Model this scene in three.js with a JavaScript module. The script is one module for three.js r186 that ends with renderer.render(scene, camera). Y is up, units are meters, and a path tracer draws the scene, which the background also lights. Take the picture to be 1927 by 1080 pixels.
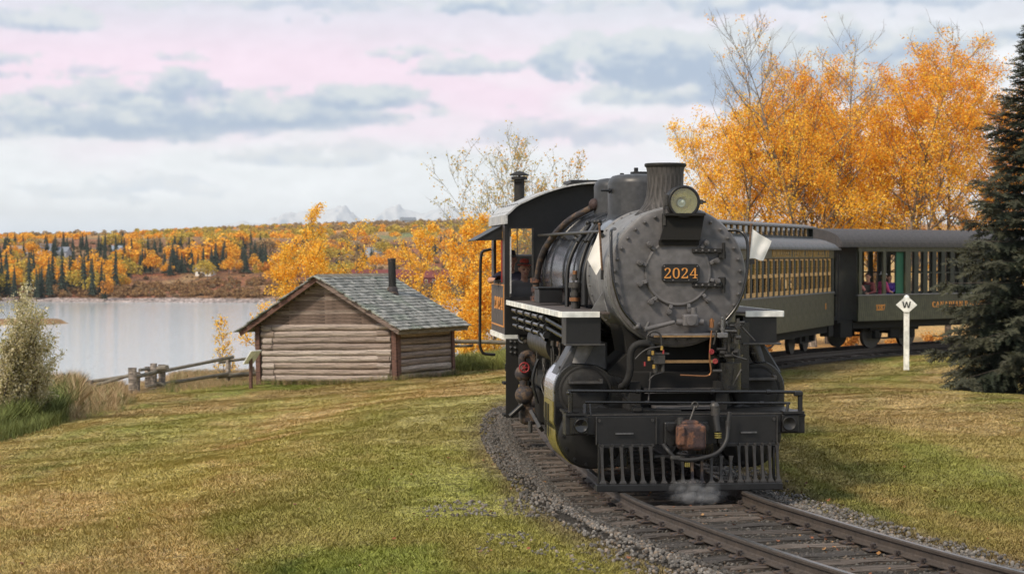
import * as THREE from 'three';
import { RoundedBoxGeometry } from 'three/addons/geometries/RoundedBoxGeometry.js';
import { mergeGeometries } from 'three/addons/utils/BufferGeometryUtils.js';
import { MarchingCubes } from 'three/addons/objects/MarchingCubes.js';
import { FontLoader } from 'three/addons/loaders/FontLoader.js';
import { TextGeometry } from 'three/addons/geometries/TextGeometry.js';

// ------------------------------------------------------------------ camera, sky, sun, exposure
const scene = new THREE.Scene();
const EYE = 2.88, FOC = 3600;                       // eye height over the rail head; lens in photo pixels (1927 wide)
const camera = new THREE.PerspectiveCamera(2 * Math.atan(540 / FOC) * 180 / Math.PI, 1024 / 573, 0.2, 60000);
camera.position.set(0, EYE, 0);
camera.rotation.x = -Math.atan(60 / FOC);
camera.focus = 24.6; camera.userData.fStop = 3.2;
scene.add(camera);
const renderer = new THREE.WebGLRenderer({ antialias: true });
renderer.toneMapping = THREE.LinearToneMapping;
renderer.toneMappingExposure = 1.27;
renderer.shadowMap.enabled = true;

const SUN_DIR = new THREE.Vector3(-0.52, 0.66, 0.54).normalize();
const sun = new THREE.DirectionalLight(0xffeed6, 2.6);
sun.name = 'sun'; sun.position.copy(SUN_DIR).multiplyScalar(120).add(new THREE.Vector3(0, 0, -45));
sun.target.position.set(0, 0, -45); scene.add(sun.target);
sun.castShadow = true; sun.shadow.radius = 18; sun.shadow.mapSize.set(4096, 4096);
Object.assign(sun.shadow.camera, { left: -60, right: 60, top: 60, bottom: -60, near: 1, far: 320 });
scene.add(sun);

// ------------------------------------------------------------------ random numbers and noise
function mulberry(a) { return () => { a |= 0; a = a + 0x6D2B79F5 | 0; let t = Math.imul(a ^ a >>> 15, 1 | a); t = t + Math.imul(t ^ t >>> 7, 61 | t) ^ t; return ((t ^ t >>> 14) >>> 0) / 4294967296; }; }
let rnd = mulberry(7);
const rr = (a, b) => a + (b - a) * rnd();
const pick = (a) => a[Math.floor(rnd() * a.length)];
const clamp = (x, a = 0, b = 1) => Math.min(b, Math.max(a, x));
const sstep = (a, b, x) => { const t = clamp((x - a) / (b - a)); return t * t * (3 - 2 * t); };
const mix = (a, b, t) => a + (b - a) * t;
function hash2(x, y, s) { let h = Math.imul(x, 374761393) + Math.imul(y, 668265263) + Math.imul(s, 974711) | 0; h = Math.imul(h ^ h >>> 13, 1274126177); return ((h ^ h >>> 16) >>> 0) / 4294967296; }
function vnoise(x, y, s = 0, wrap = 0) {
  let ix = Math.floor(x), iy = Math.floor(y); const fx = x - ix, fy = y - iy;
  const u = fx * fx * fx * (fx * (fx * 6 - 15) + 10), v = fy * fy * fy * (fy * (fy * 6 - 15) + 10);
  let jx = ix + 1, jy = iy + 1;
  if (wrap) { ix = ((ix % wrap) + wrap) % wrap; iy = ((iy % wrap) + wrap) % wrap; jx = ((jx % wrap) + wrap) % wrap; jy = ((jy % wrap) + wrap) % wrap; }
  return mix(mix(hash2(ix, iy, s), hash2(jx, iy, s), u), mix(hash2(ix, jy, s), hash2(jx, jy, s), u), v);
}
function fbm(x, y, oct = 5, s = 0, wrap = 0, gain = 0.5) {
  let a = 1, n = 0, sum = 0;
  for (let i = 0; i < oct; i++) { n += a * vnoise(x, y, s + i * 17, wrap); sum += a; a *= gain; x *= 2; y *= 2; wrap *= 2; }
  return n / sum;
}

// ------------------------------------------------------------------ the sky: broken grey-blue cloud over a pale, slightly pink veil (degrees of azimuth from north = -z, and of height)
const S2L = (c) => { c /= 255; return c <= 0.04045 ? c / 12.92 : Math.pow((c + 0.055) / 1.055, 2.4); };
const lin = (r, g, b) => [S2L(r), S2L(g), S2L(b)];
const CLOUDS = [   // azimuth, height, half width, half height, weight, flat base
  [-11.0, 3.95, 4.6, 0.85, 1.0, 1], [-7.0, 4.15, 4.2, 0.75, 1.0, 1], [-4.3, 4.6, 2.1, 0.55, 0.95, 1], [-9.8, 4.9, 1.1, 0.5, 0.9, 0], [-12.6, 4.7, 1.4, 0.5, 0.85, 0], [-14.8, 3.9, 1.9, 0.55, 0.7, 0],
  [-13.9, 6.75, 1.9, 0.42, 0.8, 1], [-15.2, 5.6, 1.3, 0.5, 0.75, 0], [-9.9, 5.85, 0.8, 0.2, 0.62, 1], [-2.9, 6.0, 1.3, 0.2, 0.75, 1], [-1.2, 5.55, 1.5, 0.3, 0.85, 1],
  [-1.0, 7.4, 1.6, 0.36, 0.9, 1], [-6.8, 7.5, 4.2, 0.3, 0.55, 0], [4.6, 5.9, 3.6, 0.85, 1.1, 0], [9.0, 5.6, 5.2, 1.15, 1.1, 0], [5.2, 4.75, 3.2, 0.5, 0.9, 1], [11.8, 6.2, 2.7, 0.55, 0.9, 0],
  [8.5, 7.6, 8.0, 0.42, 0.75, 0], [1.3, 3.75, 2.6, 0.42, 0.6, 0], [4.0, 3.7, 2.0, 0.35, 0.5, 0], [-6.2, 2.9, 2.6, 0.36, 0.5, 1], [-11.4, 1.9, 3.2, 0.3, 0.38, 0], [-2.2, 3.0, 1.4, 0.2, 0.4, 1], [-12.3, 5.4, 0.8, 0.2, 0.5, 1], [-10.6, 5.0, 0.7, 0.22, 0.5, 1],
];
function skyColor(az, el, out) {
  const wx = (fbm(az * 0.7 + 40, el * 1.9 + 9, 6, 3, 0, 0.58) - 0.5) * 3.4, wy = (fbm(az * 0.9 + 90, el * 2.2 + 31, 6, 5, 0, 0.58) - 0.5) * 1.5;
  const rough = fbm(az * 0.95 + 11, el * 2.3 + 3, 6, 17, 0, 0.58) - 0.52, puff = fbm(az * 2.1 + 31, el * 4.6 + 7, 5, 19, 0, 0.6) - 0.5;
  let d = 0, base = 0;
  if (Math.abs(az) < 24 && el < 12) for (const [a, e, w, h, k, flat] of CLOUDS) {
    const x = (az + wx * 0.55 - a) / w; let y = (el + wy * 0.75 - e) / h;
    if (flat && y < 0) y = (el + wy * 0.22 - e) / h * 1.5;
    const q = x * x + y * y + rough * (flat && y < 0 ? 0.7 : 1.9);
    if (q < 2.6) { const t = k * sstep(1.22, 0.82, q) * (0.72 + 0.28 * sstep(1.0, 0.2, q)); if (t > d) d = t; base = Math.max(base, t * sstep(0.6, -0.7, y)); }
  }
  const far = Math.max(sstep(17, 25, Math.abs(az)), sstep(7.9, 10.5, el));           // away from the clouds drawn one by one, clouds of the same kind by chance
  if (far > 0) { const s = 1 / Math.max(0.09, Math.sin((el + 3) * Math.PI / 180)), A = az * Math.PI / 180, n = fbm(Math.sin(A) * s * 1.3 + 70, Math.cos(A) * s * 1.3 + 70, 5, 21); const c = sstep(0.46, 0.66, n) * 0.95; d = mix(d, c, far); base = mix(base, c * 0.6, far); }
  const fine = fbm(az * 1.6, el * 4.2, 4, 11) - 0.5, broad = fbm(az * 0.32 + 5, el * 1.1, 4, 13) - 0.5;
  const pink = sstep(2.2, 5.2, el + broad * 2) * sstep(9, 5.8, el) * clamp(0.85 - az * 0.055 + broad, 0.1, 1);
  const high = sstep(5.4, 8.2, el), low = sstep(1.5, 0.2, el) * clamp(0.75 - az * 0.03);
  for (let c = 0; c < 3; c++) {
    let v = mix([233, 237, 239][c], [235, 216, 229][c], pink);
    v = mix(v, [198, 203, 215][c], high * 0.8);
    v = mix(v, [206, 218, 231][c], low * 0.9);
    v += (fine * 12 + broad * 12 + puff * 9) * (1 - pink * 0.4);
    const grey = mix([207, 213, 216][c], [164, 180, 200][c], clamp(base * 1.1 + broad * 0.6 + puff * 1.5));
    v = mix(v, grey, clamp(d * 1.08));
    out[c] = S2L(clamp(v, 120, 246)) * (1.0 + 0.24 * sstep(3.2, 0.2, el));
  }
  const glow = az * 0;                                                                 // the veil is even; the sun stands behind cloud
  out[0] += glow;
}
{
  const W = 4096, H = 2048, data = new Float32Array(W * H * 4), o = [0, 0, 0];
  for (let r = 0; r < H; r++) {
    const el = ((r + 0.5) / H - 0.5) * 180, step = el > 45 ? 16 : el > 14 ? 3 : 1;
    for (let c = 0; c < W; c++) {
      const k = (r * W + c) * 4;
      if (el < -1) { data[k] = 0.16; data[k + 1] = 0.14; data[k + 2] = 0.08; data[k + 3] = 1; continue; }
      const az = ((((c + 0.5) / W - 0.25) * 360 + 540) % 360) - 180, st = Math.abs(az) < 60 ? step : Math.max(step, 4);
      if (c % st && c > 0) { data[k] = data[k - 4]; data[k + 1] = data[k - 3]; data[k + 2] = data[k - 2]; data[k + 3] = 1; continue; }
      if (st >= 16 && r % 4 && el > 46) { const p = k - W * 4; data[k] = data[p]; data[k + 1] = data[p + 1]; data[k + 2] = data[p + 2]; data[k + 3] = 1; continue; }
      skyColor(az, Math.max(el, 0), o); data[k] = o[0]; data[k + 1] = o[1]; data[k + 2] = o[2]; data[k + 3] = 1;
    }
  }
  const t = new THREE.DataTexture(data, W, H, THREE.RGBAFormat, THREE.FloatType);
  t.mapping = THREE.EquirectangularReflectionMapping; t.magFilter = THREE.LinearFilter; t.needsUpdate = true;
  scene.background = t; scene.environment = t;
}

// ------------------------------------------------------------------ helpers
const used = {};
function numbered(n) { const k = used[n] = (used[n] ?? -1) + 1; return k ? n + '_' + String(k).padStart(3, '0') : n; }
function tag(o, label, category, group) { o.userData.label = label; if (category) o.userData.category = category; if (group) o.userData.group = group; return o; }
function thing(name, label, category, pos = [0, 0, 0], turn = 0, group) {
  const o = new THREE.Group(); o.name = numbered(name); o.position.set(...pos); o.rotation.y = turn; scene.add(o); return tag(o, label, category, group);
}
function shade(m) { m.castShadow = m.receiveShadow = true; return m; }
function boxUV(g) {                                    // uv in metres by the main direction of each face
  const p = g.attributes.position, n = p.count, uv = new Float32Array(n * 2), a = new THREE.Vector3(), b = new THREE.Vector3(), c = new THREE.Vector3();
  for (let i = 0; i < n; i += 3) {
    a.fromBufferAttribute(p, i); b.fromBufferAttribute(p, i + 1); c.fromBufferAttribute(p, i + 2);
    const u = b.clone().sub(a).cross(c.clone().sub(a)), X = Math.abs(u.x), Y = Math.abs(u.y), Z = Math.abs(u.z);
    for (let j = i; j < i + 3; j++) {
      const x = p.getX(j), y = p.getY(j), z = p.getZ(j);
      if (X >= Y && X >= Z) { uv[j * 2] = z; uv[j * 2 + 1] = y; } else if (Y >= Z) { uv[j * 2] = x; uv[j * 2 + 1] = z; } else { uv[j * 2] = x; uv[j * 2 + 1] = y; }
    }
  }
  g.setAttribute('uv', new THREE.BufferAttribute(uv, 2)); return g;
}
function merge(list, keepUV) {
  const flat = [].concat(list).flat(9).filter(Boolean).map((g) => {
    const q = g.index ? g.toNonIndexed() : g.clone();
    for (const k of Object.keys(q.attributes)) if (!['position', 'normal', 'uv', 'color'].includes(k)) q.deleteAttribute(k);
    if (!q.attributes.normal) q.computeVertexNormals();
    if (!q.attributes.uv) boxUV(q);
    return q;
  });
  const col = flat.some((g) => g.attributes.color);
  if (col) for (const g of flat) if (!g.attributes.color) g.setAttribute('color', new THREE.BufferAttribute(new Float32Array(g.attributes.position.count * 3).fill(1), 3));
  const m = flat.length > 1 ? mergeGeometries(flat) : flat[0];
  return keepUV ? m : boxUV(m);
}
const TINY = new Set(['rivet', 'bolt', 'bar_bolt', 'step_bolt', 'pipe_bolt', 'roof_rivet', 'pipe_fittings', 'pipe_clip', 'hose_coupling', 'red_knob', 'brass_nut']);
const PIECES = new Set(['band', 'plate_edge', 'panel_line', 'lift_ring', 'copper_strip', 'side_trim', 'rail_foot', 'roof_edge', 'thin_pipe', 'sand_line', 'reach_rod', 'truss_rod', 'drain_pipe', 'shelf_edge', 'window_bar', 'side_rod', 'valve_gear', 'white_edge', 'air_tank', 'blind', 'platform', 'end_wall', 'lower_roof', 'coach_seat', 'wheel', 'pole_pocket', 'boiler', 'pipe_valve', 'blast_brace', 'ash_pan', 'cross_pipe', 'frame', 'cab_window', 'cab_post', 'window_sash', 'ridge_cap', 'gable_back', 'back_wall', 'corner_post', 'glad_hand', 'cylinder_cock', 'front_skirt', 'bar_holder', 'pilot_plate', 'front_shelf', 'end_rail', 'side_frame', 'valance', 'cab_side']);
function part(name, geos, mat, parent, keepUV) {
  if (Array.isArray(geos) && geos.length > 1 && PIECES.has(name)) { const all = geos.map((g) => part(name, [g], mat, parent, keepUV)); return all[0]; }
  if (TINY.has(name) && [geos].flat(9).length > 1) { const m = shade(new THREE.Mesh(merge(geos, keepUV), mat)); m.name = name; m.userData.kind = 'stuff'; parent.add(m); return m; }
  const m = shade(new THREE.Mesh(merge(geos, keepUV), mat)); m.name = name; parent.add(m); return m; }
function parts(name, list, mat, parent) { return list.map((g) => part(name, g, mat, parent)); }
function share(name, geo, mat, parent, pos, rot, scale) { const m = shade(new THREE.Mesh(geo, mat)); m.name = name; if (pos) m.position.set(...pos); if (rot) m.rotation.set(...rot); if (scale) m.scale.set(...scale); parent.add(m); return m; }
function structure(name, geo, mat) { const m = shade(new THREE.Mesh(geo, mat)); m.name = name; m.userData.kind = 'structure'; scene.add(m); return m; }
const V = (x, y, z) => new THREE.Vector3(x, y, z);
const box = (w, h, d, x = 0, y = 0, z = 0, r = 0) => (r ? new RoundedBoxGeometry(w, h, d, 1, r) : new THREE.BoxGeometry(w, h, d)).translate(x, y, z);
const boxR = (w, h, d, p, rot, r = 0) => { const g = box(w, h, d, 0, 0, 0, r); g.applyMatrix4(new THREE.Matrix4().compose(p, new THREE.Quaternion().setFromEuler(new THREE.Euler(...rot)), V(1, 1, 1))); return g; };
function bar(p, q, r, seg = 8, r2 = r) { const d = q.clone().sub(p), g = new THREE.CylinderGeometry(r2, r, d.length(), seg); g.applyMatrix4(new THREE.Matrix4().compose(p.clone().add(q).multiplyScalar(0.5), new THREE.Quaternion().setFromUnitVectors(V(0, 1, 0), d.normalize()), V(1, 1, 1))); return g; }
const tube = (pts, r, seg = 24, rad = 8, t = 0.5) => new THREE.TubeGeometry(new THREE.CatmullRomCurve3(pts.map((p) => p.isVector3 ? p : V(...p)), false, 'catmullrom', t), seg, r, rad, false);
const lathe = (pts, seg = 32) => new THREE.LatheGeometry(pts.map(([x, y]) => new THREE.Vector2(x, y)), seg);
const zl = (g) => g.rotateX(Math.PI / 2);            // lathe axis from y to z
const cylZ = (r, len, x, y, z, seg = 24, r2 = r) => new THREE.CylinderGeometry(r, r2, len, seg).rotateX(Math.PI / 2).translate(x, y, z);   // r at the +z end
const cylX = (r, len, x, y, z, seg = 24) => new THREE.CylinderGeometry(r, r, len, seg).rotateZ(Math.PI / 2).translate(x, y, z);
const cylY = (r, len, x, y, z, seg = 16, r2 = r) => new THREE.CylinderGeometry(r2, r, len, seg).translate(x, y, z);
const ball = (r, x, y, z, ws = 12, hs = 8) => new THREE.SphereGeometry(r, ws, hs).translate(x, y, z);
function plate(pts, depth, bevel = 0) {                // outline in x, y pushed along z from 0 to depth
  const s = new THREE.Shape(pts.map(([x, y]) => new THREE.Vector2(x, y)));
  return new THREE.ExtrudeGeometry(s, { depth: depth - 2 * bevel, bevelEnabled: bevel > 0, bevelSize: bevel, bevelThickness: bevel, bevelSegments: 1, bevelOffset: -bevel, curveSegments: 16 }).translate(0, 0, bevel);
}
const arc = (cx, cy, r, a0, a1, n = 16) => Array.from({ length: n + 1 }, (_, i) => { const a = (a0 + (a1 - a0) * i / n) * Math.PI / 180; return [cx + r * Math.cos(a), cy + r * Math.sin(a)]; });

// ------------------------------------------------------------------ computed textures
function tex(size, fn, srgb = true, metres = 1) {
  const d = new Uint8Array(size * size * 4), o = [0, 0, 0];
  for (let y = 0; y < size; y++) for (let x = 0; x < size; x++) { fn(x / size, y / size, o); const k = (y * size + x) * 4; d[k] = clamp(o[0]) * 255; d[k + 1] = clamp(o[1]) * 255; d[k + 2] = clamp(o[2]) * 255; d[k + 3] = 255; }
  const m = [0, 0, 0]; for (let k = 0; k < d.length; k += 4) for (let c = 0; c < 3; c++) m[c] += S2L(d[k + c]) / (size * size);
  const t = new THREE.DataTexture(d, size, size); t.userData = { mean: m }; t.wrapS = t.wrapT = THREE.RepeatWrapping; t.magFilter = THREE.LinearFilter; t.minFilter = THREE.LinearMipmapLinearFilter;
  if (srgb) t.colorSpace = THREE.SRGBColorSpace;
  t.repeat.set(1 / metres, 1 / metres); t.needsUpdate = true; return t;
}
const at = (t, metresX, metresY = metresX) => { const c = t.clone(); c.repeat.set(1 / metresX, 1 / metresY); c.needsUpdate = true; return c; };
const grey3 = (o, v) => { o[0] = o[1] = o[2] = v; };
const T = {
  grime: tex(512, (u, v, o) => { const a = fbm(u * 6, v * 6, 6, 1, 6), b = fbm(u * 40, v * 40, 3, 2, 40), c = fbm(u * 20, v * 3, 4, 4, 0); grey3(o, 0.8 + (a - 0.5) * 0.24 + (b - 0.5) * 0.24 + (c - 0.5) * 0.08); o[0] += (a - 0.5) * 0.04; o[2] -= (a - 0.5) * 0.03; }),
  streak: tex(512, (u, v, o) => { const a = fbm(u * 48, v * 4, 4, 7, 4), b = fbm(u * 8, v * 8, 5, 9, 8); grey3(o, 0.72 + (a - 0.5) * 0.8 + (b - 0.5) * 0.3); }),
  rough: tex(512, (u, v, o) => grey3(o, 0.75 + (fbm(u * 8, v * 8, 6, 31, 8) - 0.5) * 0.35), false),
  bump: tex(512, (u, v, o) => grey3(o, fbm(u * 24, v * 24, 5, 41, 24)), false),
  grain: tex(512, (u, v, o) => { const w = fbm(u * 4, v * 4, 4, 51, 4) * 0.6, a = fbm(u * 3 + w * 0.4, v * 90, 4, 53, 0), b = fbm(u * 12, v * 160, 3, 55, 0); const g = 0.72 + (a - 0.5) * 0.7 + (b - 0.5) * 0.45; o[0] = g; o[1] = g * 0.985; o[2] = g * 0.96; }),
  grainBump: tex(512, (u, v, o) => grey3(o, fbm(u * 3, v * 90, 4, 53, 0) * 0.6 + fbm(u * 12, v * 160, 3, 55, 0) * 0.4), false),
  rust: tex(512, (u, v, o) => { const a = fbm(u * 7, v * 7, 6, 61, 7), b = fbm(u * 30, v * 30, 4, 63, 30), k = sstep(0.38, 0.62, a); o[0] = mix(0.30, 0.50, k) * (0.7 + b * 0.6); o[1] = mix(0.20, 0.30, k) * (0.7 + b * 0.6); o[2] = mix(0.19, 0.22, k) * (0.7 + b * 0.6); }),
  ripple: tex(512, (u, v, o) => grey3(o, fbm(u * 16, v * 16, 5, 71, 16) * 0.7 + 0.3 * fbm(u * 5, v * 40, 3, 73, 0)), false),
  bark: tex(512, (u, v, o) => { const a = fbm(u * 30, v * 6, 5, 81, 6), b = fbm(u * 8, v * 8, 4, 83, 8); const g = 0.35 + a * 0.5 + (b - 0.5) * 0.5; o[0] = g; o[1] = g * 0.94; o[2] = g * 0.87; }),
  soil: tex(1024, (u, v, o) => { const a = fbm(u * 90, v * 90, 4, 91, 90), b = fbm(u * 12, v * 12, 5, 93, 12); const g = 0.66 + (a - 0.5) * 1.1 + (b - 0.5) * 0.4; o[0] = g * 1.02; o[1] = g; o[2] = g * 0.9; }),
};
function mat(r, g, b, rough, o = {}) {
  const { map = "grime", size = 1, bump, metal = 0, rmap = true, sizeY, bumpTex, ...rest } = o;
  const m = new THREE.MeshPhysicalMaterial({ roughness: rough, metalness: metal, ...rest });
  const mean = map ? T[map].userData.mean : [1, 1, 1];            // the colour given is the mean one
  m.color.setRGB(r / mean[0], g / mean[1], b / mean[2]);
  if (map) m.map = at(T[map], size, sizeY ?? size);
  if (rmap) { m.roughnessMap = at(T.rough, size * 0.7); m.roughness = Math.min(1, rough * 1.3); }
  if (bump) { m.bumpMap = at(T[bumpTex ?? 'bump'], size * 0.5); m.bumpScale = bump; }
  return m;
}
const K = {
  black: mat(0.0095, 0.0095, 0.01, 0.45, { size: 1.3 }),
  blackDull: mat(0.012, 0.0116, 0.0113, 0.8, { size: 0.9, bump: 0.002 }),
  blackGloss: mat(0.0085, 0.0087, 0.0094, 0.28, { size: 1.5, clearcoat: 0.3, clearcoatRoughness: 0.2 }),
  inside: mat(0.010, 0.0098, 0.0095, 0.9, { map: null, rmap: false }),
  jacket: mat(0.035, 0.039, 0.05, 0.24, { size: 1.6, metal: 0.4, clearcoat: 0.4, clearcoatRoughness: 0.16 }),
  smokebox: mat(0.108, 0.105, 0.109, 0.6, { size: 2.6 }),
  smokeboxSide: mat(0.19, 0.19, 0.192, 0.6, { size: 2.4, metal: 0.15 }),
  dome: mat(0.043, 0.045, 0.049, 0.45, { size: 2.2, metal: 0.1 }),
  stack: mat(0.05, 0.046, 0.044, 0.75, { map: 'streak', size: 0.7, bump: 0.0005, bumpTex: 'streak' }),
  steel: mat(0.2, 0.2, 0.205, 0.4, { metal: 0.8, size: 0.5 }),
  dustSteel: mat(0.07, 0.067, 0.064, 0.5, { metal: 0.5, size: 0.4 }),
  bar: mat(0.042, 0.04, 0.039, 0.5, { metal: 0.3, size: 0.4, bump: 0.002 }),
  rust: mat(0.085, 0.043, 0.032, 0.8, { map: 'rust', size: 0.5, bump: 0.003 }),
  rustDark: mat(0.062, 0.046, 0.04, 0.85, { map: 'rust', size: 0.4, bump: 0.003 }),
  copper: mat(0.36, 0.17, 0.08, 0.35, { metal: 0.8, size: 0.2 }),
  brass: mat(0.55, 0.36, 0.10, 0.35, { metal: 0.8, size: 0.3 }),
  brassPaint: mat(0.30, 0.25, 0.07, 0.4, { size: 0.5, metal: 0.4 }),
  red: mat(0.30, 0.03, 0.035, 0.5, { map: null, rmap: false }),
  white: mat(0.80, 0.81, 0.78, 0.5, { size: 4 }),
  flag: mat(0.93, 0.93, 0.91, 1, { map: null, rmap: false, specularIntensity: 0 }),
  chrome: mat(0.8, 0.81, 0.83, 0.24, { metal: 0.95, map: null }),
  gold: mat(0.62, 0.27, 0.06, 0.5, { map: null, rmap: false }),
  cabSide: mat(0.055, 0.042, 0.036, 0.5, { size: 0.6 }),
  roofGrey: mat(0.42, 0.43, 0.44, 0.5, { size: 0.9 }),
  rubber: mat(0.022, 0.022, 0.023, 0.6, { map: null }),
  glass: new THREE.MeshPhysicalMaterial({ color: 0xf2f6f4, roughness: 0.02, transmission: 1, thickness: 0, ior: 1.5 }),
  darkGlass: mat(0.02, 0.022, 0.025, 0.06, { map: null, rmap: false }),
};
// ------------------------------------------------------------------ the line of the track (x, metres north), bending left to right
const LINE = new THREE.CatmullRomCurve3([[9.6, 7.4], [6.9, 11.4], [5.15, 14.4], [3.75, 17.6], [2.62, 21.1], [2.13, 23.0], [1.62, 27.7], [1.36, 30.8], [1.24, 36], [1.75, 42], [3.1, 49], [5.44, 56.3], [9.37, 63.7], [14.5, 69.7], [20.3, 74.6], [27.5, 79], [36, 83], [46, 86.5]].map(([x, d]) => V(x, 0, -d)), false, 'centripetal');
const trackY = (d) => -0.36 * sstep(33, 58, d);
const LEN = LINE.getLength(), SAMP = Array.from({ length: 401 }, (_, i) => { const u = i / 400, p = LINE.getPointAt(u), t = LINE.getTangentAt(u); return { u, x: p.x, z: p.z, tx: t.x, tz: t.z, nx: -t.z, nz: t.x, y: trackY(-p.z) }; });   // n points to the right, looking north
function trackAt(s) { const u = clamp(s / LEN), p = LINE.getPointAt(u), t = LINE.getTangentAt(u); return { p: V(p.x, trackY(-p.z), p.z), t, n: V(-t.z, 0, t.x) }; }
function nearTrack(x, z) {                              // [distance to the right of the line, height of the rails there]
  let best = 1e9, b = SAMP[0];
  for (let i = 0; i < 401; i += 8) { const q = SAMP[i], d = (q.x - x) ** 2 + (q.z - z) ** 2; if (d < best) { best = d; b = i; } }
  let k = b; best = 1e9; for (let i = Math.max(0, k - 8); i <= Math.min(400, k + 8); i++) { const q = SAMP[i], d = (q.x - x) ** 2 + (q.z - z) ** 2; if (d < best) { best = d; b = SAMP[i]; } }
  return [(x - b.x) * b.nx + (z - b.z) * b.nz, b.y, Math.sqrt(best)];
}
// ------------------------------------------------------------------ the lie of the land
const LAKE = -14;
const bankEdge = (x) => 68.5 + Math.max(0, x + 0.5) * 9 + 1.2 * Math.sin(x * 0.4);
function groundY(x, d) {
  const [off, ty, dist] = nearTrack(x, -d);
  const left = off < 0 ? sstep(2.0, 7.5, -off) : 0;
  let y = -0.24 + ty * (1 - left);
  if (left) y += left * (-0.0165 * Math.max(0, d - 22) - 0.05 * Math.max(0, 0.5 - x));
  else y += sstep(3, 9, off) * (0.10 * Math.sin(x * 0.55 + d * 0.21) + 0.06);
  y += (fbm(x * 0.35 + 9, d * 0.35, 3, 101) - 0.5) * 0.22 * sstep(2.2, 4.5, Math.abs(off));
  if (Math.abs(dist) < 3.2) y -= 0.12 * sstep(1.8, 1.35, Math.abs(dist));
  const e = d - bankEdge(x);
  if (e > 0) y = Math.max(y - e * 0.2 * sstep(0, 9, e) - e * 0.05, -18);
  if (x > 0 && d > 95) y = mix(y, Math.min(y + (d - 95) * 0.02, 6), sstep(95, 200, d));
  return y;
}
const GAIN = [1.55, 1.55, 1.75];
const C3 = (r, g, b) => { const c = lin(r, g, b); return [c[0] / 1.2 * GAIN[0], c[1] / 1.2 * GAIN[1], c[2] / 1.2 * GAIN[2]]; };
const DRY = C3(158, 137, 82), OLIVE = C3(140, 134, 64), GREEN = C3(126, 134, 56), DEEP = C3(96, 112, 48), BROWN = C3(130, 110, 64), STRAW = C3(188, 160, 104), LITTER = C3(190, 146, 80), EARTH = C3(112, 96, 78);
const mix3 = (a, b, t) => [mix(a[0], b[0], t), mix(a[1], b[1], t), mix(a[2], b[2], t)];
function lawnColor(x, d) {
  const mid = sstep(-11, -4, x) * sstep(2.5, -1.5, x) * sstep(22, 30, d) * sstep(62, 46, d);
  const n1 = fbm(x * 0.22 + 3, d * 0.13 + 8, 4, 111), n2 = fbm(x * 0.6 + 13, d * 0.3 + 4, 4, 113), n3 = fbm(x * 1.7, d * 0.8, 3, 115);
  let c = mix3(DRY, OLIVE, sstep(0.40, 0.62, n1));
  c = mix3(c, GREEN, sstep(0.5, 0.68, n2) * 0.85);
  c = mix3(c, BROWN, sstep(0.56, 0.4, n1) * sstep(0.42, 0.62, n3) * 0.65);
  c = mix3(c, DEEP, sstep(0.64, 0.78, n3) * sstep(0.44, 0.6, n2) * 0.7);
  const [off, , dist] = nearTrack(x, -d), sweep = fbm(off * 0.42 + 3, (d + x * 0.3) * 0.05, 4, 117), worn = off < -2.5 ? sstep(0.46, 0.64, sweep) * sstep(-2.5, -5, off) : off > 2.5 ? sstep(0.5, 0.66, sweep) * 0.7 : 0;
  c = mix3(c, STRAW, worn * 0.6);                       // broad worn bands that follow the line of the track
  if (mid > 0) c = mix3(c, mix3(STRAW, [STRAW[0] * 0.86, STRAW[1] * 0.96, STRAW[2] * 0.7], sstep(0.42, 0.6, n2)), mid * 0.88);      // bleached, trampled grass in the open middle of the lawn
  if (off < 0 && d < 45) c = mix3(c, GREEN, sstep(6.5, 3.2, -off) * 0.55 * sstep(20, 25, d));       // fresher grass along the ballast
  if (off > 0 && dist < 9 && d < 60) c = mix3(c, BROWN, sstep(9, 3, dist) * 0.35);
  c = mix3(c, EARTH, sstep(2.3, 1.7, Math.abs(dist)) * 0.7);
  if (off < -5 || (off < 0 && d > 60)) { if (d > 64) c = mix3(c, BROWN, sstep(64, 70, d) * 0.6); }
  if (d > 66 && x > 2 && off < -2) c = mix3(c, mix3(LITTER, mix3(BROWN, DRY, n2), sstep(0.35, 0.6, n3) * 0.5 + 0.5 * sstep(100, 160, d)), sstep(2, 6, -off));
  return c;
}
function grid(xs, ds, yOf, colorOf) {
  const n = xs.length, m = ds.length, p = new Float32Array(n * m * 3), uv = new Float32Array(n * m * 2), col = new Float32Array(n * m * 3), idx = [];
  for (let j = 0; j < m; j++) for (let i = 0; i < n; i++) { const k = j * n + i, c = colorOf(xs[i], ds[j]); p.set([xs[i], yOf(xs[i], ds[j]), -ds[j]], k * 3); uv.set([xs[i], ds[j]], k * 2); col.set(c, k * 3); }
  for (let j = 0; j < m - 1; j++) for (let i = 0; i < n - 1; i++) { const a = j * n + i; idx.push(a, a + 1, a + n, a + 1, a + n + 1, a + n); }
  const g = new THREE.BufferGeometry(); g.setAttribute('position', new THREE.BufferAttribute(p, 3)); g.setAttribute('uv', new THREE.BufferAttribute(uv, 2)); g.setAttribute('color', new THREE.BufferAttribute(col, 3)); g.setIndex(idx); g.computeVertexNormals(); return g;
}
function steps(...r) { const out = []; for (const [a, b, s] of r) for (let v = a; v < b - 1e-6; v += s) out.push(v); out.push(r[r.length - 1][1]); return out; }
const groundMat = mat(1, 1, 1, 0.97, { map: 'soil', size: 2.6, bump: 0.02, bumpTex: 'soil', rmap: false, vertexColors: true });
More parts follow.
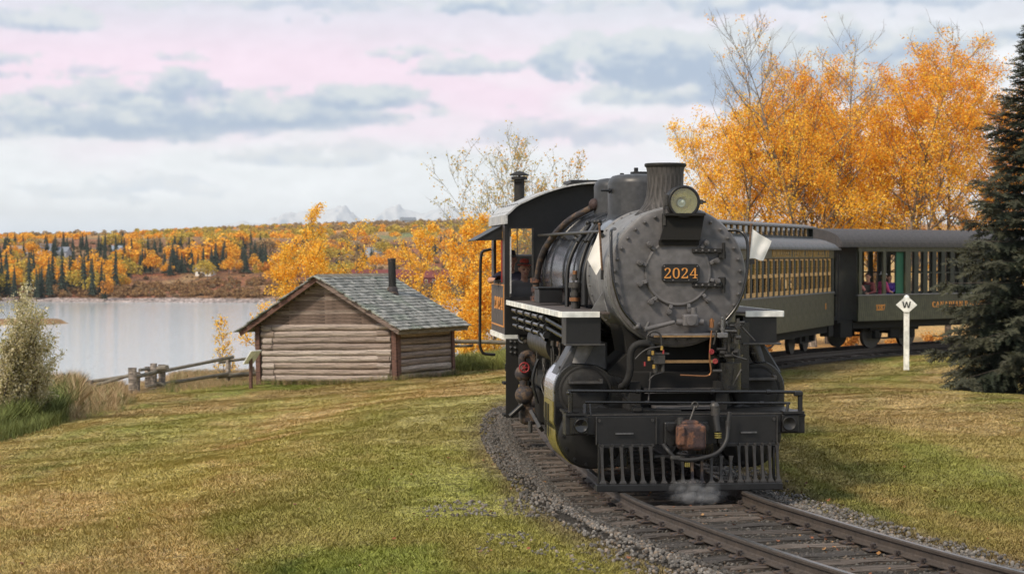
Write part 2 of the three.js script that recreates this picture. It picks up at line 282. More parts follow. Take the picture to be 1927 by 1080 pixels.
structure('ground', grid(steps([-900, -120, 60], [-120, -30, 5], [-30, -14, 0.6], [-14, 20, 0.3], [20, 50, 1.5], [50, 300, 20], [300, 1500, 100]), steps([-60, 6, 6], [6, 40, 0.3], [40, 90, 0.5], [90, 160, 2.5], [160, 700, 20], [700, 1400, 100]), groundY, lawnColor), groundMat);

// ------------------------------------------------------------------ lake, far bank and hills, snow mountains
{
  const water = new THREE.MeshPhysicalMaterial({ color: 0xc6cfd1, roughness: 0.1, ior: 1.6, bumpMap: at(T.ripple, 26, 7), bumpScale: 0.045 });  // pale body colour stands in for the bright sky mirrored in the water
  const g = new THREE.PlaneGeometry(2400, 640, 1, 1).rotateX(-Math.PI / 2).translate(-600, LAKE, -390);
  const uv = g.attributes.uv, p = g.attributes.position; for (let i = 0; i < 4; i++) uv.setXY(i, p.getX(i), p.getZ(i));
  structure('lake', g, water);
}
const shoreD = (x) => 672 + 5 * Math.sin(x * 0.021) + 7 * (fbm(x * 0.03, 1, 3, 121) - 0.5) - x * 0.07;
const ridgePx = (px) => { const P = [[-2600, 452], [-600, 450], [0, 446], [95, 441], [200, 441], [350, 433], [600, 421], [850, 413], [1000, 410], [1400, 414], [2000, 425], [5000, 440]]; let i = 0; while (i < P.length - 2 && px > P[i + 1][0]) i++; return mix(P[i][1], P[i + 1][1], clamp((px - P[i][0]) / (P[i + 1][0] - P[i][0]))); };
function hillY(x, d) {
  const s = shoreD(x), n = (fbm(x * 0.012, d * 0.012, 4, 131) - 0.5);
  if (d < s) return LAKE - 1.2 + (d - s) * 0.03;
  const rise = Math.min(d - s, 360) * 0.066, shelf = sstep(4, 60, d - s) * n * 5;
  let y = LAKE - 0.4 + sstep(0, 14, d - s) * 1.0 + rise + shelf;
  const px = 963.5 + x / d * FOC, top = EYE + (480 - ridgePx(px) - 1.5 + (fbm(px * 0.03, 2, 4, 133) - 0.5) * 5) / FOC * 2500;
  if (d > 1030) { const t = clamp((d - 1030) / 1470); y = d < 2500 ? mix(y, top, Math.pow(t, 0.9)) : top - (d - 2500) * 0.02; y += n * 4 * sstep(1030, 1300, d) * sstep(2500, 2200, d); }
  return y;
}
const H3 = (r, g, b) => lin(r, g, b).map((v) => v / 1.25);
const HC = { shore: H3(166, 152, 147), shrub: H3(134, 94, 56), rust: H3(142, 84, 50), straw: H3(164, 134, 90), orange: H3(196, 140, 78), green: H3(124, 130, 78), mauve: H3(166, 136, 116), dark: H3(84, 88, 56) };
function hillColor(x, d) {
  const s = d - shoreD(x), n = fbm(x * 0.02, d * 0.012, 4, 141), m = fbm(x * 0.06 + 5, d * 0.03, 4, 143);
  if (s < 13) return mix3(HC.shore, HC.shrub, sstep(9, 13, s) * m);
  let c = mix3(HC.shrub, HC.rust, sstep(0.4, 0.65, n)); c = mix3(c, HC.straw, sstep(0.5, 0.7, m) * 0.8);
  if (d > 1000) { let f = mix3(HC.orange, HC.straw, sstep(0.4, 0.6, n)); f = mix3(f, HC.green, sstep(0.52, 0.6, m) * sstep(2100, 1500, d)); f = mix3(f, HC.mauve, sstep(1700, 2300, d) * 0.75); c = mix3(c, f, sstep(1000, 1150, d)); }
  return c;
}
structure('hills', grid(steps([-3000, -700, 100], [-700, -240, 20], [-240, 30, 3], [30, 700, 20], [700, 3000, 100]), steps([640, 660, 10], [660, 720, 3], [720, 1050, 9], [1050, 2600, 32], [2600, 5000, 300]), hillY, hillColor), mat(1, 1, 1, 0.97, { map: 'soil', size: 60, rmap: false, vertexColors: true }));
{
  const spit = grid(steps([-138, -106, 1]), steps([455, 492, 1.5]), (x, d) => LAKE - 0.5 + 1.5 * sstep(1, 0.2, ((x + 122) / 17) ** 2 + ((d - 473) / 12) ** 2 + (fbm(x * 0.2, d * 0.2, 3, 151) - 0.5) * 0.8), (x, d) => mix3(HC.shrub, HC.straw, fbm(x * 0.3, d * 0.3, 3, 153)));
  structure('lake_spit', spit, mat(1, 1, 1, 0.97, { map: 'soil', size: 8, rmap: false, vertexColors: true }));
}
{
  const PK = [[-5200, 60], [-3200, 110], [-2500, 330], [-2230, 300], [-2000, 455], [-1720, 400], [-1500, 470], [-1330, 330], [-1130, 500], [-960, 420], [-780, 400], [-560, 470], [-300, 380], [100, 450], [700, 380], [1500, 430], [2600, 350], [4200, 300], [6000, 200]];
  const top = (x) => { let i = 0; while (i < PK.length - 2 && x > PK[i + 1][0]) i++; return mix(PK[i][1], PK[i + 1][1], clamp((x - PK[i][0]) / (PK[i + 1][0] - PK[i][0]))); };
  const my = (x, d) => { const t = 1 - Math.abs(d - 17500) / 2600, r = 1 - Math.abs(fbm(x * 0.0045, d * 0.0012, 6, 161) * 2 - 1); return -20 + 1.04 * Math.max(0, t) * (top(x + (fbm(x * 0.006, d * 0.0015, 4, 163) - 0.5) * 240) * (0.80 + 0.2 * r)); };
  structure('mountains', grid(steps([-6000, -2900, 100], [-2900, 600, 16], [600, 6000, 100]), steps([14900, 17500, 90], [17500, 20000, 500]), my, (x, d) => { const y = my(x, d), s = sstep(170, 330, y + (fbm(x * 0.012, d * 0.004, 5, 165) - 0.5) * 420); return mix3([0.33, 0.41, 0.51], [0.66, 0.69, 0.73], s); }), mat(1, 1, 1, 0.95, { map: null, rmap: false, vertexColors: true }));  // rock and snow tones carry painted haze: paler, bluer, less contrast
}
scene.fog = new THREE.FogExp2(0xe4ecf4, 0.00005);

// ------------------------------------------------------------------ railway track: ballast, sleepers, rails
const SP = [];
{
  const prof = [[-2.1, -0.42], [-1.75, -0.30], [-1.5, -0.235], [-1.28, -0.205], [-0.5, -0.2], [0, -0.195], [0.5, -0.2], [1.28, -0.205], [1.5, -0.235], [1.75, -0.30], [2.1, -0.42]];
  const n = 300, p = [], uv = [], idx = [], col = [];
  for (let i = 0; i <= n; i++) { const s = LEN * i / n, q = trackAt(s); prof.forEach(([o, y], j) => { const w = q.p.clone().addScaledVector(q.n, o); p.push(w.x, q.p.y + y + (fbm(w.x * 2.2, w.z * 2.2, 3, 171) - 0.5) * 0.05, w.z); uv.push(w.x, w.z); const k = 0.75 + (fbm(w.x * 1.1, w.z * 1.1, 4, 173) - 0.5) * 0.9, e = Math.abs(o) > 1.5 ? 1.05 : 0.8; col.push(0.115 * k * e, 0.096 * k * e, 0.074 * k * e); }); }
  const w = prof.length; for (let i = 0; i < n; i++) for (let j = 0; j < w - 1; j++) { const a = i * w + j; idx.push(a, a + 1, a + w, a + 1, a + w + 1, a + w); }
  const g = new THREE.BufferGeometry(); g.setAttribute('position', new THREE.Float32BufferAttribute(p, 3)); g.setAttribute('uv', new THREE.Float32BufferAttribute(uv, 2)); g.setAttribute('color', new THREE.Float32BufferAttribute(col, 3)); g.setIndex(idx); g.computeVertexNormals();
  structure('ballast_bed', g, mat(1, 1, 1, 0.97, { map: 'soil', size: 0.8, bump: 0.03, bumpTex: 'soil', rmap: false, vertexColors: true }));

  const track = new THREE.Group(); track.name = 'railway_track'; track.userData.kind = 'structure'; scene.add(track);
  rnd = mulberry(11);
  const woods = [0, 1, 2, 3].map((i) => mat(...[[0.10, 0.08, 0.066], [0.065, 0.053, 0.045], [0.13, 0.105, 0.088], [0.05, 0.043, 0.038]][i], 0.92, { map: 'grain', size: 1.1, sizeY: 0.7, bump: 0.012, bumpTex: 'grainBump', rmap: false }));
  const shapes = [0, 1, 2, 3, 4].map((k) => {            // weathered sleepers: split tops, worn ends
    const g = new THREE.BoxGeometry(2.5, 0.16, 0.22, 14, 2, 4).toNonIndexed(), q = g.attributes.position;
    for (let i = 0; i < q.count; i++) { const x = q.getX(i), y = q.getY(i), z = q.getZ(i), e = Math.abs(x) > 1.1 ? 1 : 0; q.setXYZ(i, x + (e ? (fbm(z * 30 + k * 9, y * 20, 2, 181) - 0.5) * 0.10 : 0), y + (fbm(x * 3 + k * 5, z * 26, 3, 183) - 0.5) * 0.045 - (e ? 0.012 : 0), z + (fbm(x * 2.2 + k * 7, y * 9, 2, 185) - 0.5) * 0.04); }
    g.computeVertexNormals(); return boxUV(g);
  });
  const spike = merge([box(0.028, 0.05, 0.028, 0, 0.02, 0), box(0.05, 0.022, 0.04, 0.012, 0.05, 0)]), tieplate = merge(box(0.34, 0.018, 0.19, 0, 0.009, 0, 0.004));
  for (let s = 0.6, k = 0; s < LEN - 0.5; s += rr(0.5, 0.56), k++) {
    const q = trackAt(s), o = share('sleeper', shapes[k % 5], woods[Math.floor(rnd() * 4)], track);
    o.position.set(q.p.x + q.n.x * rr(-0.06, 0.06), q.p.y - 0.25 + rr(-0.012, 0.004), q.p.z + q.n.z * rr(-0.06, 0.06)); o.rotation.y = Math.atan2(-q.n.z, q.n.x) + rr(-0.03, 0.03); o.rotation.z = rr(-0.006, 0.006);
    SP.push(q);
    if (s < 22) for (const side of [-1, 1]) {
      const c = q.p.clone().addScaledVector(q.n, side * 0.753); c.y -= 0.172; const yaw = Math.atan2(-q.n.z, q.n.x);
      share('tie_plate', tieplate, K.rustDark, track, [c.x, c.y, c.z], [0, yaw, 0]);
      for (const e of [-1, 1]) { const w = c.clone().addScaledVector(q.n, e * 0.105).addScaledVector(q.t, e * rr(0.02, 0.05)); share('spike', spike, K.rustDark, track, [w.x, w.y + 0.015, w.z], [0, yaw + (e > 0 ? Math.PI : 0), rr(-0.15, 0.15)]); }
    }
  }
  const rp = [[-0.07, -0.152], [-0.07, -0.142], [-0.018, -0.122], [-0.009, -0.105], [-0.009, -0.052], [-0.034, -0.038], [-0.036, -0.012], [-0.028, -0.001], [0.028, -0.001], [0.036, -0.012], [0.034, -0.038], [0.009, -0.052], [0.009, -0.105], [0.018, -0.122], [0.07, -0.142], [0.07, -0.152]];
  const sweep = (pts, s0, s1, off, n) => { const P = [], I = [], m = pts.length; for (let i = 0; i <= n; i++) { const q = trackAt(mix(s0, s1, i / n)); for (const [o, y] of pts) { const w = q.p.clone().addScaledVector(q.n, off + o); P.push(w.x, q.p.y + y, w.z); } } for (let i = 0; i < n; i++) for (let j = 0; j < m - 1; j++) { const a = i * m + j; I.push(a, a + m, a + 1, a + 1, a + m, a + m + 1); } const g = new THREE.BufferGeometry(); g.setAttribute('position', new THREE.Float32BufferAttribute(P, 3)); g.setIndex(I); return boxUV(g.toNonIndexed()); };
  const web = mat(0.075, 0.06, 0.05, 0.7, { size: 0.5, bump: 0.002, metal: 0.2 }), head = mat(0.22, 0.21, 0.205, 0.32, { size: 0.35, metal: 0.75 });
  for (const side of [-0.753, 0.753]) {
    const g1 = sweep(rp, 0, LEN - 0.3, side, 260); g1.computeVertexNormals(); const r = part('rail', g1, web, track);
    const g2 = sweep([[-0.0275, 0.0005], [0, 0.0022], [0.0275, 0.0005]], 0, LEN - 0.3, side, 260); g2.computeVertexNormals(); part('railhead', g2, head, r);
  }
  for (const [s, off] of [[9.0, -0.753], [20.8, 0.753]]) {
    const q = trackAt(s), yaw = Math.atan2(q.t.x, q.t.z), g = new THREE.Group(); g.name = 'joint_bar'; track.add(g);
    for (const e of [-1, 1]) { const c = q.p.clone().addScaledVector(q.n, off + e * 0.027); share('fishplate', merge(box(0.022, 0.075, 0.62, 0, 0, 0, 0.006)), K.rustDark, g, [c.x, c.y - 0.085, c.z], [0, yaw, 0]); for (const k of [-0.22, -0.08, 0.08, 0.22]) { const w = q.p.clone().addScaledVector(q.n, off + e * 0.05).addScaledVector(q.t, k); share('bolt', merge(cylX(0.019, 0.05, 0, 0, 0, 6)), K.rustDark, g, [w.x, w.y - 0.085, w.z], [0, yaw, 0]); } }
  }
}
// loose stone: dark between the rails, pale and thin on the shoulder to the left, where grass comes through
function stuff(name, geo, material, list, colors, label, category = 'ground cover') {
  const m = shade(new THREE.InstancedMesh(geo, material, list.length)), c = new THREE.Color();
  list.forEach((q, i) => { m.setMatrixAt(i, q); if (colors) m.setColorAt(i, c.setRGB(...colors[i])); });
  m.name = name; m.userData.kind = 'stuff'; if (label) tag(m, label, category); return m;
}
const EU = new THREE.Euler(), QU = new THREE.Quaternion();
const mtx = (x, y, z, rx, ry, rz, sx, sy = sx, sz = sx) => new THREE.Matrix4().compose(V(x, y, z), QU.setFromEuler(EU.set(rx, ry, rz)), V(sx, sy, sz));
{
  rnd = mulberry(21);
  const g = new THREE.IcosahedronGeometry(1, 0).toNonIndexed(), p = g.attributes.position; for (let i = 0; i < p.count; i++) { const f = 0.75 + 0.5 * hash2(Math.round(p.getX(i) * 50), Math.round(p.getY(i) * 50), Math.round(p.getZ(i) * 50)); p.setXYZ(i, p.getX(i) * f, p.getY(i) * f * 0.75, p.getZ(i) * f); } g.computeVertexNormals();
  const L = [], C = [];
  for (let i = 0; i < 62000; i++) {
    const s = Math.pow(rnd(), 1.25) * 34, wide = rnd() * (s < 9 ? 0.72 : 1);
    let o = wide < 0.55 ? rr(-1.5, 1.5) : wide < 0.85 ? -1.25 - Math.pow(rnd(), 1.7) * (s > 9 && s < 19 ? 1.9 : 0.55) : 1.25 + Math.pow(rnd(), 1.7) * 0.8;
    const q = trackAt(s), x = q.p.x + q.n.x * o, z = q.p.z + q.n.z * o, patch = fbm(x * 1.3, z * 0.9, 3, 191);
    if (Math.abs(o) > 1.5 && !(Math.abs(o) < 1.8 && rnd() < 0.22) && (patch < 0.44 + (Math.abs(o) - 1.5) * 0.07 || rnd() < 0.35)) continue;
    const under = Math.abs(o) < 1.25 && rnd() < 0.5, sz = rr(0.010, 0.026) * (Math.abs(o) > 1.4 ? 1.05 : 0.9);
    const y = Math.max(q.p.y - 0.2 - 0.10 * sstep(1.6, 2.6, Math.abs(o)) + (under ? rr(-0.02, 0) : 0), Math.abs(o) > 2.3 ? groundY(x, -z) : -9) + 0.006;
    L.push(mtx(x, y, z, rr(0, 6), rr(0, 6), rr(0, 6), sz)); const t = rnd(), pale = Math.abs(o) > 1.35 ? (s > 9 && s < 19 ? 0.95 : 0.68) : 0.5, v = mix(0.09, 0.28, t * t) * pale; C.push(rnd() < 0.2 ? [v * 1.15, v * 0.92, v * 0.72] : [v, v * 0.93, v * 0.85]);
  }
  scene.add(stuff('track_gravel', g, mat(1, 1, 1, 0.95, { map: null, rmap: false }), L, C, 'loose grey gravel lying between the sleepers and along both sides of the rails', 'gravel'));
  const leaf = new THREE.PlaneGeometry(1, 0.8, 2, 1).toNonIndexed(), lp = leaf.attributes.position; for (let i = 0; i < lp.count; i++) lp.setZ(i, Math.abs(lp.getX(i)) * 0.5); leaf.computeVertexNormals();
  const L2 = [], C2 = [];
  for (let i = 0; i < 560; i++) { const q = trackAt(rnd() * 24), o = rnd() < 0.5 ? rr(-0.6, 0.9) : rr(-8, 6), x = q.p.x + q.n.x * o, z = q.p.z + q.n.z * o; L2.push(mtx(x, (Math.abs(o) < 2 ? q.p.y - 0.17 : groundY(x, -z) + 0.03), z, -1.57 + rr(-0.5, 0.5), rr(-0.5, 0.5), rr(0, 6), rr(0.022, 0.048))); C2.push(pick([[0.24, 0.09, 0.04], [0.30, 0.15, 0.05], [0.18, 0.09, 0.055], [0.34, 0.2, 0.09]])); }
  scene.add(stuff('fallen_leaves', leaf, mat(1, 1, 1, 0.9, { map: null, rmap: false }), L2, C2, 'curled orange and brown leaves scattered over the track bed', 'leaves'));
}
// the mown lawn: short blades, thinner with distance
{
  rnd = mulberry(31);
  const tuft = (n, h, spread, lean, w) => { const P = []; for (let i = 0; i < n; i++) { const a = rnd() * 6.28, r = rnd() * spread, x = Math.cos(a) * r, z = Math.sin(a) * r, b = rnd() * 6.28, hx = Math.cos(b) * w, hz = Math.sin(b) * w, l = rr(0.2, 1) * lean, c = rnd() * 6.28, hh = h * rr(0.6, 1.1); P.push(x - hx, 0, z - hz, x + hx, 0, z + hz, x + Math.cos(c) * l, hh, z + Math.sin(c) * l); } const g = new THREE.BufferGeometry(); g.setAttribute('position', new THREE.Float32BufferAttribute(P, 3)); const N = new Float32Array(P.length); for (let i = 0; i < N.length; i += 3) { N[i + 1] = 1; } g.setAttribute('normal', new THREE.BufferAttribute(N, 3)); return g; };
  const L = [], C = [];
  const blade = tuft(13, 0.026, 0.09, 0.035, 0.0036);
  let tries = 0;
  while (L.length < 235000 && tries++ < 560000) {
    const d = 14.5 + 52 * Math.pow(rnd(), 1.55), half = d * 0.305, x = rr(-half, half);
    const [off, , dist] = nearTrack(x, -d), e = Math.abs(off);
    if (dist < 1.32 || (e < 2.0 && fbm(x * 1.2 + 7, d * 1.0, 3, 201) < 0.40 + (1.62 - e) * 0.5) || (dist < 3.4 && off < 0 && fbm(x * 1.3, -d * 0.9, 3, 191) > 0.54 && d > 21 && rnd() < 0.7)) continue;
    const c = lawnColor(x, d), k = rr(1.08, 1.42), straw = rnd() < 0.14 ? 1 : 0, big = rr(0.7, 1.25) * (1 + (d - 15) * 0.02);
    L.push(mtx(x, groundY(x, d) - 0.004, -d, 0, rnd() * 6.28, 0, big, big * rr(0.6, 1.3) * (1 - 0.5 * sstep(22, 45, d)), big));
    C.push(straw ? [c[0] * k * 1.25, c[1] * k * 1.2, c[2] * k * 1.45] : [c[0] * k, c[1] * k * 1.03, c[2] * k * 0.9]);
  }
  scene.add(stuff('lawn_grass', blade, mat(1, 1, 1, 0.85, { map: null, rmap: false, side: THREE.DoubleSide }), L, C, 'short mown grass, olive green with dry brown patches, on both sides of the track', 'grass'));
}
// ------------------------------------------------------------------ the steam locomotive (own axes: x across, y up, z forward from the buffer beam)
const YAW = 0.112, LX = 2.13, LZ = 23.5, cY = Math.cos(YAW), sY = Math.sin(YAW);
const loco = thing('steam_locomotive', 'black steam locomotive numbered 2024 with grey smokebox, rounding the bend', 'steam locomotive', [LX, 0, -LZ], YAW);
function L(px, py, d) { const k = (px - 963.5) / FOC, l = (k * (LZ + d * cY) - LX + d * sY) / (cY - k * sY), D = LZ + l * sY + d * cY; return V(l, EYE - (py - 480) * D / FOC, -d); }   // a point of the machine from where the photograph shows it and how far behind the beam it lies
const font = await new FontLoader().loadAsync('fonts/droid/droid_serif_bold.typeface.json'), thin = await new FontLoader().loadAsync('fonts/droid/droid_serif_regular.typeface.json'), sans = await new FontLoader().loadAsync('fonts/droid/droid_sans_bold.typeface.json');
function text(str, h, depth, f = font, stretch = 1, gap = 0) { const gs = []; let x = 0; for (const ch of str) { if (ch === ' ') { x += h * 0.45; continue; } const g = new TextGeometry(ch, { font: f, size: h, depth, curveSegments: 5, bevelEnabled: false }); g.computeBoundingBox(); const b = g.boundingBox; g.translate(-b.min.x + x, 0, 0); x += b.max.x - b.min.x + h * (0.1 + gap); gs.push(g); } const m = mergeGeometries(gs.map((g) => (g.index ? g.toNonIndexed() : g))); m.scale(stretch, 1, 1); m.computeBoundingBox(); const b = m.boundingBox; m.translate(-(b.min.x + b.max.x) / 2, -(b.min.y + b.max.y) / 2, 0); return m; }
const SB = { y: 2.61, r: 0.875, d: 0.5 };
rnd = mulberry(41);
{
  // --- smokebox and boiler
  const S = part('smokebox', [zl(lathe([[0.875, -1.75], [0.875, -0.03], [0.868, 0]], 64)).translate(0, SB.y, -SB.d)], K.smokeboxSide, loco);
  part('band', [zl(lathe([[0.876, -0.09], [0.89, -0.085], [0.89, -0.02], [0.876, -0.01]], 64)).translate(0, SB.y, -SB.d - 0.02), zl(lathe([[0.876, -1.75], [0.895, -1.74], [0.895, -1.66], [0.876, -1.65]], 64)).translate(0, SB.y, -SB.d)], K.smokeboxSide, S);
  part('rivet', Array.from({ length: 84 }, (_, i) => { const a = i / 42 * Math.PI * 2, z = -SB.d - (i < 42 ? 0.13 : 1.55); return ball(0.018, 0.878 * Math.cos(a), SB.y + 0.878 * Math.sin(a), z, 6, 4); }), K.smokebox, S).userData.kind = 'stuff';
  const F = part('smokebox_front', [zl(lathe([[0.868, 0], [0.855, 0.018], [0.80, 0.03], [0.55, 0.045], [0.0, 0.05]], 72)).translate(0, SB.y, -SB.d)], K.smokebox, loco);
  const bolts = []; for (let i = 0; i < 34; i++) { const a = (i + 0.5) / 34 * Math.PI * 2; bolts.push(cylZ(0.024, 0.03, 0.80 * Math.cos(a), SB.y + 0.80 * Math.sin(a), -SB.d + 0.045, 6), ball(0.016, 0.80 * Math.cos(a), SB.y + 0.80 * Math.sin(a), -SB.d + 0.062, 8, 6)); }
  part('bolt', bolts, K.smokebox, F).userData.kind = 'stuff';
  const dy = SB.y + 0.055;
  const D = part('smokebox_door', [zl(lathe([[0.425, 0.03], [0.425, 0.07], [0.412, 0.088], [0.395, 0.085], [0.38, 0.075], [0.25, 0.10], [0.0, 0.112]], 64)).translate(0, dy, -SB.d)], K.smokebox, loco);
  for (let i = 0; i < 12; i++) {
    const a = (i + 0.5) / 12 * Math.PI * 2 + 0.03; if (i === 2 || i === 3) { if (i === 3) continue; }
    const g = merge([box(0.055, 0.10, 0.045, 0, 0, 0, 0.012), cylZ(0.036, 0.06, 0, 0.012, 0.03, 6), cylZ(0.02, 0.05, 0, 0.012, 0.075, 10), box(0.045, 0.05, 0.03, 0, -0.055, 0.02, 0.008)]);
    share('door_dog', g, K.smokebox, D, [0.495 * Math.cos(a), dy + 0.495 * Math.sin(a), -SB.d + 0.075], [rr(-0.1, 0.1), rr(-0.1, 0.1), a - Math.PI / 2 + rr(-0.25, 0.25)]);
  }
  for (const y of [0.27, -0.16]) { const h = part('door_hinge', [box(0.38, 0.06, 0.035, 0.36, dy + y, -SB.d + 0.105, 0.01), box(0.09, 0.10, 0.06, 0.56, dy + y - (y > 0 ? 0.05 : -0.05), -SB.d + 0.075, 0.012), cylY(0.022, 0.2, 0.575, dy + y, -SB.d + 0.095)], K.blackDull, D); part('rivet', [0.22, 0.3, 0.38, 0.46].map((x) => ball(0.016, x, dy + y, -SB.d + 0.124, 8, 6)), K.smokebox, h); }
  const pl = new THREE.Shape(), pw = 0.235, ph = 0.108, pr = 0.045; pl.moveTo(-pw + pr, -ph); pl.lineTo(pw - pr, -ph); pl.absarc(pw - pr, -ph + pr, pr, -Math.PI / 2, 0); pl.lineTo(pw, ph - pr); pl.absarc(pw - pr, ph - pr, pr, 0, Math.PI / 2); pl.lineTo(-pw + pr, ph); pl.absarc(-pw + pr, ph - pr, pr, Math.PI / 2, Math.PI); pl.lineTo(-pw, -ph + pr); pl.absarc(-pw + pr, -ph + pr, pr, Math.PI, Math.PI * 1.5);
  const np = part('number_plate', [new THREE.ExtrudeGeometry(pl, { depth: 0.02, bevelEnabled: true, bevelSize: 0.006, bevelThickness: 0.006, bevelSegments: 2 }).translate(0.02, dy - 0.01, -SB.d + 0.118)], K.black, D);
  part('numeral', [text('2024', 0.128, 0.012, thin, 1.06, 0.07).translate(0.02, dy - 0.01, -SB.d + 0.145)], K.gold, np);
  part('rivet', [[-0.21, -0.085], [0.21, -0.085], [-0.21, 0.085], [0.21, 0.085], [-0.1, -0.09], [0.1, -0.09]].map(([x, y]) => ball(0.011, 0.02 + x, dy - 0.01 + y, -SB.d + 0.145, 8, 6)), K.smokebox, np);
  const B = part('boiler', [zl(lathe([[0.885, -2.45], [0.845, -1.75]].map(([r, z]) => [r, z]).concat([[0.845, -1.74]]), 64)).translate(0, SB.y, -SB.d), zl(lathe([[0.985, -6.6], [0.985, -4.6], [0.90, -3.4], [0.89, -2.45]], 64)).translate(0, SB.y - 0.02, -SB.d)], K.jacket, loco);
  for (const [z, r] of [[-1.95, 0.862], [-2.9, 0.897], [-3.75, 0.93], [-4.65, 0.988], [-5.5, 0.99]]) part('boiler_band', [zl(lathe([[r - 0.01, -0.045], [r + 0.008, -0.04], [r + 0.008, 0.04], [r - 0.01, 0.045]], 64)).translate(0, SB.y - 0.015, -SB.d + z)], K.blackGloss, B);
  // --- chimney, domes, headlight
  const st = V(0, 0, -1.28), stack = part('smokestack', [lathe([[0.40, 3.40], [0.34, 3.46], [0.285, 3.53], [0.25, 3.64], [0.235, 3.78], [0.238, 3.95], [0.25, 4.02]], 48).translate(st.x, 0, st.z), lathe([[0.19, 4.0], [0.19, 3.5]], 32).translate(st.x, 0, st.z)], K.stack, loco);
  part('stack_rim', [lathe([[0.25, 4.015], [0.268, 4.025], [0.272, 4.05], [0.262, 4.065], [0.20, 4.065], [0.19, 4.0]], 48).translate(st.x, 0, st.z)], K.blackDull, stack);
  const dome = (name, z, r, top, flare) => part(name, [lathe([[r + flare, SB.y + 0.58], [r + flare * 0.5, SB.y + 0.70], [r + 0.015, SB.y + 0.78], [r, SB.y + 0.84], [r, top - 0.13], [r - 0.02, top - 0.07], [r - 0.065, top - 0.022], [r - 0.15, top - 0.004], [0, top + 0.012]], 56).translate(0, 0, z)], K.dome, loco);
  const d1 = dome('sand_dome', -3.15, 0.445, 4.0, 0.09), d2 = dome('steam_dome', -4.95, 0.36, 4.02, 0.08);
  part('dome_cap', [cylY(0.13, 0.035, 0, 4.02, -3.15, 24), cylY(0.03, 0.09, -0.05, 4.05, -3.15), cylY(0.022, 0.08, 0.16, 4.04, -3.05)], K.black, d1);
  part('sand_pipe', [bar(V(-0.44, 3.77, -3.0), V(-0.58, 3.77, -2.95), 0.02, 8, 0.012), cylX(0.035, 0.03, -0.45, 3.77, -3.0, 12)], K.black, d1);
  part('whistle', [cylY(0.03, 0.09, 0.05, 4.05, -4.9), cylY(0.016, 0.08, 0.05, 3.99, -4.9)], K.black, d2);
  const hl = new THREE.Group(), hc = L(1286, 380, 0.32); hl.name = 'headlight'; hl.position.copy(hc); loco.add(hl);
  part('lamp_body', [zl(lathe([[0, -0.26], [0.17, -0.26], [0.2, -0.23], [0.2, 0.0], [0.206, 0.005], [0.206, 0.05], [0.19, 0.062], [0.168, 0.055]], 48))], K.black, hl);
  part('reflector', [zl(lathe([[0.168, 0.045], [0.15, -0.02], [0.11, -0.09], [0.06, -0.13], [0.0, -0.145]], 40))], mat(0.80, 0.68, 0.34, 0.28, { metal: 0.9, map: null }), hl);
  part('bulb', [ball(0.026, 0, 0, -0.03), cylZ(0.014, 0.08, 0, 0, -0.09, 10), cylZ(0.05, 0.01, 0, -0.01, -0.11, 20)], K.white, hl);
  part('lens', [cylZ(0.168, 0.004, 0, 0, 0.05, 40)], K.glass, hl);
  parts('lamp_hinge', [box(0.05, 0.15, 0.06, -0.222, 0.02, 0.01, 0.01), cylY(0.016, 0.2, -0.245, 0.02, 0.02), box(0.05, 0.06, 0.05, 0.222, 0, 0.02, 0.012), cylX(0.014, 0.09, 0.24, 0, 0.02), box(0.03, 0.22, 0.03, -0.24, -0.18, 0.0)], K.dustSteel, hl);
  part('lamp_bracket', [plate([[-0.27, 3.07], [0.235, 3.07], [0.29, 3.37], [-0.19, 3.37]], 0.04).translate(0.02, 0, -0.36), plate([[-0.27, 3.07], [0.235, 3.07], [0.235, 3.0], [-0.27, 3.0]], 0.05).translate(0.02, 0, -0.43), box(0.5, 0.03, 0.42, 0.05, 3.385, -0.42), box(0.06, 0.32, 0.2, -0.17, 3.22, -0.47), box(0.06, 0.32, 0.2, 0.24, 3.22, -0.47)], K.inside, loco);
  // --- hand rails round the smokebox front and along the boiler
  part('hand_rail', [tube([L(1158, 431, 0.9), L(1151, 433, 0.5), L(1150, 448, 0.42), L(1151, 490, 0.36), L(1156, 535, 0.34), L(1171, 580, 0.34), L(1199, 614, 0.34)], 0.02, 60, 8)], K.blackGloss, loco);
  part('hand_rail', [tube([L(1352, 434, 0.6), L(1380, 433, 0.5), L(1400, 440, 0.4), L(1408, 468, 0.36), L(1404, 530, 0.34), L(1388, 575, 0.34), L(1363, 608, 0.34)], 0.02, 60, 8)], K.blackGloss, loco);
  part('rail_foot', [L(1199, 614, 0.4), L(1363, 608, 0.4)].map((p) => [box(0.09, 0.09, 0.1, p.x, p.y, p.z, 0.02), ball(0.035, p.x, p.y, p.z + 0.06)]), K.smokebox, loco);
  const rl = (s) => [tube([V(s * 0.76, SB.y + 0.58, -1.7), V(s * 0.80, SB.y + 0.58, -3), V(s * 0.90, SB.y + 0.58, -5), V(s * 0.94, SB.y + 0.58, -6.9)], 0.022, 30, 8), [-1.9, -2.9, -3.9, -5, -6].map((z) => bar(V(s * 0.70, SB.y + 0.50, z), V(s * (0.76 - (z + 1.7) * 0.035), SB.y + 0.585, z), 0.03, 8, 0.02))];
  part('boiler_rail', rl(-1), K.dustSteel, loco); part('boiler_rail', rl(1), K.dustSteel, loco);
  part('boiler_pipe', [tube([V(-0.35, SB.y + 1.0, -4.9), V(-0.72, SB.y + 0.76, -5.3), V(-0.98, SB.y + 0.35, -5.9), V(-1.06, SB.y - 0.1, -6.2), V(-1.08, SB.y - 0.42, -6.25)], 0.05, 40, 10)], K.rustDark, loco);
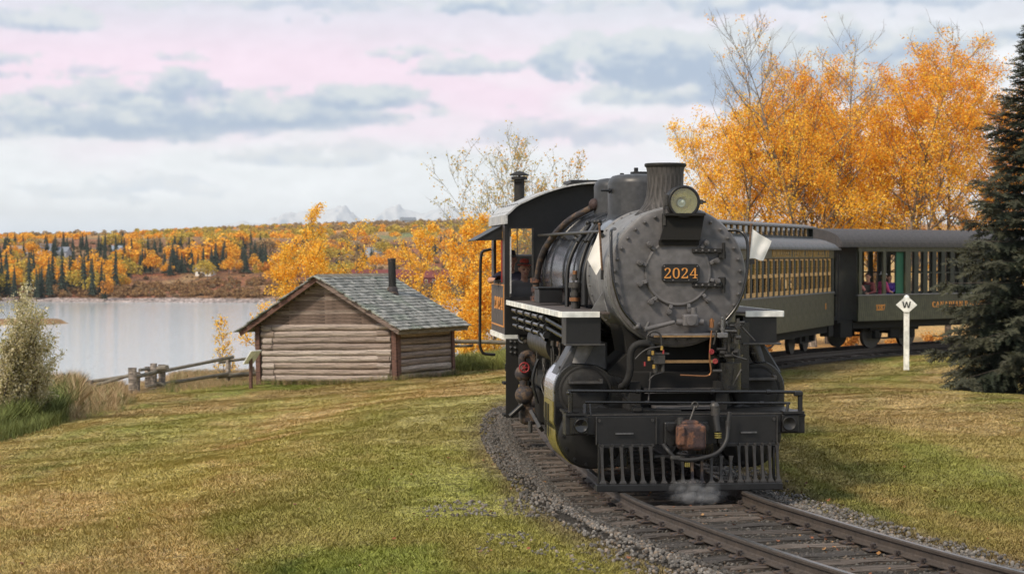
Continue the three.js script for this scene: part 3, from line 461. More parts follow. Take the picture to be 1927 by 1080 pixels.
  part('pipe_valve', [[-0.02, 0.085], [-0.16, 0.07], [-0.3, 0.085]].map(([y, r]) => cylY(r, 0.07, -1.075, SB.y + y - 0.1, -6.23, 10)).concat([ball(0.09, -0.36, SB.y + 1.02, -4.9)]), K.rust, loco);
  part('sand_line', [tube([V(-0.66, SB.y + 0.58, -2.75), V(-0.78, SB.y + 0.46, -2.68), V(-0.92, SB.y + 0.1, -2.55), V(-0.96, SB.y - 0.45, -2.5)], 0.032, 30, 8), tube([V(-0.70, SB.y + 0.58, -3.5), V(-0.82, SB.y + 0.46, -3.45), V(-0.97, SB.y + 0.1, -3.4), V(-1.0, SB.y - 0.45, -3.3)], 0.032, 30, 8), tube([V(-0.66, SB.y + 0.56, -2.4), V(-0.76, SB.y + 0.44, -2.33), V(-0.9, SB.y + 0.05, -2.25), V(-0.92, SB.y - 0.4, -2.2)], 0.05, 30, 8)], K.black, loco);
  for (const z of [-2.35, -2.65, -3.3]) part('rail_clamp', [bar(V(-0.68, SB.y + 0.70, z), V(-0.86, SB.y + 0.45, z + 0.1), 0.03, 8), ball(0.04, -0.70, SB.y + 0.72, z)], K.black, loco);
  // brass check valve standing on the left running board, little box behind it
  const cv = L(1082, 545, 2.3); part('check_valve', [cylY(0.05, 0.36, cv.x, cv.y - 0.08, cv.z, 12), cylY(0.085, 0.07, cv.x, cv.y + 0.06, cv.z, 8), cylY(0.07, 0.05, cv.x, cv.y - 0.06, cv.z, 6), cylY(0.03, 0.1, cv.x, cv.y + 0.18, cv.z, 10), cylY(0.045, 0.03, cv.x, cv.y + 0.14, cv.z, 10)], K.dustSteel, loco); part('brass_nut', [cylY(0.075, 0.05, cv.x, cv.y - 0.13, cv.z, 8), cylY(0.032, 0.05, cv.x, cv.y + 0.23, cv.z, 8), tube([V(cv.x, cv.y - 0.16, cv.z), V(cv.x, cv.y - 0.25, cv.z), V(cv.x + 0.05, cv.y - 0.30, cv.z), V(cv.x + 0.1, cv.y - 0.32, cv.z)], 0.035, 12, 8)], K.copper, loco);
  const tb = L(1032, 560, 4.4); part('tool_box', [box(0.34, 0.2, 0.55, tb.x, 2.29, tb.z, 0.012), box(0.38, 0.025, 0.59, tb.x, 2.405, tb.z, 0.008)], K.black, loco);

  // --- running boards with white edges
  for (const s of [-1, 1]) {
    const edge = 1.43, top = 2.16, rb = part('running_board', [box(0.62, 0.03, 6.25, s * (edge - 0.31), top - 0.015, -3.9, 0.005)], mat(0.09, 0.075, 0.07, 0.9, { size: 0.5, bump: 0.006 }), loco);
    part('white_edge', [box(0.022, 0.075, 6.25, s * (edge + 0.008), top - 0.03, -3.9, 0.004), box(0.49, 0.075, 0.022, s * (edge - 0.245), top - 0.03, -0.764, 0.004)], K.white, rb);
    const sk = part('front_skirt', [box(0.44, 0.36, 0.03, s * 1.14, 1.925, -0.83), box(0.03, 0.36, 0.42, s * 1.345, 1.925, -1.03), box(0.03, 0.36, 0.42, s * 0.935, 1.925, -1.03)], K.black, loco);
    part('step_plate', [box(0.5, 0.022, 0.22, s * 1.135, 1.75, -0.78, 0.005)], K.dustSteel, sk);
  }
  part('blast_brace', [bar(V(-0.80, 2.08, -0.85), V(-0.86, 2.32, -0.9), 0.012, 6), plate([[-1.02, 2.17], [-0.80, 2.17], [-0.86, 2.42]], 0.02).translate(0, 0, -1.0)], K.smokeboxSide, loco);
  // --- three pipes under the left running board
  const pz = [-6.6, -5.9, -5.0, -4.1, -3.3, -2.7, -2.2, -1.75];
  for (const [k, y, r] of [[0, 2.02, 0.045], [1, 1.90, 0.032], [2, 1.79, 0.03]]) { const pts = pz.slice(0, k === 2 ? 6 : 8).map((z, i) => V(-1.37 + (i > 5 ? (i - 5) * 0.13 : 0), y - (i > 5 ? (i - 5) * 0.09 : 0) - (k === 2 && i > 4 ? 0.06 : 0), z)); const p = part('side_pipe', [tube(pts, r, 60, 8, 0.2)], K.blackGloss, loco); part('pipe_clip', pz.slice(1, 6).map((z) => [cylZ(r + 0.018, 0.07, -1.37, y, z, 10), box(0.04, 0.14, 0.03, -1.36, y + 0.06, z)]), K.black, p); }
  part('reach_rod', [tube([V(-1.3, 1.62, -6.6), V(-1.34, 1.56, -6.1), V(-1.34, 1.55, -5.6)], 0.014, 16, 6), bar(V(-1.2, 1.85, -5.6), V(-1.2, 1.45, -5.9), 0.012, 6), bar(V(-1.25, 1.9, -4.6), V(-1.25, 1.0, -4.7), 0.014, 6)], K.dustSteel, loco);

  // --- frames, saddle and black inner boxes added to block light between the wheels
  part('frame', [box(0.14, 0.75, 7.6, -0.55, 0.92, -4.2), box(0.14, 0.75, 7.6, 0.55, 0.92, -4.2), box(1.1, 0.9, 0.5, 0, 0.95, -0.85), box(1.5, 0.8, 1.5, 0, 1.15, -6.2)], K.inside, loco);
  part('saddle', [plate([[-0.95, 0.75], [0.95, 0.75], [0.98, 1.25], [0.55, 1.62], [0.62, 1.98], [-0.62, 1.98], [-0.55, 1.62], [-0.98, 1.25]], 1.0).translate(0, 0, -1.95)], K.inside, loco);
  part('fire_box', [box(1.5, 1.3, 2.2, 0, 1.75, -5.9)], K.inside, loco);
  part('air_tank', [cylZ(0.26, 2.2, -1.05, 1.62, -4.3, 24), cylZ(0.26, 2.2, 1.05, 1.62, -4.3, 24)], K.black, loco);
  // --- steam pipes and cylinders
  for (const s of [-1, 1]) {
    const C = new THREE.Group(); C.name = 'cylinder'; loco.add(C);
    const out = [[0.55, 0.18], [1.0, 0.17], ...arc(1.03, 0.585, 0.43, -80, 0, 8), [1.5, 0.75], ...arc(1.13, 1.16, 0.37, -8, 70, 10), ...arc(1.05, 1.15, 0.34, 95, 140, 5), [0.55, 1.30]].map(([x, y]) => [s * x, y]);
    part('cylinder_block', [plate(s > 0 ? out : out.slice().reverse(), 1.05, 0.012).translate(0, 0, -1.98)], K.blackGloss, C);
    part('cylinder_head', [zl(lathe([[0, 0.10], [0.24, 0.10], [0.30, 0.075], [0.40, 0.06], [0.425, 0.04], [0.43, -0.02]], 48)).translate(s * 1.02, 0.585, -0.93), Array.from({ length: 14 }, (_, i) => { const a = i / 14 * 6.283; return cylZ(0.02, 0.03, s * 1.02 + 0.37 * Math.cos(a), 0.585 + 0.37 * Math.sin(a), -0.86, 6); })], K.black, C);
    part('valve_cover', [zl(lathe([[0, 0.07], [0.2, 0.07], [0.27, 0.05], [0.30, 0.03], [0.31, -0.02]], 40)).translate(s * 1.1, 1.14, -0.93), zl(lathe([[0.30, 0.0], [0.335, 0.012], [0.345, -0.02]], 40)).translate(s * 1.1, 1.14, -0.92)], K.blackDull, C);
    part('step_plate', [box(0.44, 0.035, 0.17, s * 1.12, s < 0 ? 1.27 : 1.30, -0.80, 0.008), box(0.04, 0.05, 0.16, s * 1.12 - 0.2, s < 0 ? 1.29 : 1.32, -0.80, 0.008), box(0.04, 0.05, 0.16, s * 1.12 + 0.2, s < 0 ? 1.29 : 1.32, -0.80, 0.008)], K.dustSteel, C);
    part('jacket_top', [plate(s > 0 ? [[1.508, 1.02], [1.508, 1.16], ...arc(1.13, 1.16, 0.378, 0, 48, 8), ...arc(1.13, 1.16, 0.365, 48, 0, 8), [1.495, 1.02]] : [[-1.508, 1.02], [-1.495, 1.02], ...arc(-1.13, 1.16, 0.365, 180, 132, 8), ...arc(-1.13, 1.16, 0.378, 132, 180, 8)], 0.82).translate(0, 0, -1.83)], K.chrome, C);
    const jo = [[1.509, 1.015], [1.509, 0.75], ...arc(1.03, 0.60, 0.45, 10, -62, 10), ...arc(1.03, 0.60, 0.438, -62, 10, 10), [1.497, 0.75], [1.497, 1.015]].map(([x, y]) => [s * x, y]); if (s < 0) jo.reverse();
    const jk = part('jacket_panel', [plate(jo.reverse(), 0.82).translate(0, 0, -1.83)], K.brassPaint, C);
    part('panel_line', [-0.28, -0.12, 0.04].map((z) => box(0.008, 0.42, 0.05, s * 1.516, 0.75, -1.42 + z)), K.black, jk);
    const sp = part('steam_pipe', [bar(V(s * 1.05, 1.80, -1.12), V(s * 1.20, 1.46, -1.12), 0.16, 20, 0.14), box(0.06, 0.02, 0.3, s * 1.1, 1.62, -1.12)], s < 0 ? K.smokeboxSide : K.blackGloss, loco);
    part('pipe_casing', [plate(s < 0 ? [[-1.24, 1.76], [-0.8, 1.76], [-0.8, 1.40], [-1.46, 1.36]] : [[1.24, 1.76], [1.48, 1.36], [0.8, 1.40], [0.8, 1.76]], 0.5, 0.03).translate(0, 0, -1.5)], s < 0 ? K.dome : K.black, sp);  // left pipe and casing are coloured paler to hold the light on that side
    part('pipe_bolt', [0, 1, 2].map((i) => box(0.05, 0.05, 0.05, s * (1.40 - i * 0.06), 1.44 + i * 0.045, -1.05 - i * 0.02, 0.01)), K.black, sp);
  }
  // --- wheels, rods and valve gear on both sides
  const wheel = (s, z, drv) => {
    const W = new THREE.Group(); W.name = drv ? 'driving_wheel' : 'wheel'; W.position.set(s * 0.74, 0.655, z); loco.add(W); const R = 0.655;
    part('tyre', [new THREE.TorusGeometry(R - 0.05, 0.05, 10, 48).rotateY(Math.PI / 2), cylX(R - 0.012, 0.12, 0, 0, 0, 48)], K.dustSteel, W);
    part('white_rim', [new THREE.TorusGeometry(R - 0.03, 0.014, 6, 48).rotateY(Math.PI / 2).translate(s * 0.07, 0, 0)], K.white, W);
    part('wheel_centre', [cylX(0.13, 0.2, s * 0.03, 0, 0, 20), Array.from({ length: 14 }, (_, i) => { const a = i / 14 * 6.283; return bar(V(s * 0.055, 0.1 * Math.cos(a), 0.1 * Math.sin(a)), V(s * 0.055, 0.58 * Math.cos(a), 0.58 * Math.sin(a)), 0.035, 6); }), plate(arc(0, 0, 0.56, 200, 340, 14), 0.06).rotateY(Math.PI / 2).translate(s * 0.06, 0, 0)], K.black, W);
  };
  for (const s of [-1, 1]) {
    for (const z of [-2.75, -4.3, -5.85]) wheel(s, z, true);
    part('side_rod', [box(0.06, 0.14, 3.3, s * 0.93, 0.46, -4.3, 0.02), ...[-2.75, -4.3, -5.85].map((z) => cylX(0.12, 0.1, s * 0.94, 0.46, z, 20))], K.steel, loco);
    part('main_rod', [box(0.06, 0.16, 2.3, s * 1.02, 0.53, -3.3, 0.02), cylX(0.13, 0.1, s * 1.03, 0.47, -4.3, 20)], K.steel, loco);
    part('crosshead', [box(0.12, 0.34, 0.34, s * 1.03, 0.6, -2.25, 0.02), box(0.1, 0.07, 1.0, s * 1.03, 0.84, -2.4), box(0.1, 0.07, 1.0, s * 1.03, 0.36, -2.4), cylZ(0.045, 0.6, s * 1.03, 0.6, -2.0)], K.dustSteel, loco);
    part('valve_gear', [bar(V(s * 1.15, 1.35, -2.6), V(s * 1.15, 0.55, -2.75), 0.025, 6), bar(V(s * 1.18, 1.5, -3.2), V(s * 1.1, 0.55, -4.2), 0.022, 6), bar(V(s * 1.16, 1.2, -2.0), V(s * 1.16, 1.25, -3.3), 0.03, 6), box(0.08, 0.6, 0.12, s * 1.15, 1.25, -3.3, 0.03), bar(V(s * 1.22, 1.7, -2.4), V(s * 1.22, 0.9, -2.5), 0.014, 6), bar(V(s * 1.27, 1.6, -2.9), V(s * 1.25, 1.0, -2.9), 0.016, 6)], K.dustSteel, loco);
  }
  // fittings hung under the left board: oilers, drip pipes, injector with a red wheel
  rnd = mulberry(43);
  for (let i = 0; i < 9; i++) { const px = rr(1022, 1062), py = rr(635, 690), p = L(px, py, rr(2.2, 3.6)); part('oil_pipe', [tube([p, p.clone().add(V(rr(-0.03, 0.03), -0.1, 0.02)), p.clone().add(V(rr(-0.05, 0.05), -0.25, 0)), p.clone().add(V(rr(-0.05, 0.05), -0.42, rr(-0.1, 0.1)))], 0.011, 14, 6), cylY(0.03, 0.07, p.x, p.y + 0.03, p.z, 8)], i % 3 ? K.dustSteel : K.rustDark, loco); }
  const iv = L(985, 691, 5.4), inj = part('injector', [cylY(0.06, 0.75, iv.x, iv.y - 0.35, iv.z, 12), ball(0.13, iv.x, iv.y - 0.1, iv.z - 0.03), ball(0.15, iv.x + 0.02, iv.y - 0.42, iv.z), tube([V(iv.x, iv.y + 0.02, iv.z - 0.1), V(iv.x, iv.y + 0.16, iv.z - 0.08), V(iv.x + 0.12, iv.y + 0.18, iv.z - 0.1), V(iv.x + 0.2, iv.y + 0.05, iv.z - 0.1)], 0.06, 16, 10), ball(0.12, iv.x + 0.18, iv.y - 0.5, iv.z, 10, 8), box(0.3, 0.5, 0.3, iv.x + 0.1, iv.y - 0.62, iv.z - 0.1, 0.08)], K.rustDark, loco);
  part('hand_wheel', [new THREE.TorusGeometry(0.072, 0.011, 8, 24).translate(iv.x, iv.y, iv.z + 0.12), [0, 1, 2, 3, 4].map((k) => bar(V(iv.x, iv.y, iv.z + 0.12), V(iv.x + 0.07 * Math.cos(k * 1.257), iv.y + 0.07 * Math.sin(k * 1.257), iv.z + 0.12), 0.007, 6)), cylZ(0.02, 0.16, iv.x, iv.y, iv.z + 0.06)], K.red, inj);
  part('drain_pipe', [bar(L(984, 762, 5.3), L(960, 784, 5.3), 0.038, 10), tube([L(1014, 676, 3.9), L(1008, 690, 3.9), L(1003, 720, 3.9), L(1012, 760, 3.9)], 0.022, 20, 8)], K.black, loco);
  part('ash_pan', [box(0.5, 0.55, 0.9, -0.95, 0.62, -5.6, 0.06), box(0.6, 0.2, 1.6, -0.95, 1.05, -4.9, 0.05), box(0.5, 0.5, 1.2, 0.95, 0.7, -5.6, 0.06)], K.inside, loco);
  part('cylinder_cock', [boxR(0.05, 0.10, 0.42, L(1010, 792, 2.3), [0.5, 0.2, 0.6], 0.01), cylY(0.03, 0.16, L(998, 788, 2.6).x, 0.55, -2.6)], K.dustSteel, loco);

  // --- cab
  const cz = -7.05, hw = 1.47, cl = 2.05, wallT = 0.03, eave = 3.50, peak = 4.02;
  const roofY = (x) => { const t = Math.abs(x) / hw; return peak - (peak - eave) * (t < 0.84 ? 0.62 * t * t / 0.7056 : 0.62 + 0.38 * Math.pow((t - 0.84) / 0.16, 1.5)); };
  const cab = new THREE.Group(); cab.name = 'cab'; loco.add(cab);
  const front = new THREE.Shape(); front.moveTo(-hw, 1.62); front.lineTo(hw, 1.62); front.lineTo(hw, eave); for (let i = 0; i <= 40; i++) { const x = hw - 2 * hw * i / 40; front.lineTo(x, roofY(x) - 0.01); } front.lineTo(-hw, 1.62);
  const hole = (s) => { const h = new THREE.Path(), a = s * 1.375, b = s * 1.035; h.moveTo(a, 2.22); h.lineTo(a, 3.30); h.lineTo(b, 3.30); h.lineTo(b, 2.22); h.lineTo(a, 2.22); return h; };
  front.holes.push(hole(-1), hole(1));
  part('cab_front', [new THREE.ExtrudeGeometry(front, { depth: wallT, bevelEnabled: false }).translate(0, 0, cz)], K.black, cab);
  for (const s of [-1, 1]) { const w = part('cab_window', [box(0.025, 1.10, 0.05, s * 1.385, 2.76, cz + 0.03), box(0.025, 1.10, 0.05, s * 1.022, 2.76, cz + 0.03), box(0.34, 0.022, 0.05, s * 1.203, 3.31, cz + 0.03)], s < 0 ? K.dustSteel : K.black, cab); part('window_bar', [box(0.012, 0.45, 0.02, s * 1.27, 3.07, cz + 0.02), box(0.33, 0.014, 0.02, s * 1.205, 2.86, cz + 0.02)], K.black, w); }
  for (const s of [-1, 1]) {
    const side = part('cab_side', [box(wallT, 0.83, cl, s * (hw - 0.015), 2.035, cz - cl / 2), box(wallT, 0.24, cl, s * (hw - 0.015), 3.38, cz - cl / 2), box(wallT, 0.82, 0.32, s * (hw - 0.015), 2.855, cz - 0.16), box(wallT, 0.82, 0.36, s * (hw - 0.015), 2.855, cz - cl + 0.18)], K.cabSide, cab);
    part('side_trim', [box(0.012, 0.022, cl - 0.1, s * (hw + 0.006), 2.40, cz - cl / 2), box(0.012, 0.022, cl - 0.1, s * (hw + 0.006), 1.74, cz - cl / 2), box(0.012, 0.66, 0.022, s * (hw + 0.006), 2.07, cz - 0.08)], K.gold, side);
    part('numeral', [text('2024', 0.2, 0.012, font, 1.7, 0.2).rotateY(s * Math.PI / 2).translate(s * (hw + 0.002), 2.10, cz - 0.85)], K.gold, side);
    part('white_edge', [box(0.03, 0.08, cl, s * (hw + 0.012), 1.58, cz - cl / 2), box(0.22, 0.08, 0.03, s * (hw - 0.10), 1.58, cz + 0.01)], K.white, side);
    part('arm_rest', [box(0.14, 0.035, 1.2, s * (hw + 0.05), 2.46, cz - 0.95, 0.01)], K.black, side);
    part('awning', [boxR(0.52, 0.022, 1.35, V(s * (hw + 0.20), 3.24, cz - 1.0), [0, 0, s * -0.5], 0.004), plate(s > 0 ? [[1.47, 3.36], [1.47, 3.12], [1.90, 3.11]] : [[-1.47, 3.36], [-1.90, 3.11], [-1.47, 3.12]], 0.015).translate(0, 0, cz - 0.36)], K.black, cab);
    part('grab_iron', [tube([V(s * (hw + 0.02), 2.98, cz - 1.9), V(s * (hw + 0.17), 2.94, cz - 1.9), V(s * (hw + 0.20), 2.75, cz - 1.9), V(s * (hw + 0.21), 1.9, cz - 1.9), V(s * (hw + 0.21), 1.35, cz - 1.9), V(s * (hw + 0.15), 1.22, cz - 1.9), V(s * (hw - 0.05), 1.2, cz - 1.9)], 0.025, 60, 8, 0.2)], K.black, cab);
    const stp = part('cab_step', [box(0.20, 1.25, 0.03, s * 1.36, 0.93, cz + 0.10), box(0.26, 0.04, 0.3, s * 1.36, 0.34, cz - 0.05), box(0.26, 0.04, 0.3, s * 1.36, 0.85, cz - 0.05)], K.inside, cab);
    part('step_bolt', [1.52, 1.43, 1.35].map((y) => [cylZ(0.018, 0.05, s * 1.39, y, cz + 0.13, 6), cylZ(0.018, 0.05, s * 1.32, y - 0.01, cz + 0.13, 6)]), K.chrome, stp);
  }
  const rs = []; for (let i = 0; i < 40; i++) { const x0 = -hw - 0.02 + (2 * hw + 0.04) * i / 40, x1 = -hw - 0.02 + (2 * hw + 0.04) * (i + 1) / 40, y0 = roofY(clamp(x0, -hw, hw)), y1 = roofY(clamp(x1, -hw, hw)); rs.push(boxR(Math.hypot(x1 - x0, y1 - y0) + 0.004, 0.025, cl + 0.62, V((x0 + x1) / 2, (y0 + y1) / 2, cz - cl / 2 + 0.13), [0, 0, Math.atan2(y1 - y0, x1 - x0)])); }
  const rf = part('cab_roof', rs, K.roofGrey, cab);
  part('roof_rivet', [-1.44, -1.30].map((x) => Array.from({ length: 9 }, (_, i) => ball(0.014, x, roofY(x) + 0.014, cz + 0.3 - i * 0.28, 6, 4))), K.inside, rf).userData.kind = 'stuff';
  part('roof_edge', [-1, 1].map((s) => box(0.03, 0.14, cl + 0.62, s * (hw + 0.015), 3.44, cz - cl / 2 + 0.13)), K.roofGrey, rf);
  part('roof_hatch', [box(0.7, 0.05, 0.9, -0.05, peak + 0.035, cz - 0.5, 0.01), box(0.6, 0.06, 0.8, -0.05, peak, cz - 0.5)], K.black, rf);
  part('back_head', [cylZ(0.85, 0.1, 0, 2.55, cz - 0.25, 32), box(1.6, 1.1, 0.25, 0, 2.1, cz - 0.22), box(2.7, 0.05, cl, 0, 1.60, cz - cl / 2), box(0.4, 0.5, 0.5, -1.05, 1.9, cz - 1.1, 0.03), box(0.4, 0.5, 0.5, 1.05, 1.9, cz - 1.1, 0.03)], K.inside, cab);
  part('cab_post', [box(0.05, 1.0, 0.07, -hw + 0.05, 2.85, cz - cl + 0.04), box(0.022, 0.72, 0.022, -hw - 0.005, 2.80, cz - 0.36)], K.red, cab);
  part('window_sash', [box(0.02, 0.9, 0.05, -1.38, 2.72, cz + 0.055), box(0.02, 0.5, 0.03, -1.40, 2.9, cz - 0.1)], K.roofGrey, cab);
  const vp = V(-1.03, 0, cz - 1.75), ventY = roofY(-1.03);
  const vent = part('stove_pipe', [cylY(0.088, 0.42, vp.x, ventY + 0.14, vp.z, 24)], K.blackDull, cab);
  part('pipe_cap', [lathe([[0.165, 0], [0.16, 0.015], [0.06, 0.065], [0, 0.075]], 28).translate(vp.x, ventY + 0.42, vp.z), cylY(0.135, 0.05, vp.x, ventY + 0.375, vp.z, 28, 0.135), lathe([[0.088, 0], [0.15, 0.0], [0.15, 0.012], [0.088, 0.012]], 28).translate(vp.x, ventY + 0.315, vp.z), cylY(0.02, 0.12, vp.x, ventY + 0.38, vp.z)], K.blackDull, vent);

  // --- buffer beam, pilot and coupler
  const beam = part('buffer_beam', [box(3.0, 0.24, 0.26, 0.015, 0.795, -0.13, 0.012), box(2.9, 0.03, 0.7, 0, 0.93, -0.42)], K.black, loco);
  part('beam_edge', [box(2.98, 0.014, 0.05, 0.015, 0.922, -0.02)], K.dustSteel, beam);
  for (const s of [-1, 1]) { part('pole_pocket', [box(0.22, 0.22, 0.05, s * 1.32, 0.80, 0.02, 0.015), zl(lathe([[0.088, 0.0], [0.088, 0.03], [0.075, 0.032], [0.05, 0.008], [0, 0.0]], 24)).translate(s * 1.30, 0.80, 0.045)], s < 0 ? K.blackGloss : K.black, beam); part('foot_board', [box(0.26, 0.03, 0.34, s * 1.36, 0.935, -0.1)], K.black, beam); }
  const pilot = new THREE.Group(); pilot.name = 'pilot'; loco.add(pilot);
  part('pilot_plate', [box(0.73, 0.34, 0.03, -0.745, 0.735, 0.055, 0.006), box(0.73, 0.34, 0.03, 0.77, 0.735, 0.055, 0.006), box(0.76, 0.34, 0.03, 0.01, 0.735, 0.03)], K.black, pilot);
  part('plate_edge', [-1.115, -0.375, 1.14].map((x) => box(0.012, 0.34, 0.02, x, 0.735, 0.075)), K.dustSteel, pilot);
  part('bar_holder', [box(0.70, 0.05, 0.06, -0.745, 0.55, 0.075, 0.01), box(0.70, 0.05, 0.06, 0.77, 0.55, 0.075, 0.01), box(0.8, 0.04, 0.05, 0.0, 0.41, 0.06, 0.01), [-1.08, 1.1].map((x) => box(0.025, 0.5, 0.05, x, 0.35, 0.07))], K.black, pilot);
  part('pilot_toe', [plate([[-1.14, 0], [-0.6, 0.11], [0.6, 0.11], [1.16, 0], [1.16, -0.16], [-1.14, -0.16]], 0.085, 0.008).rotateX(-Math.PI / 2).translate(0, 0.012, 0.13)], K.black, pilot);
  const barG = (h) => { const rows = [[0.060, 0.05, 0], [0.044, 0.05, 0.06], [0.032, 0.042, 0.2], [0.030, 0.04, 0.5], [0.030, 0.04, 0.75], [0.042, 0.05, 0.9], [0.075, 0.06, 0.96], [0.082, 0.06, 1]].map(([w, d, t]) => [w, d, (t) * h]); const P = [], I = []; for (const [w, d, y] of rows) P.push(-w / 2, y, d / 2, w / 2, y, d / 2, w / 2, y, -d / 2, -w / 2, y, -d / 2); for (let i = 0; i < rows.length - 1; i++) for (let j = 0; j < 4; j++) { const a = i * 4 + j, b = i * 4 + (j + 1) % 4; I.push(a, b, a + 4, b, b + 4, a + 4); } const g = new THREE.BufferGeometry(); g.setAttribute('position', new THREE.Float32BufferAttribute(P, 3)); g.setIndex(I); const q = g.toNonIndexed(); q.computeVertexNormals(); return boxUV(q); };
  const longBar = barG(0.46).rotateZ(Math.PI).translate(0, 0.46, 0), shortBar = barG(0.33).rotateZ(Math.PI).translate(0, 0.33, 0);
  const put = (g, x, lean, m) => share('pilot_bar', g, m, pilot, [x, 0.09, 0.15], [-0.14, 0, lean]);
  for (let i = 0; i < 6; i++) put(longBar, -1.045 + i * 0.124, 0.02 + i * 0.006, K.bar);
  for (let i = 0; i < 8; i++) put(shortBar, -0.29 + i * 0.118, 0.03 - i * 0.012, i > 2 && i < 5 ? K.rustDark : K.bar);
  for (let i = 0; i < 6; i++) put(longBar, 0.66 + i * 0.096, 0.02 - i * 0.002, K.bar);
  part('bar_bolt', [...Array(6).keys()].map((i) => [cylZ(0.018, 0.03, -1.045 + i * 0.124, 0.56, 0.12, 6), cylZ(0.018, 0.03, 0.66 + i * 0.096, 0.56, 0.12, 6)]).concat([[-1.08, 0.86], [-0.42, 0.86], [0.45, 0.86], [1.1, 0.86], [-0.12, 0.84], [0.38, 0.84]].map(([x, y]) => cylZ(0.022, 0.03, x, y, 0.08, 6))), K.bar, pilot).userData.kind = 'stuff';
  part('lift_ring', [box(0.22, 0.014, 0.05, -0.77, 0.70, 0.09), box(0.20, 0.014, 0.05, 0.78, 0.70, 0.09)], K.steel, pilot);
  const cp = new THREE.Group(); cp.name = 'coupler'; loco.add(cp);
  const cc = L(1301, 822, -0.25);
  part('knuckle', [new RoundedBoxGeometry(0.34, 0.32, 0.26, 3, 0.06).translate(cc.x, cc.y, 0.26), box(0.22, 0.08, 0.2, cc.x - 0.02, cc.y + 0.16, 0.24, 0.03), box(0.1, 0.24, 0.14, cc.x - 0.15, cc.y + 0.02, 0.36, 0.03)], K.rust, cp);
  part('coupler_shank', [box(0.26, 0.22, 0.5, cc.x, cc.y, 0.0, 0.02), box(0.56, 0.30, 0.06, 0.0, cc.y + 0.02, 0.07, 0.03), cylZ(0.05, 0.06, cc.x - 0.23, cc.y + 0.1, 0.11, 6), cylZ(0.05, 0.06, cc.x - 0.23, cc.y - 0.08, 0.11, 6), cylZ(0.05, 0.06, cc.x + 0.21, cc.y + 0.1, 0.11, 6)], K.black, cp);
  part('lift_pin', [bar(V(cc.x - 0.02, cc.y + 0.16, 0.24), V(cc.x + 0.06, cc.y + 0.36, 0.2), 0.014, 8), new THREE.TorusGeometry(0.035, 0.012, 8, 16).translate(cc.x + 0.06, cc.y + 0.38, 0.2), cylY(0.04, 0.09, cc.x - 0.13, cc.y + 0.19, 0.26)], K.dustSteel, cp);
  const hose = part('air_hose', [tube([L(1347, 770, -0.2), L(1349, 790, -0.22), L(1352, 812, -0.24)], 0.04, 16, 12), tube([L(1374, 775, -0.2), L(1371, 800, -0.22), L(1368, 830, -0.28), L(1352, 852, -0.32), L(1325, 862, -0.34), L(1296, 866, -0.34), L(1272, 862, -0.32), L(1258, 848, -0.3), L(1250, 838, -0.2)], 0.026, 50, 10)], K.rubber, loco);
  part('hose_coupling', [0, 1, 2].map((i) => { const p = L(1352.5, 816 + i * 4, -0.24); return new THREE.TorusGeometry(0.038, 0.008, 8, 18).rotateX(Math.PI / 2).translate(p.x, p.y, p.z); }).concat([0, 1, 2].map((i) => { const p = L(1291 + i * 3.2, 875, -0.34); return box(0.012, 0.05, 0.05, p.x, p.y, p.z); })), K.brassPaint, hose);
  const gp = L(1272, 862, -0.32), g2 = L(1371, 800, -0.22), g3 = L(1347, 775, -0.2); part('glad_hand', [box(0.13, 0.05, 0.06, gp.x, gp.y, gp.z, 0.015), cylY(0.03, 0.1, g2.x, g2.y, g2.z), cylY(0.055, 0.09, g3.x, g3.y, g3.z, 8), ball(0.06, g3.x, g3.y + 0.06, g3.z - 0.04)], K.dustSteel, hose);
  // --- front hand rails and posts
  const rail = (xa, xb, py, d, r, name) => part(name, [bar(L(xa, py, d), L(xb, py + 2, d), r, 10), [0.3, 0.62, 0.86].map((t) => { const p = L(xa, py, d).lerp(L(xb, py + 2, d), t); return cylX(r + 0.012, 0.05, p.x, p.y, p.z, 10); })], K.blackGloss, loco);
  rail(1068, 1508, 736, 0.05, 0.020, 'front_rail'); rail(1101, 1488, 757, 0.02, 0.016, 'front_rail');
  const pe = L(1508, 740, 0.05); part('rail_post', [box(0.11, 0.06, 0.08, pe.x - 0.03, pe.y - 0.005, pe.z, 0.015), box(0.055, 0.24, 0.05, pe.x - 0.005, pe.y - 0.14, pe.z, 0.01), box(0.14, 0.03, 0.12, pe.x - 0.02, pe.y - 0.27, pe.z, 0.008)], K.black, loco);
  const pf = L(1071, 740, 0.05); part('rail_post', [cylY(0.03, 0.24, pf.x + 0.02, pf.y - 0.12, pf.z, 10), cylY(0.05, 0.05, pf.x + 0.03, pf.y - 0.26, pf.z, 10, 0.1), ball(0.03, pf.x, pf.y, pf.z)], K.blackGloss, loco);
  const pg = L(1101, 760, 0.02); part('rail_post', [bar(pg, V(pg.x - 0.005, 0.90, 0.0), 0.024, 8), bar(V(pg.x + 0.06, pg.y, pg.z), V(pg.x + 0.07, 0.92, 0), 0.014, 8)], K.blackGloss, loco);
  const ph2 = L(1484, 760, 0.02); part('rail_post', [bar(ph2, V(ph2.x - 0.02, 0.92, 0.0), 0.02, 8)], K.black, loco);
  // --- fittings below the smokebox
  const shelf = part('front_shelf', [box(0.84, 0.04, 0.3, 0.05, 1.885, -0.42, 0.01), box(0.95, 0.05, 0.5, 0.05, 1.18, -0.62), box(0.75, 0.03, 0.4, 0.06, 0.98, -0.42)], K.smokebox, loco);
  part('copper_strip', [box(0.80, 0.022, 0.02, 0.06, 1.87, -0.262), box(0.72, 0.035, 0.03, 0.12, 1.55, -0.40), box(0.76, 0.02, 0.02, 0.06, 1.275, -0.35)].slice(0, 2), mat(0.30, 0.19, 0.09, 0.5, { metal: 0.5, size: 0.2 }), shelf);
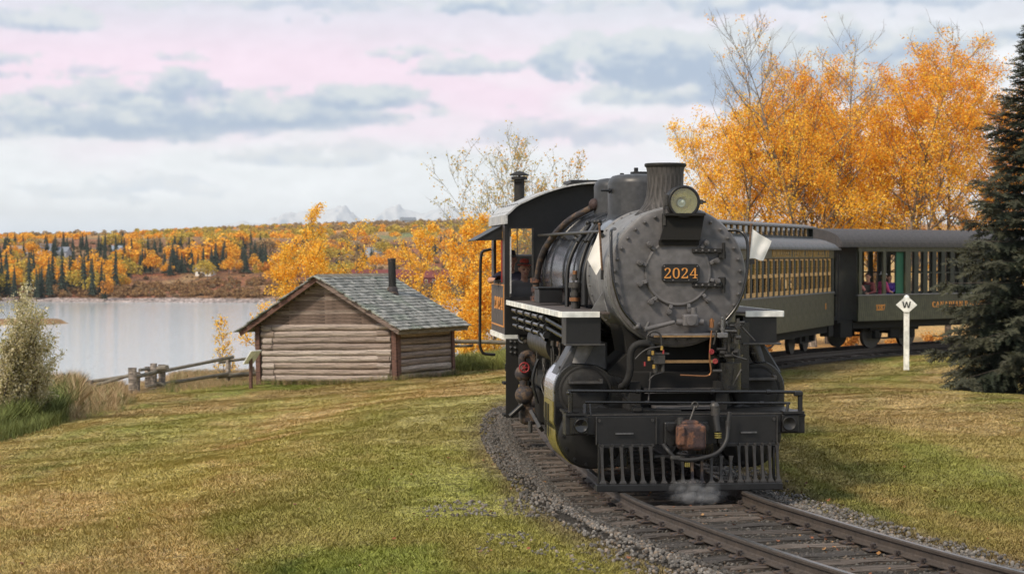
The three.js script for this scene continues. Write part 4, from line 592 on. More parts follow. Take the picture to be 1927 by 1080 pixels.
  part('shelf_edge', [box(0.95, 0.02, 0.02, 0.05, 1.205, -0.365), box(0.8, 0.012, 0.02, 0.1, 1.16, -0.36), box(0.5, 0.012, 0.02, 0.2, 1.03, -0.2)], K.bar, shelf);
  part('bracket_arm', [bar(L(1214, 620, 0.3), L(1270, 606, 0.3), 0.035, 8, 0.025), bar(L(1216, 618, 0.3), L(1222, 606, 0.3), 0.02, 6), (() => { const p = L(1299, 603, 0.32); return [box(0.2, 0.16, 0.14, p.x, p.y, p.z, 0.03), cylZ(0.06, 0.18, p.x, p.y, p.z, 12), cylY(0.04, 0.08, p.x + 0.05, p.y + 0.12, p.z, 8), cylX(0.04, 0.34, p.x, p.y - 0.02, p.z, 10)]; })()], K.smokebox, shelf);
  part('exhaust_pipe', [tube([L(1224, 668, 0.28), L(1226, 650, 0.28), L(1210, 646, 0.28), L(1194, 652, 0.3), L(1187, 668, 0.32), L(1186, 700, 0.34), L(1178, 722, 0.4), L(1170, 728, 0.6)], 0.045, 50, 12)], K.blackDull, loco);
  part('thin_pipe', [tube([L(1196, 676, 0.1), L(1208, 664, 0.1), L(1222, 656, 0.1), L(1246, 652, 0.1)], 0.012, 20, 6), tube([L(1218, 640, 0.2), L(1220, 630, 0.2), L(1232, 624, 0.2), L(1243, 630, 0.2), L(1246, 650, 0.2)], 0.012, 30, 6), tube([L(1225, 700, 0.12), L(1224, 715, 0.12), L(1222, 740, 0.1), L(1221, 756, 0.05)], 0.011, 20, 6), tube([L(1222, 716, 0.12), L(1232, 706, 0.12), L(1250, 700, 0.15)], 0.01, 16, 6)], K.bar, loco);
  const lub = part('lubricator', [(() => { const p = L(1240, 676, 0.2); return [box(0.15, 0.13, 0.12, p.x, p.y, p.z, 0.015), box(0.2, 0.02, 0.14, p.x + 0.02, p.y + 0.07, p.z), cylY(0.03, 0.14, p.x - 0.04, p.y - 0.1, p.z), cylY(0.025, 0.1, p.x + 0.05, p.y - 0.1, p.z), box(0.06, 0.05, 0.1, p.x - 0.1, p.y + 0.01, p.z, 0.01)]; })()], K.dustSteel, loco);
  part('brass_nut', [[1229, 664], [1246, 655], [1231, 690], [1222, 675]].map(([x, y]) => { const p = L(x, y, 0.1); return cylY(0.02, 0.05, p.x, p.y, p.z, 6); }), K.brass, lub);
  part('red_knob', [[1214, 685], [1249, 662]].map(([x, y]) => { const p = L(x, y, 0.1); return cylY(0.012, 0.05, p.x, p.y, p.z, 8); }), K.red, lub);
  part('copper_pipe', [tube([L(1340, 622, 0.2), L(1337, 650, 0.2), L(1336, 672, 0.2), L(1339, 700, 0.2), L(1336, 706, 0.2), L(1328, 708, 0.2), L(1281, 706, 0.2)], 0.011, 60, 8, 0.1)], K.copper, loco);
  { const p = L(1340, 611, 0.2); part('copper_valve', [cylY(0.03, 0.07, p.x, p.y, p.z, 8), cylY(0.018, 0.12, p.x, p.y + 0.02, p.z, 8), box(0.06, 0.02, 0.02, p.x, p.y + 0.05, p.z)], K.copper, loco); }
  for (const [x, y] of [[1340, 662], [1347, 680]]) { const p = L(x, y, 0.12), h = part('hand_wheel', [new THREE.TorusGeometry(0.026, 0.008, 8, 18).translate(p.x, p.y, p.z), bar(V(p.x - 0.024, p.y, p.z), V(p.x + 0.024, p.y, p.z), 0.005, 5), cylZ(0.012, 0.08, p.x, p.y, p.z - 0.03)], K.red, loco); }
  rnd = mulberry(47);
  const ap = L(1374, 660, 0.5); part('air_pump', [cylY(0.13, 0.34, ap.x, ap.y + 0.12, ap.z, 24), cylY(0.15, 0.34, ap.x, ap.y - 0.32, ap.z, 24), cylY(0.17, 0.03, ap.x, ap.y - 0.06, ap.z, 24), cylY(0.06, 0.2, ap.x, ap.y - 0.1, ap.z), box(0.5, 0.9, 0.1, ap.x + 0.05, ap.y - 0.1, ap.z - 0.25)], K.blackGloss, loco);
  const fit = []; for (let i = 0; i < 26; i++) { const p = L(rr(1348, 1402), rr(604, 702), rr(0.12, 0.4)), k = rnd(); fit.push(k < 0.35 ? cylY(rr(0.012, 0.03), rr(0.05, 0.12), p.x, p.y, p.z, 8) : k < 0.6 ? cylX(rr(0.012, 0.03), rr(0.05, 0.14), p.x, p.y, p.z, 8) : k < 0.8 ? cylZ(rr(0.025, 0.045), 0.06, p.x, p.y, p.z, 8) : tube([p, p.clone().add(V(rr(-0.1, 0.1), rr(-0.1, 0.1), 0.03)), p.clone().add(V(rr(-0.15, 0.15), rr(-0.2, 0.05), 0))], 0.012, 10, 6)); }
  part('pipe_fittings', fit, K.dustSteel, loco);
  { const p = L(1360, 625, 0.15); part('bleed_valve', [cylY(0.022, 0.2, p.x, p.y + 0.06, p.z, 10), cylY(0.034, 0.03, p.x, p.y + 0.04, p.z, 10), ball(0.016, p.x, p.y + 0.175, p.z), box(0.15, 0.014, 0.03, p.x + 0.1, p.y + 0.02, p.z), box(0.14, 0.07, 0.06, p.x, p.y - 0.04, p.z, 0.015)], K.steel, loco); }
  part('cross_pipe', [bar(L(1203, 772, 0.1), L(1282, 774, 0.1), 0.03, 10), tube([L(1170, 742, 0.1), L(1185, 756, 0.1), L(1200, 770, 0.08)], 0.02, 12, 8), box(0.12, 0.07, 0.1, L(1200, 770, 0.1).x, L(1200, 770, 0.1).y, -0.1, 0.02)], K.blackDull, loco);
}
// tender coupled behind, mostly out of sight
{
  const td = thing('tender', 'dark coal tender coupled close behind the locomotive cab', 'tender'); const a = trackAt(0); let s0 = 0; while (LINE.getPointAt(s0 / LEN).z > -33.2) s0 += 0.1; let s1 = s0; while (LINE.getPointAt(s1 / LEN).z > -39.6) s1 += 0.1;
  const p = trackAt(s0).p, q = trackAt(s1).p, m = p.clone().lerp(q, 0.5), yaw = Math.atan2(p.x - q.x, p.z - q.z); td.position.copy(m); td.rotation.y = yaw;
  part('tank', [box(2.7, 1.5, 6.2, 0, 1.75, 0, 0.03), box(2.75, 0.12, 6.3, 0, 0.95, 0)], K.black, td); part('coal_bunker', [box(2.5, 0.45, 3.4, 0, 2.7, 1.2, 0.05), box(2.4, 0.3, 3.2, 0, 2.62, 1.2, 0.1)], K.black, td);
  for (const z of [-1.9, 1.9]) { const tr = new THREE.Group(); tr.name = 'truck'; td.add(tr); part('truck_frame', [box(0.1, 0.35, 2.2, -1.0, 0.55, z, 0.03), box(0.1, 0.35, 2.2, 1.0, 0.55, z, 0.03), box(2, 0.3, 0.4, 0, 0.6, z)], K.black, tr); for (const s of [-1, 1]) for (const e of [-0.75, 0.75]) part('wheel', [cylX(0.42, 0.13, s * 0.75, 0.42, z + e, 28)], K.dustSteel, tr); }
}
// two plain white flags on their staffs
{
  const flag = (label, foot, top, cloth) => {
    const f = thing('signal_flag', label, 'flag'); const w = (v) => v.clone().applyAxisAngle(V(0, 1, 0), YAW).add(V(LX, 0, -LZ));
    const A = w(foot), B = w(top); f.position.copy(A); const l = (v) => w(v).sub(A);
    part('staff', [bar(V(0, 0, 0), B.clone().sub(A), 0.014, 8), ball(0.02, ...B.clone().sub(A).toArray())], mat(0.13, 0.075, 0.045, 0.7, { map: 'grain', size: 0.4 }), f);
    part('staff_socket', [cylY(0.024, 0.12, 0, 0.02, 0, 10), box(0.07, 0.06, 0.02, 0.05, 0.05, 0)], K.black, f);
    const n = 14, P = [], I = []; for (let j = 0; j <= n; j++) for (let i = 0; i <= n; i++) { const u = i / n, v = j / n, a = l(cloth[0]).lerp(l(cloth[1]), u), b = l(cloth[3]).lerp(l(cloth[2]), u), q = a.lerp(b, v); const k = Math.sin(u * 3.1) ; q.z += 0.012 * Math.sin(u * 7 + v * 2.2) * k + 0.004 * Math.sin(v * 9 + u * 4) * u; q.y += 0.02 * Math.sin(u * 5) * (v - 0.4); P.push(q.x, q.y, q.z); }
    for (let j = 0; j < n; j++) for (let i = 0; i < n; i++) { const a = j * (n + 1) + i; I.push(a, a + 1, a + n + 1, a + 1, a + n + 2, a + n + 1); }
    const g = new THREE.BufferGeometry(); g.setAttribute('position', new THREE.Float32BufferAttribute(P, 3)); g.setIndex(I); g.computeVertexNormals(); const m = shade(new THREE.Mesh(boxUV(g.toNonIndexed()), Object.assign(K.flag, { side: THREE.DoubleSide }))); m.name = 'cloth'; f.add(m);
  };
  flag('white cloth flag hanging limp on a staff left of the smokebox', L(1134, 520, 0.9), L(1128, 422, 0.9), [L(1129, 430, 0.9), L(1106, 490, 0.98), L(1122, 516, 1.0), L(1134, 502, 0.9)]);
  flag('white cloth flag blown out to the side right of the smokebox', L(1408, 500, 0.6), L(1414.5, 423, 0.6), [L(1415, 429, 0.6), L(1453, 455, 0.7), L(1437, 489, 0.7), L(1409.5, 487, 0.6)]);
}
// ------------------------------------------------------------------ two old wooden coaches on the bend
K.coach = mat(0.046, 0.046, 0.025, 0.45, { map: 'streak', size: 1.2, clearcoat: 0.15, clearcoatRoughness: 0.4 });
K.coachDark = mat(0.016, 0.019, 0.014, 0.5, { size: 1.1 });
K.ochre = mat(0.62, 0.37, 0.13, 0.55, { map: 'grain', size: 0.8 });
K.leadRoof = mat(0.13, 0.132, 0.14, 0.55, { size: 0.8 });
K.archRoof = mat(0.06, 0.056, 0.058, 0.75, { size: 0.5, bump: 0.003 });
K.letter = mat(0.42, 0.26, 0.07, 0.5, { map: null, rmap: false });
K.blind = mat(0.03, 0.13, 0.08, 0.8, { map: null, rmap: false });
function onTrack(sMid, len) { const a = trackAt(sMid - len / 2 + 2.4), b = trackAt(sMid + len / 2 - 2.4), m = a.p.clone().add(b.p).multiplyScalar(0.5), d = b.p.clone().sub(a.p); return { m, yaw: Math.atan2(-d.z, d.x), dir: d.normalize() }; }   // own x axis runs away from the camera along the train
function sAt(d) { let s = 0; while (-LINE.getPointAt(s / LEN).z < d) s += 0.05; return s; }
function truck(parent, x) {
  const t = new THREE.Group(); t.name = 'truck'; parent.add(t);
  for (const z of [-1.02, 1.02]) { part('side_frame', [box(2.6, 0.2, 0.12, x, 0.72, z, 0.02), box(0.5, 0.4, 0.14, x, 0.55, z, 0.03), box(0.24, 0.3, 0.18, x - 0.95, 0.5, z, 0.03), box(0.24, 0.3, 0.18, x + 0.95, 0.5, z, 0.03), box(1.5, 0.06, 0.08, x, 0.36, z)], K.inside, t); for (const e of [-0.95, 0.95]) part('wheel', [cylX(0.46, 0.13, 0, 0, 0, 28).rotateY(Math.PI / 2).translate(x + e, 0.46, z * 0.735)], K.bar, t); }
  part('bolster', [box(0.4, 0.3, 2.0, x, 0.66, 0)], K.inside, t);
}
// near sides of both coaches are +z in their own axes (to the right of the line looking away)
{
  const sEnd = sAt(64.25) + 0.45, len = 20.4, sMid = sEnd - len / 2, P = onTrack(sMid, len);
  const c = thing('passenger_coach', 'olive coach with rows of ochre framed windows, coupled nearest the locomotive', 'railway coach', [P.m.x, P.m.y, P.m.z], P.yaw);
  const X1 = len / 2 - 0.55, X0 = -len / 2 + 0.55, W = 1.45, floor = 0.84, sill = 1.93, wt = 3.06, eave = 3.40;
  const n = 26, x1 = X1 - 0.28, x0 = x1 - n * 0.655;
  for (const s of [1, -1]) {
    const lower = part('lower_side', [box(X1 - X0, sill - floor - 0.02, 0.06, (X0 + X1) / 2, (floor + sill) / 2, s * W)], K.coach, c);
    part('belt_rail', [box(X1 - X0 + 0.06, 0.055, 0.11, (X0 + X1) / 2, sill + 0.01, s * W, 0.01)], K.leadRoof, c);
    part('letter_board', [box(X1 - X0, eave - wt - 0.02, 0.06, (X0 + X1) / 2, (wt + eave) / 2, s * W)], mat(0.075, 0.06, 0.02, 0.5, { size: 0.9 }), c);
    part('corner_post', [box(0.30, wt - sill, 0.06, X1 - 0.15, (wt + sill) / 2, s * W)], K.coachDark, c); part('corner_post', [box(x0 - X0, wt - sill, 0.06, (X0 + x0) / 2, (wt + sill) / 2, s * W)], K.coachDark, c);
    if (s > 0) { const t = text('MORRISSEY FERNIE AND MICHEL RY', 0.235, 0.012, font, 1.02, 0.02); t.computeBoundingBox(); const w = t.boundingBox.max.x - t.boundingBox.min.x, want = 7.7; t.scale(want / w, 1, 1); part('lettering', [t.translate(X1 - 0.75 - want / 2, (wt + eave) / 2 + 0.01, W + 0.032)], K.letter, c); part('numeral', [text('8', 0.2, 0.01).translate(X1 - 1.25, 1.5, W + 0.032)], K.gold, lower); }
    const pier = merge(box(0.20, wt - sill - 0.03, 0.05, 0, 0, 0)), fr = merge([box(0.06, 1.12, 0.05, 0.195, 0, 0), box(0.045, 0.5, 0.05, -0.20, 0.31, 0), box(0.44, 0.05, 0.05, 0, 0.535, 0), box(0.40, 0.115, 0.06, -0.02, 0.06, 0.012, 0.012), box(0.40, 0.15, 0.06, -0.02, -0.475, 0.008, 0.012)]), pane = merge(box(0.36, 0.44, 0.01, 0, 0.3, -0.012));
    for (let i = 0; i < n; i++) { const x = x0 + (i + 0.5) * 0.655; share('window_pier', pier, K.coachDark, c, [x + 0.3275, (wt + sill) / 2, s * (W - 0.005)]); const w = share('window', fr, K.ochre, c, [x - 0.01, (wt + sill) / 2 + 0.005, s * (W - 0.02)], s < 0 ? [0, Math.PI, 0] : undefined); if (s < 0) share('pane', K.addedDarkSheetG ??= merge(box(0.44, 1.08, 0.012, 0, 0, -0.03)), K.inside, w); share('pane', pane, (i * 7) % 5 < 3 ? K.olivePane ??= mat(0.10, 0.085, 0.02, 0.08, { map: null, rmap: false }) : K.darkGlass, w); }  // far side: dark sheet added behind each pane so the inside stays dark
  }
  part('coach_floor', [box(X1 - X0, 0.1, 2 * W - 0.08, (X0 + X1) / 2, floor + 0.02, 0)], K.inside, c); part('ceiling', [box(X1 - X0, 0.05, 2 * W - 0.1, (X0 + X1) / 2, eave - 0.06, 0)], K.inside, c);
  for (const x of [X0, X1 - 0.06]) part('end_wall', [box(0.06, eave - floor, 0.95, x + 0.03, (eave + floor) / 2, 0.98), box(0.06, eave - floor, 0.95, x + 0.03, (eave + floor) / 2, -0.98), box(0.06, 0.5, 1.0, x + 0.03, eave - 0.25, 0)], K.coachDark, c);
  for (let i = 0; i < 13; i++) part('seat_back', [box(0.10, 0.75, 1.1, x0 + 0.6 + i * 1.31, 1.72, 0.72, 0.03), box(0.10, 0.75, 1.1, x0 + 0.6 + i * 1.31, 1.72, -0.72, 0.03)].slice(0, 1), mat(0.10, 0.03, 0.03, 0.8, { map: null }), c);
  // roof: lower slope with a rounded end, raised middle with small windows, upper slope
  const RX0 = X0 - 0.75, RX1 = X1 + 0.75, cw = 0.86, prof = [[W + 0.12, 3.36], [W + 0.14, 3.42], [W + 0.05, 3.56], [1.25, 3.66], [1.05, 3.71], [cw, 3.735]];
  const lower = (s) => { const m = 60, Pp = [], I = []; for (let i = 0; i <= m; i++) { const x = mix(RX0, RX1, i / m), e = Math.min(x - RX0, RX1 - x), dip = e < 1.15 ? Math.pow(1 - e / 1.15, 2.2) * 0.36 : 0; prof.forEach(([z, y], j) => Pp.push(x, Math.max(y - dip * (j < 2 ? 0.15 : 0.4 + 0.12 * j), 3.35 + j * 0.004), s * z)); } for (let i = 0; i < m; i++) for (let j = 0; j < 5; j++) { const a = i * 6 + j; s > 0 ? I.push(a, a + 6, a + 1, a + 1, a + 6, a + 7) : I.push(a, a + 1, a + 6, a + 1, a + 7, a + 6); } const g = new THREE.BufferGeometry(); g.setAttribute('position', new THREE.Float32BufferAttribute(Pp, 3)); g.setIndex(I); g.computeVertexNormals(); return g; };
  for (const s of [1, -1]) part('lower_roof', [lower(s), box(RX1 - RX0 - 0.1, 0.07, 0.05, 0, 3.375, s * (W + 0.10), 0.01)], K.leadRoof, c);
  const CX0 = RX0 + 1.0, CX1 = RX1 - 1.15, up = part('clerestory', [box(CX1 - CX0, 0.10, 2 * cw, (CX0 + CX1) / 2, 3.74, 0), box(CX1 - CX0, 0.3, 2 * cw - 0.24, (CX0 + CX1) / 2, 3.9, 0)], K.coachDark, c);
  const cg = merge([box(0.11, 0.30, 0.05, 0, 0, 0), box(0.16, 0.06, 0.055, 0.03, -0.11, 0)]); for (const s of [1, -1]) for (let x = CX1 - 0.75; x > CX0 + 0.3; x -= 0.655) { share('clerestory_frame', cg, K.ochre, up, [x, 3.92, s * (cw - 0.08)], s < 0 ? [0, Math.PI, 0] : undefined); share('pane', K.cpane ??= merge(box(0.5, 0.26, 0.02, 0, 0, 0)), K.darkGlass, up, [x - 0.33, 3.93, s * (cw - 0.1)]); }
  part('upper_roof', [plate([[-cw - 0.12, 4.05], [-cw - 0.12, 4.10], [-0.55, 4.19], [0, 4.22], [0.55, 4.19], [cw + 0.12, 4.10], [cw + 0.12, 4.05]], CX1 - CX0 + 0.3).rotateY(Math.PI / 2).translate(CX0 - 0.15, 0, 0)], K.leadRoof, c);
  part('clerestory_end', [plate([[-cw, 3.6], [cw, 3.6], [cw, 4.06], [-cw, 4.06]], 0.05).rotateY(Math.PI / 2).translate(CX1 - 0.02, 0, 0)], K.coachDark, c);
  part('platform', [box(0.8, 0.12, 2.5, X1 + 0.4, floor, 0), box(0.7, 0.5, 0.3, X1 + 0.4, 0.7, 1.15), box(0.8, 0.12, 2.5, X0 - 0.4, floor, 0)], K.inside, c); part('end_rail', [bar(V(X1 + 0.72, floor, 1.2), V(X1 + 0.72, 3.35, 1.2), 0.03, 8), bar(V(X1 + 0.72, floor + 0.9, 1.2), V(X1 + 0.72, floor + 0.9, -1.2), 0.03, 8)], K.black, c);
  part('under_frame', [box(X1 - X0, 0.22, 2.5, (X0 + X1) / 2, floor - 0.14, 0), box(2.4, 0.5, 1.4, -1, 0.58, 0, 0.05), cylZ(0.22, 1.6, 2.6, 0.62, 0).rotateY(0)], K.inside, c); part('truss_rod', [bar(V(4.0, 0.80, 1.2), V(2.2, 0.42, 1.2), 0.03, 6), bar(V(2.2, 0.42, 1.2), V(-2.2, 0.42, 1.2), 0.03, 6), bar(V(-2.2, 0.42, 1.2), V(-4.0, 0.8, 1.2), 0.03, 6)], K.rustDark, c);
  truck(c, X1 - 2.2); truck(c, X0 + 2.2);
  globalThis.coach1 = c;
}
let coach2, C2;
{
  const len = 21.5, sMid = sAt(65.1) + len / 2 + 0.2, P = onTrack(sMid, len);
  const c = coach2 = thing('open_coach', 'olive open sided coach with arched grey roof and gold lettering, second in the train', 'railway coach', [P.m.x, P.m.y, P.m.z], P.yaw);
  const X1 = len / 2 - 0.4, X0 = -len / 2 + 0.9, W = 1.45, floor = 0.98, sill = 1.86, wt = 3.36, eave = 3.56; C2 = { X0, W, floor, sill };
  const posts = [X0 + 0.07, X0 + 1.32, X0 + 2.52];       // two wide openings at the near end, then tall narrow windows
  for (const s of [1, -1]) {
    const lower = part('lower_side', [box(X1 - X0, sill - floor - 0.02, 0.06, (X0 + X1) / 2, (floor + sill) / 2, s * W)], K.coach, c);
    part('belt_rail', [box(X1 - X0 + 0.06, 0.05, 0.12, (X0 + X1) / 2, sill + 0.012, s * W, 0.01)], K.leadRoof, c);
    part('letter_board', [box(X1 - X0, eave - wt, 0.06, (X0 + X1) / 2, (wt + eave) / 2, s * W)], K.coach, c);
    for (const x of posts) part('corner_post', [box(x === posts[2] ? 0.30 : 0.15, wt - sill - 0.04, 0.07, x + (x === posts[2] ? 0.1 : 0.04), (wt + sill) / 2 + 0.02, s * W)], K.coach, c);
    const g = merge(box(0.23, wt - sill - 0.04, 0.06, 0, 0, 0)), r = merge(box(0.27, 0.045, 0.045, 0, 0, 0)); let k = 0;
    for (let x = posts[2] + 0.55; x < X1 - 0.2; x += 0.5, k++) { share('window_pier', g, K.coachDark, c, [x, (wt + sill) / 2 + 0.02, s * W]); share('window_bar', r, K.coachDark, c, [x + 0.25, 2.62, s * W]); }
    if (s < 0) for (let x = posts[0] + 0.4; x < posts[2]; x += 0.52) share('window_pier', g, K.coachDark, c, [x, (wt + sill) / 2 + 0.02, s * W]);
    if (s > 0) { const t = text('CANADIAN PACIFIC', 0.20, 0.012, font, 0.98, 0.08); t.computeBoundingBox(); part('lettering', [t.translate(X0 + 3.95 - t.boundingBox.min.x, 1.50, W + 0.032)], K.gold, c); part('numeral', [text('1287', 0.2, 0.012, font, 0.8).translate(X0 + 1.15, 1.44, W + 0.032)], K.gold, lower); }
  }
  part('blind', [box(0.40, 1.45, 0.05, posts[1] + 0.98, 2.63, W - 0.09, 0.01), box(0.34, 1.0, 0.04, posts[1] - 0.28, 2.5, -W + 0.1, 0.01)], K.blind, c);
  part('valance', [box(0.9, 0.12, 0.02, posts[1] + 0.45, 3.30, W - 0.08), box(0.16, 0.08, 0.02, posts[1] + 0.35, 3.22, W - 0.08)], K.inside, c);
  part('coach_floor', [box(X1 - X0, 0.1, 2 * W - 0.08, (X0 + X1) / 2, floor + 0.02, 0)], K.inside, c); part('ceiling', [box(X1 - X0, 0.05, 2 * W - 0.1, (X0 + X1) / 2, eave - 0.03, 0)], K.inside, c);
  for (const x of [X0, X1]) part('end_wall', [box(0.06, eave - floor, 0.95, x, (eave + floor) / 2, 0.96), box(0.06, eave - floor, 0.95, x, (eave + floor) / 2, -0.96), box(0.06, 0.4, 1.0, x, eave - 0.2, 0)], K.coachDark, c);
  part('arch_roof', [plate([[-W - 0.16, eave - 0.05], [W + 0.16, eave - 0.05], ...Array.from({ length: 25 }, (_, i) => { const a = i / 24 * Math.PI; return [(W + 0.16) * Math.cos(a), eave + 0.02 + 0.58 * Math.pow(Math.sin(a), 0.85)]; })], X1 - X0 + 1.2).rotateY(Math.PI / 2).translate(X0 - 1.0, 0, 0)], K.archRoof, c);
  part('platform', [box(0.8, 0.12, 2.5, X0 - 0.4, floor, 0), box(0.6, 0.5, 0.3, X0 - 0.4, 0.7, 1.15)], K.inside, c); part('end_rail', [bar(V(X0 - 0.7, floor, 1.2), V(X0 - 0.7, 3.3, 1.2), 0.03, 8), bar(V(X0 - 0.7, floor + 0.9, 1.2), V(X0 - 0.7, floor + 0.9, -1.2), 0.03, 8)], K.black, c);
  part('under_frame', [box(X1 - X0, 0.22, 2.5, (X0 + X1) / 2, floor - 0.14, 0), box(1.6, 0.35, 0.9, 3.6, 0.7, 0.5, 0.05), cylX(0.2, 1.4, 0.4, 0.72, 0.9)], K.inside, c);
  part('seat_back', [box(0.8, 0.36, 0.08, posts[0] + 0.72, 2.04, 1.12, 0.03)], K.black, c);
  truck(c, X0 + 2.4); truck(c, X1 - 2.4);
}
// ------------------------------------------------------------------ whistle post beside the line
{
  const x = 11.9, d = 57.2, y = groundY(x, d), w = thing('whistle_post', 'white lineside post with a diamond board marked W', 'sign', [x - 0.08, y + 0.06, -d], -0.2); w.scale.setScalar(1.12);
  part('post', [box(0.15, 1.95, 0.13, 0, 0.97, 0, 0.012), cylX(0.075, 0.128, 0, 1.95, 0, 16).rotateY(0)].slice(0, 1).concat([zl(lathe([[0, 0.065], [0.075, 0.065], [0.075, -0.065], [0, -0.065]], 20)).translate(0, 1.93, 0)]), K.white, w);
  const b = part('sign_board', [plate([[-0.28, 0], [-0.24, 0.035], [-0.06, 0.2], [0.06, 0.2], [0.24, 0.035], [0.28, 0], [0.24, -0.035], [0.06, -0.2], [-0.06, -0.2], [-0.24, -0.035]].reverse(), 0.03, 0.004).translate(0, 1.74, 0.067)], K.white, w);
  part('letter', [text('W', 0.17, 0.006, sans, 1.05).translate(0, 1.745, 0.096)], K.black, b);
}
// ------------------------------------------------------------------ log hut with a cedar shingle roof
K.log = [[0.37, 0.31, 0.275], [0.29, 0.235, 0.205], [0.43, 0.37, 0.33], [0.33, 0.265, 0.225]].map((c) => mat(...c, 0.92, { map: 'grain', size: 1.7, sizeY: 1.0, bump: 0.02, bumpTex: 'grainBump', rmap: false }));
K.oldPost = mat(0.24, 0.21, 0.185, 0.95, { map: 'bark', size: 0.9, bump: 0.015, bumpTex: 'bark', rmap: false });
K.oldRail = mat(0.19, 0.17, 0.135, 0.95, { map: 'grain', size: 1.2, bump: 0.008, bumpTex: 'grainBump', rmap: false });
K.brownTrim = mat(0.12, 0.062, 0.048, 0.8, { map: 'grain', size: 0.9, rmap: false });
K.chink = mat(0.20, 0.13, 0.09, 0.95, { size: 0.5 });
function logGeo(len, r, seed, half = false) {         // lies along x, uneven, grain along it
  const g = new THREE.CylinderGeometry(r, r, len, 12, 14).rotateZ(Math.PI / 2), p = g.attributes.position, uv = g.attributes.uv;
  for (let i = 0; i < p.count; i++) { const x = p.getX(i), a = Math.atan2(p.getY(i), p.getZ(i)), f = 1 + (fbm(x * 0.7 + seed * 3.1, a * 0.8 + seed, 3, 301) - 0.5) * 0.42, s = (fbm(x * 0.5 + seed * 7, 3, 2, 303) - 0.5) * r * 0.5; const c = Math.hypot(p.getY(i), p.getZ(i)); p.setXYZ(i, x, p.getY(i) * f + s, p.getZ(i) * f * 0.85); if (c > r * 0.9) uv.setXY(i, x + seed * 0.7, (a / 6.283 + 0.5) * 2 * Math.PI * r); }
  g.computeVertexNormals(); return g;
}
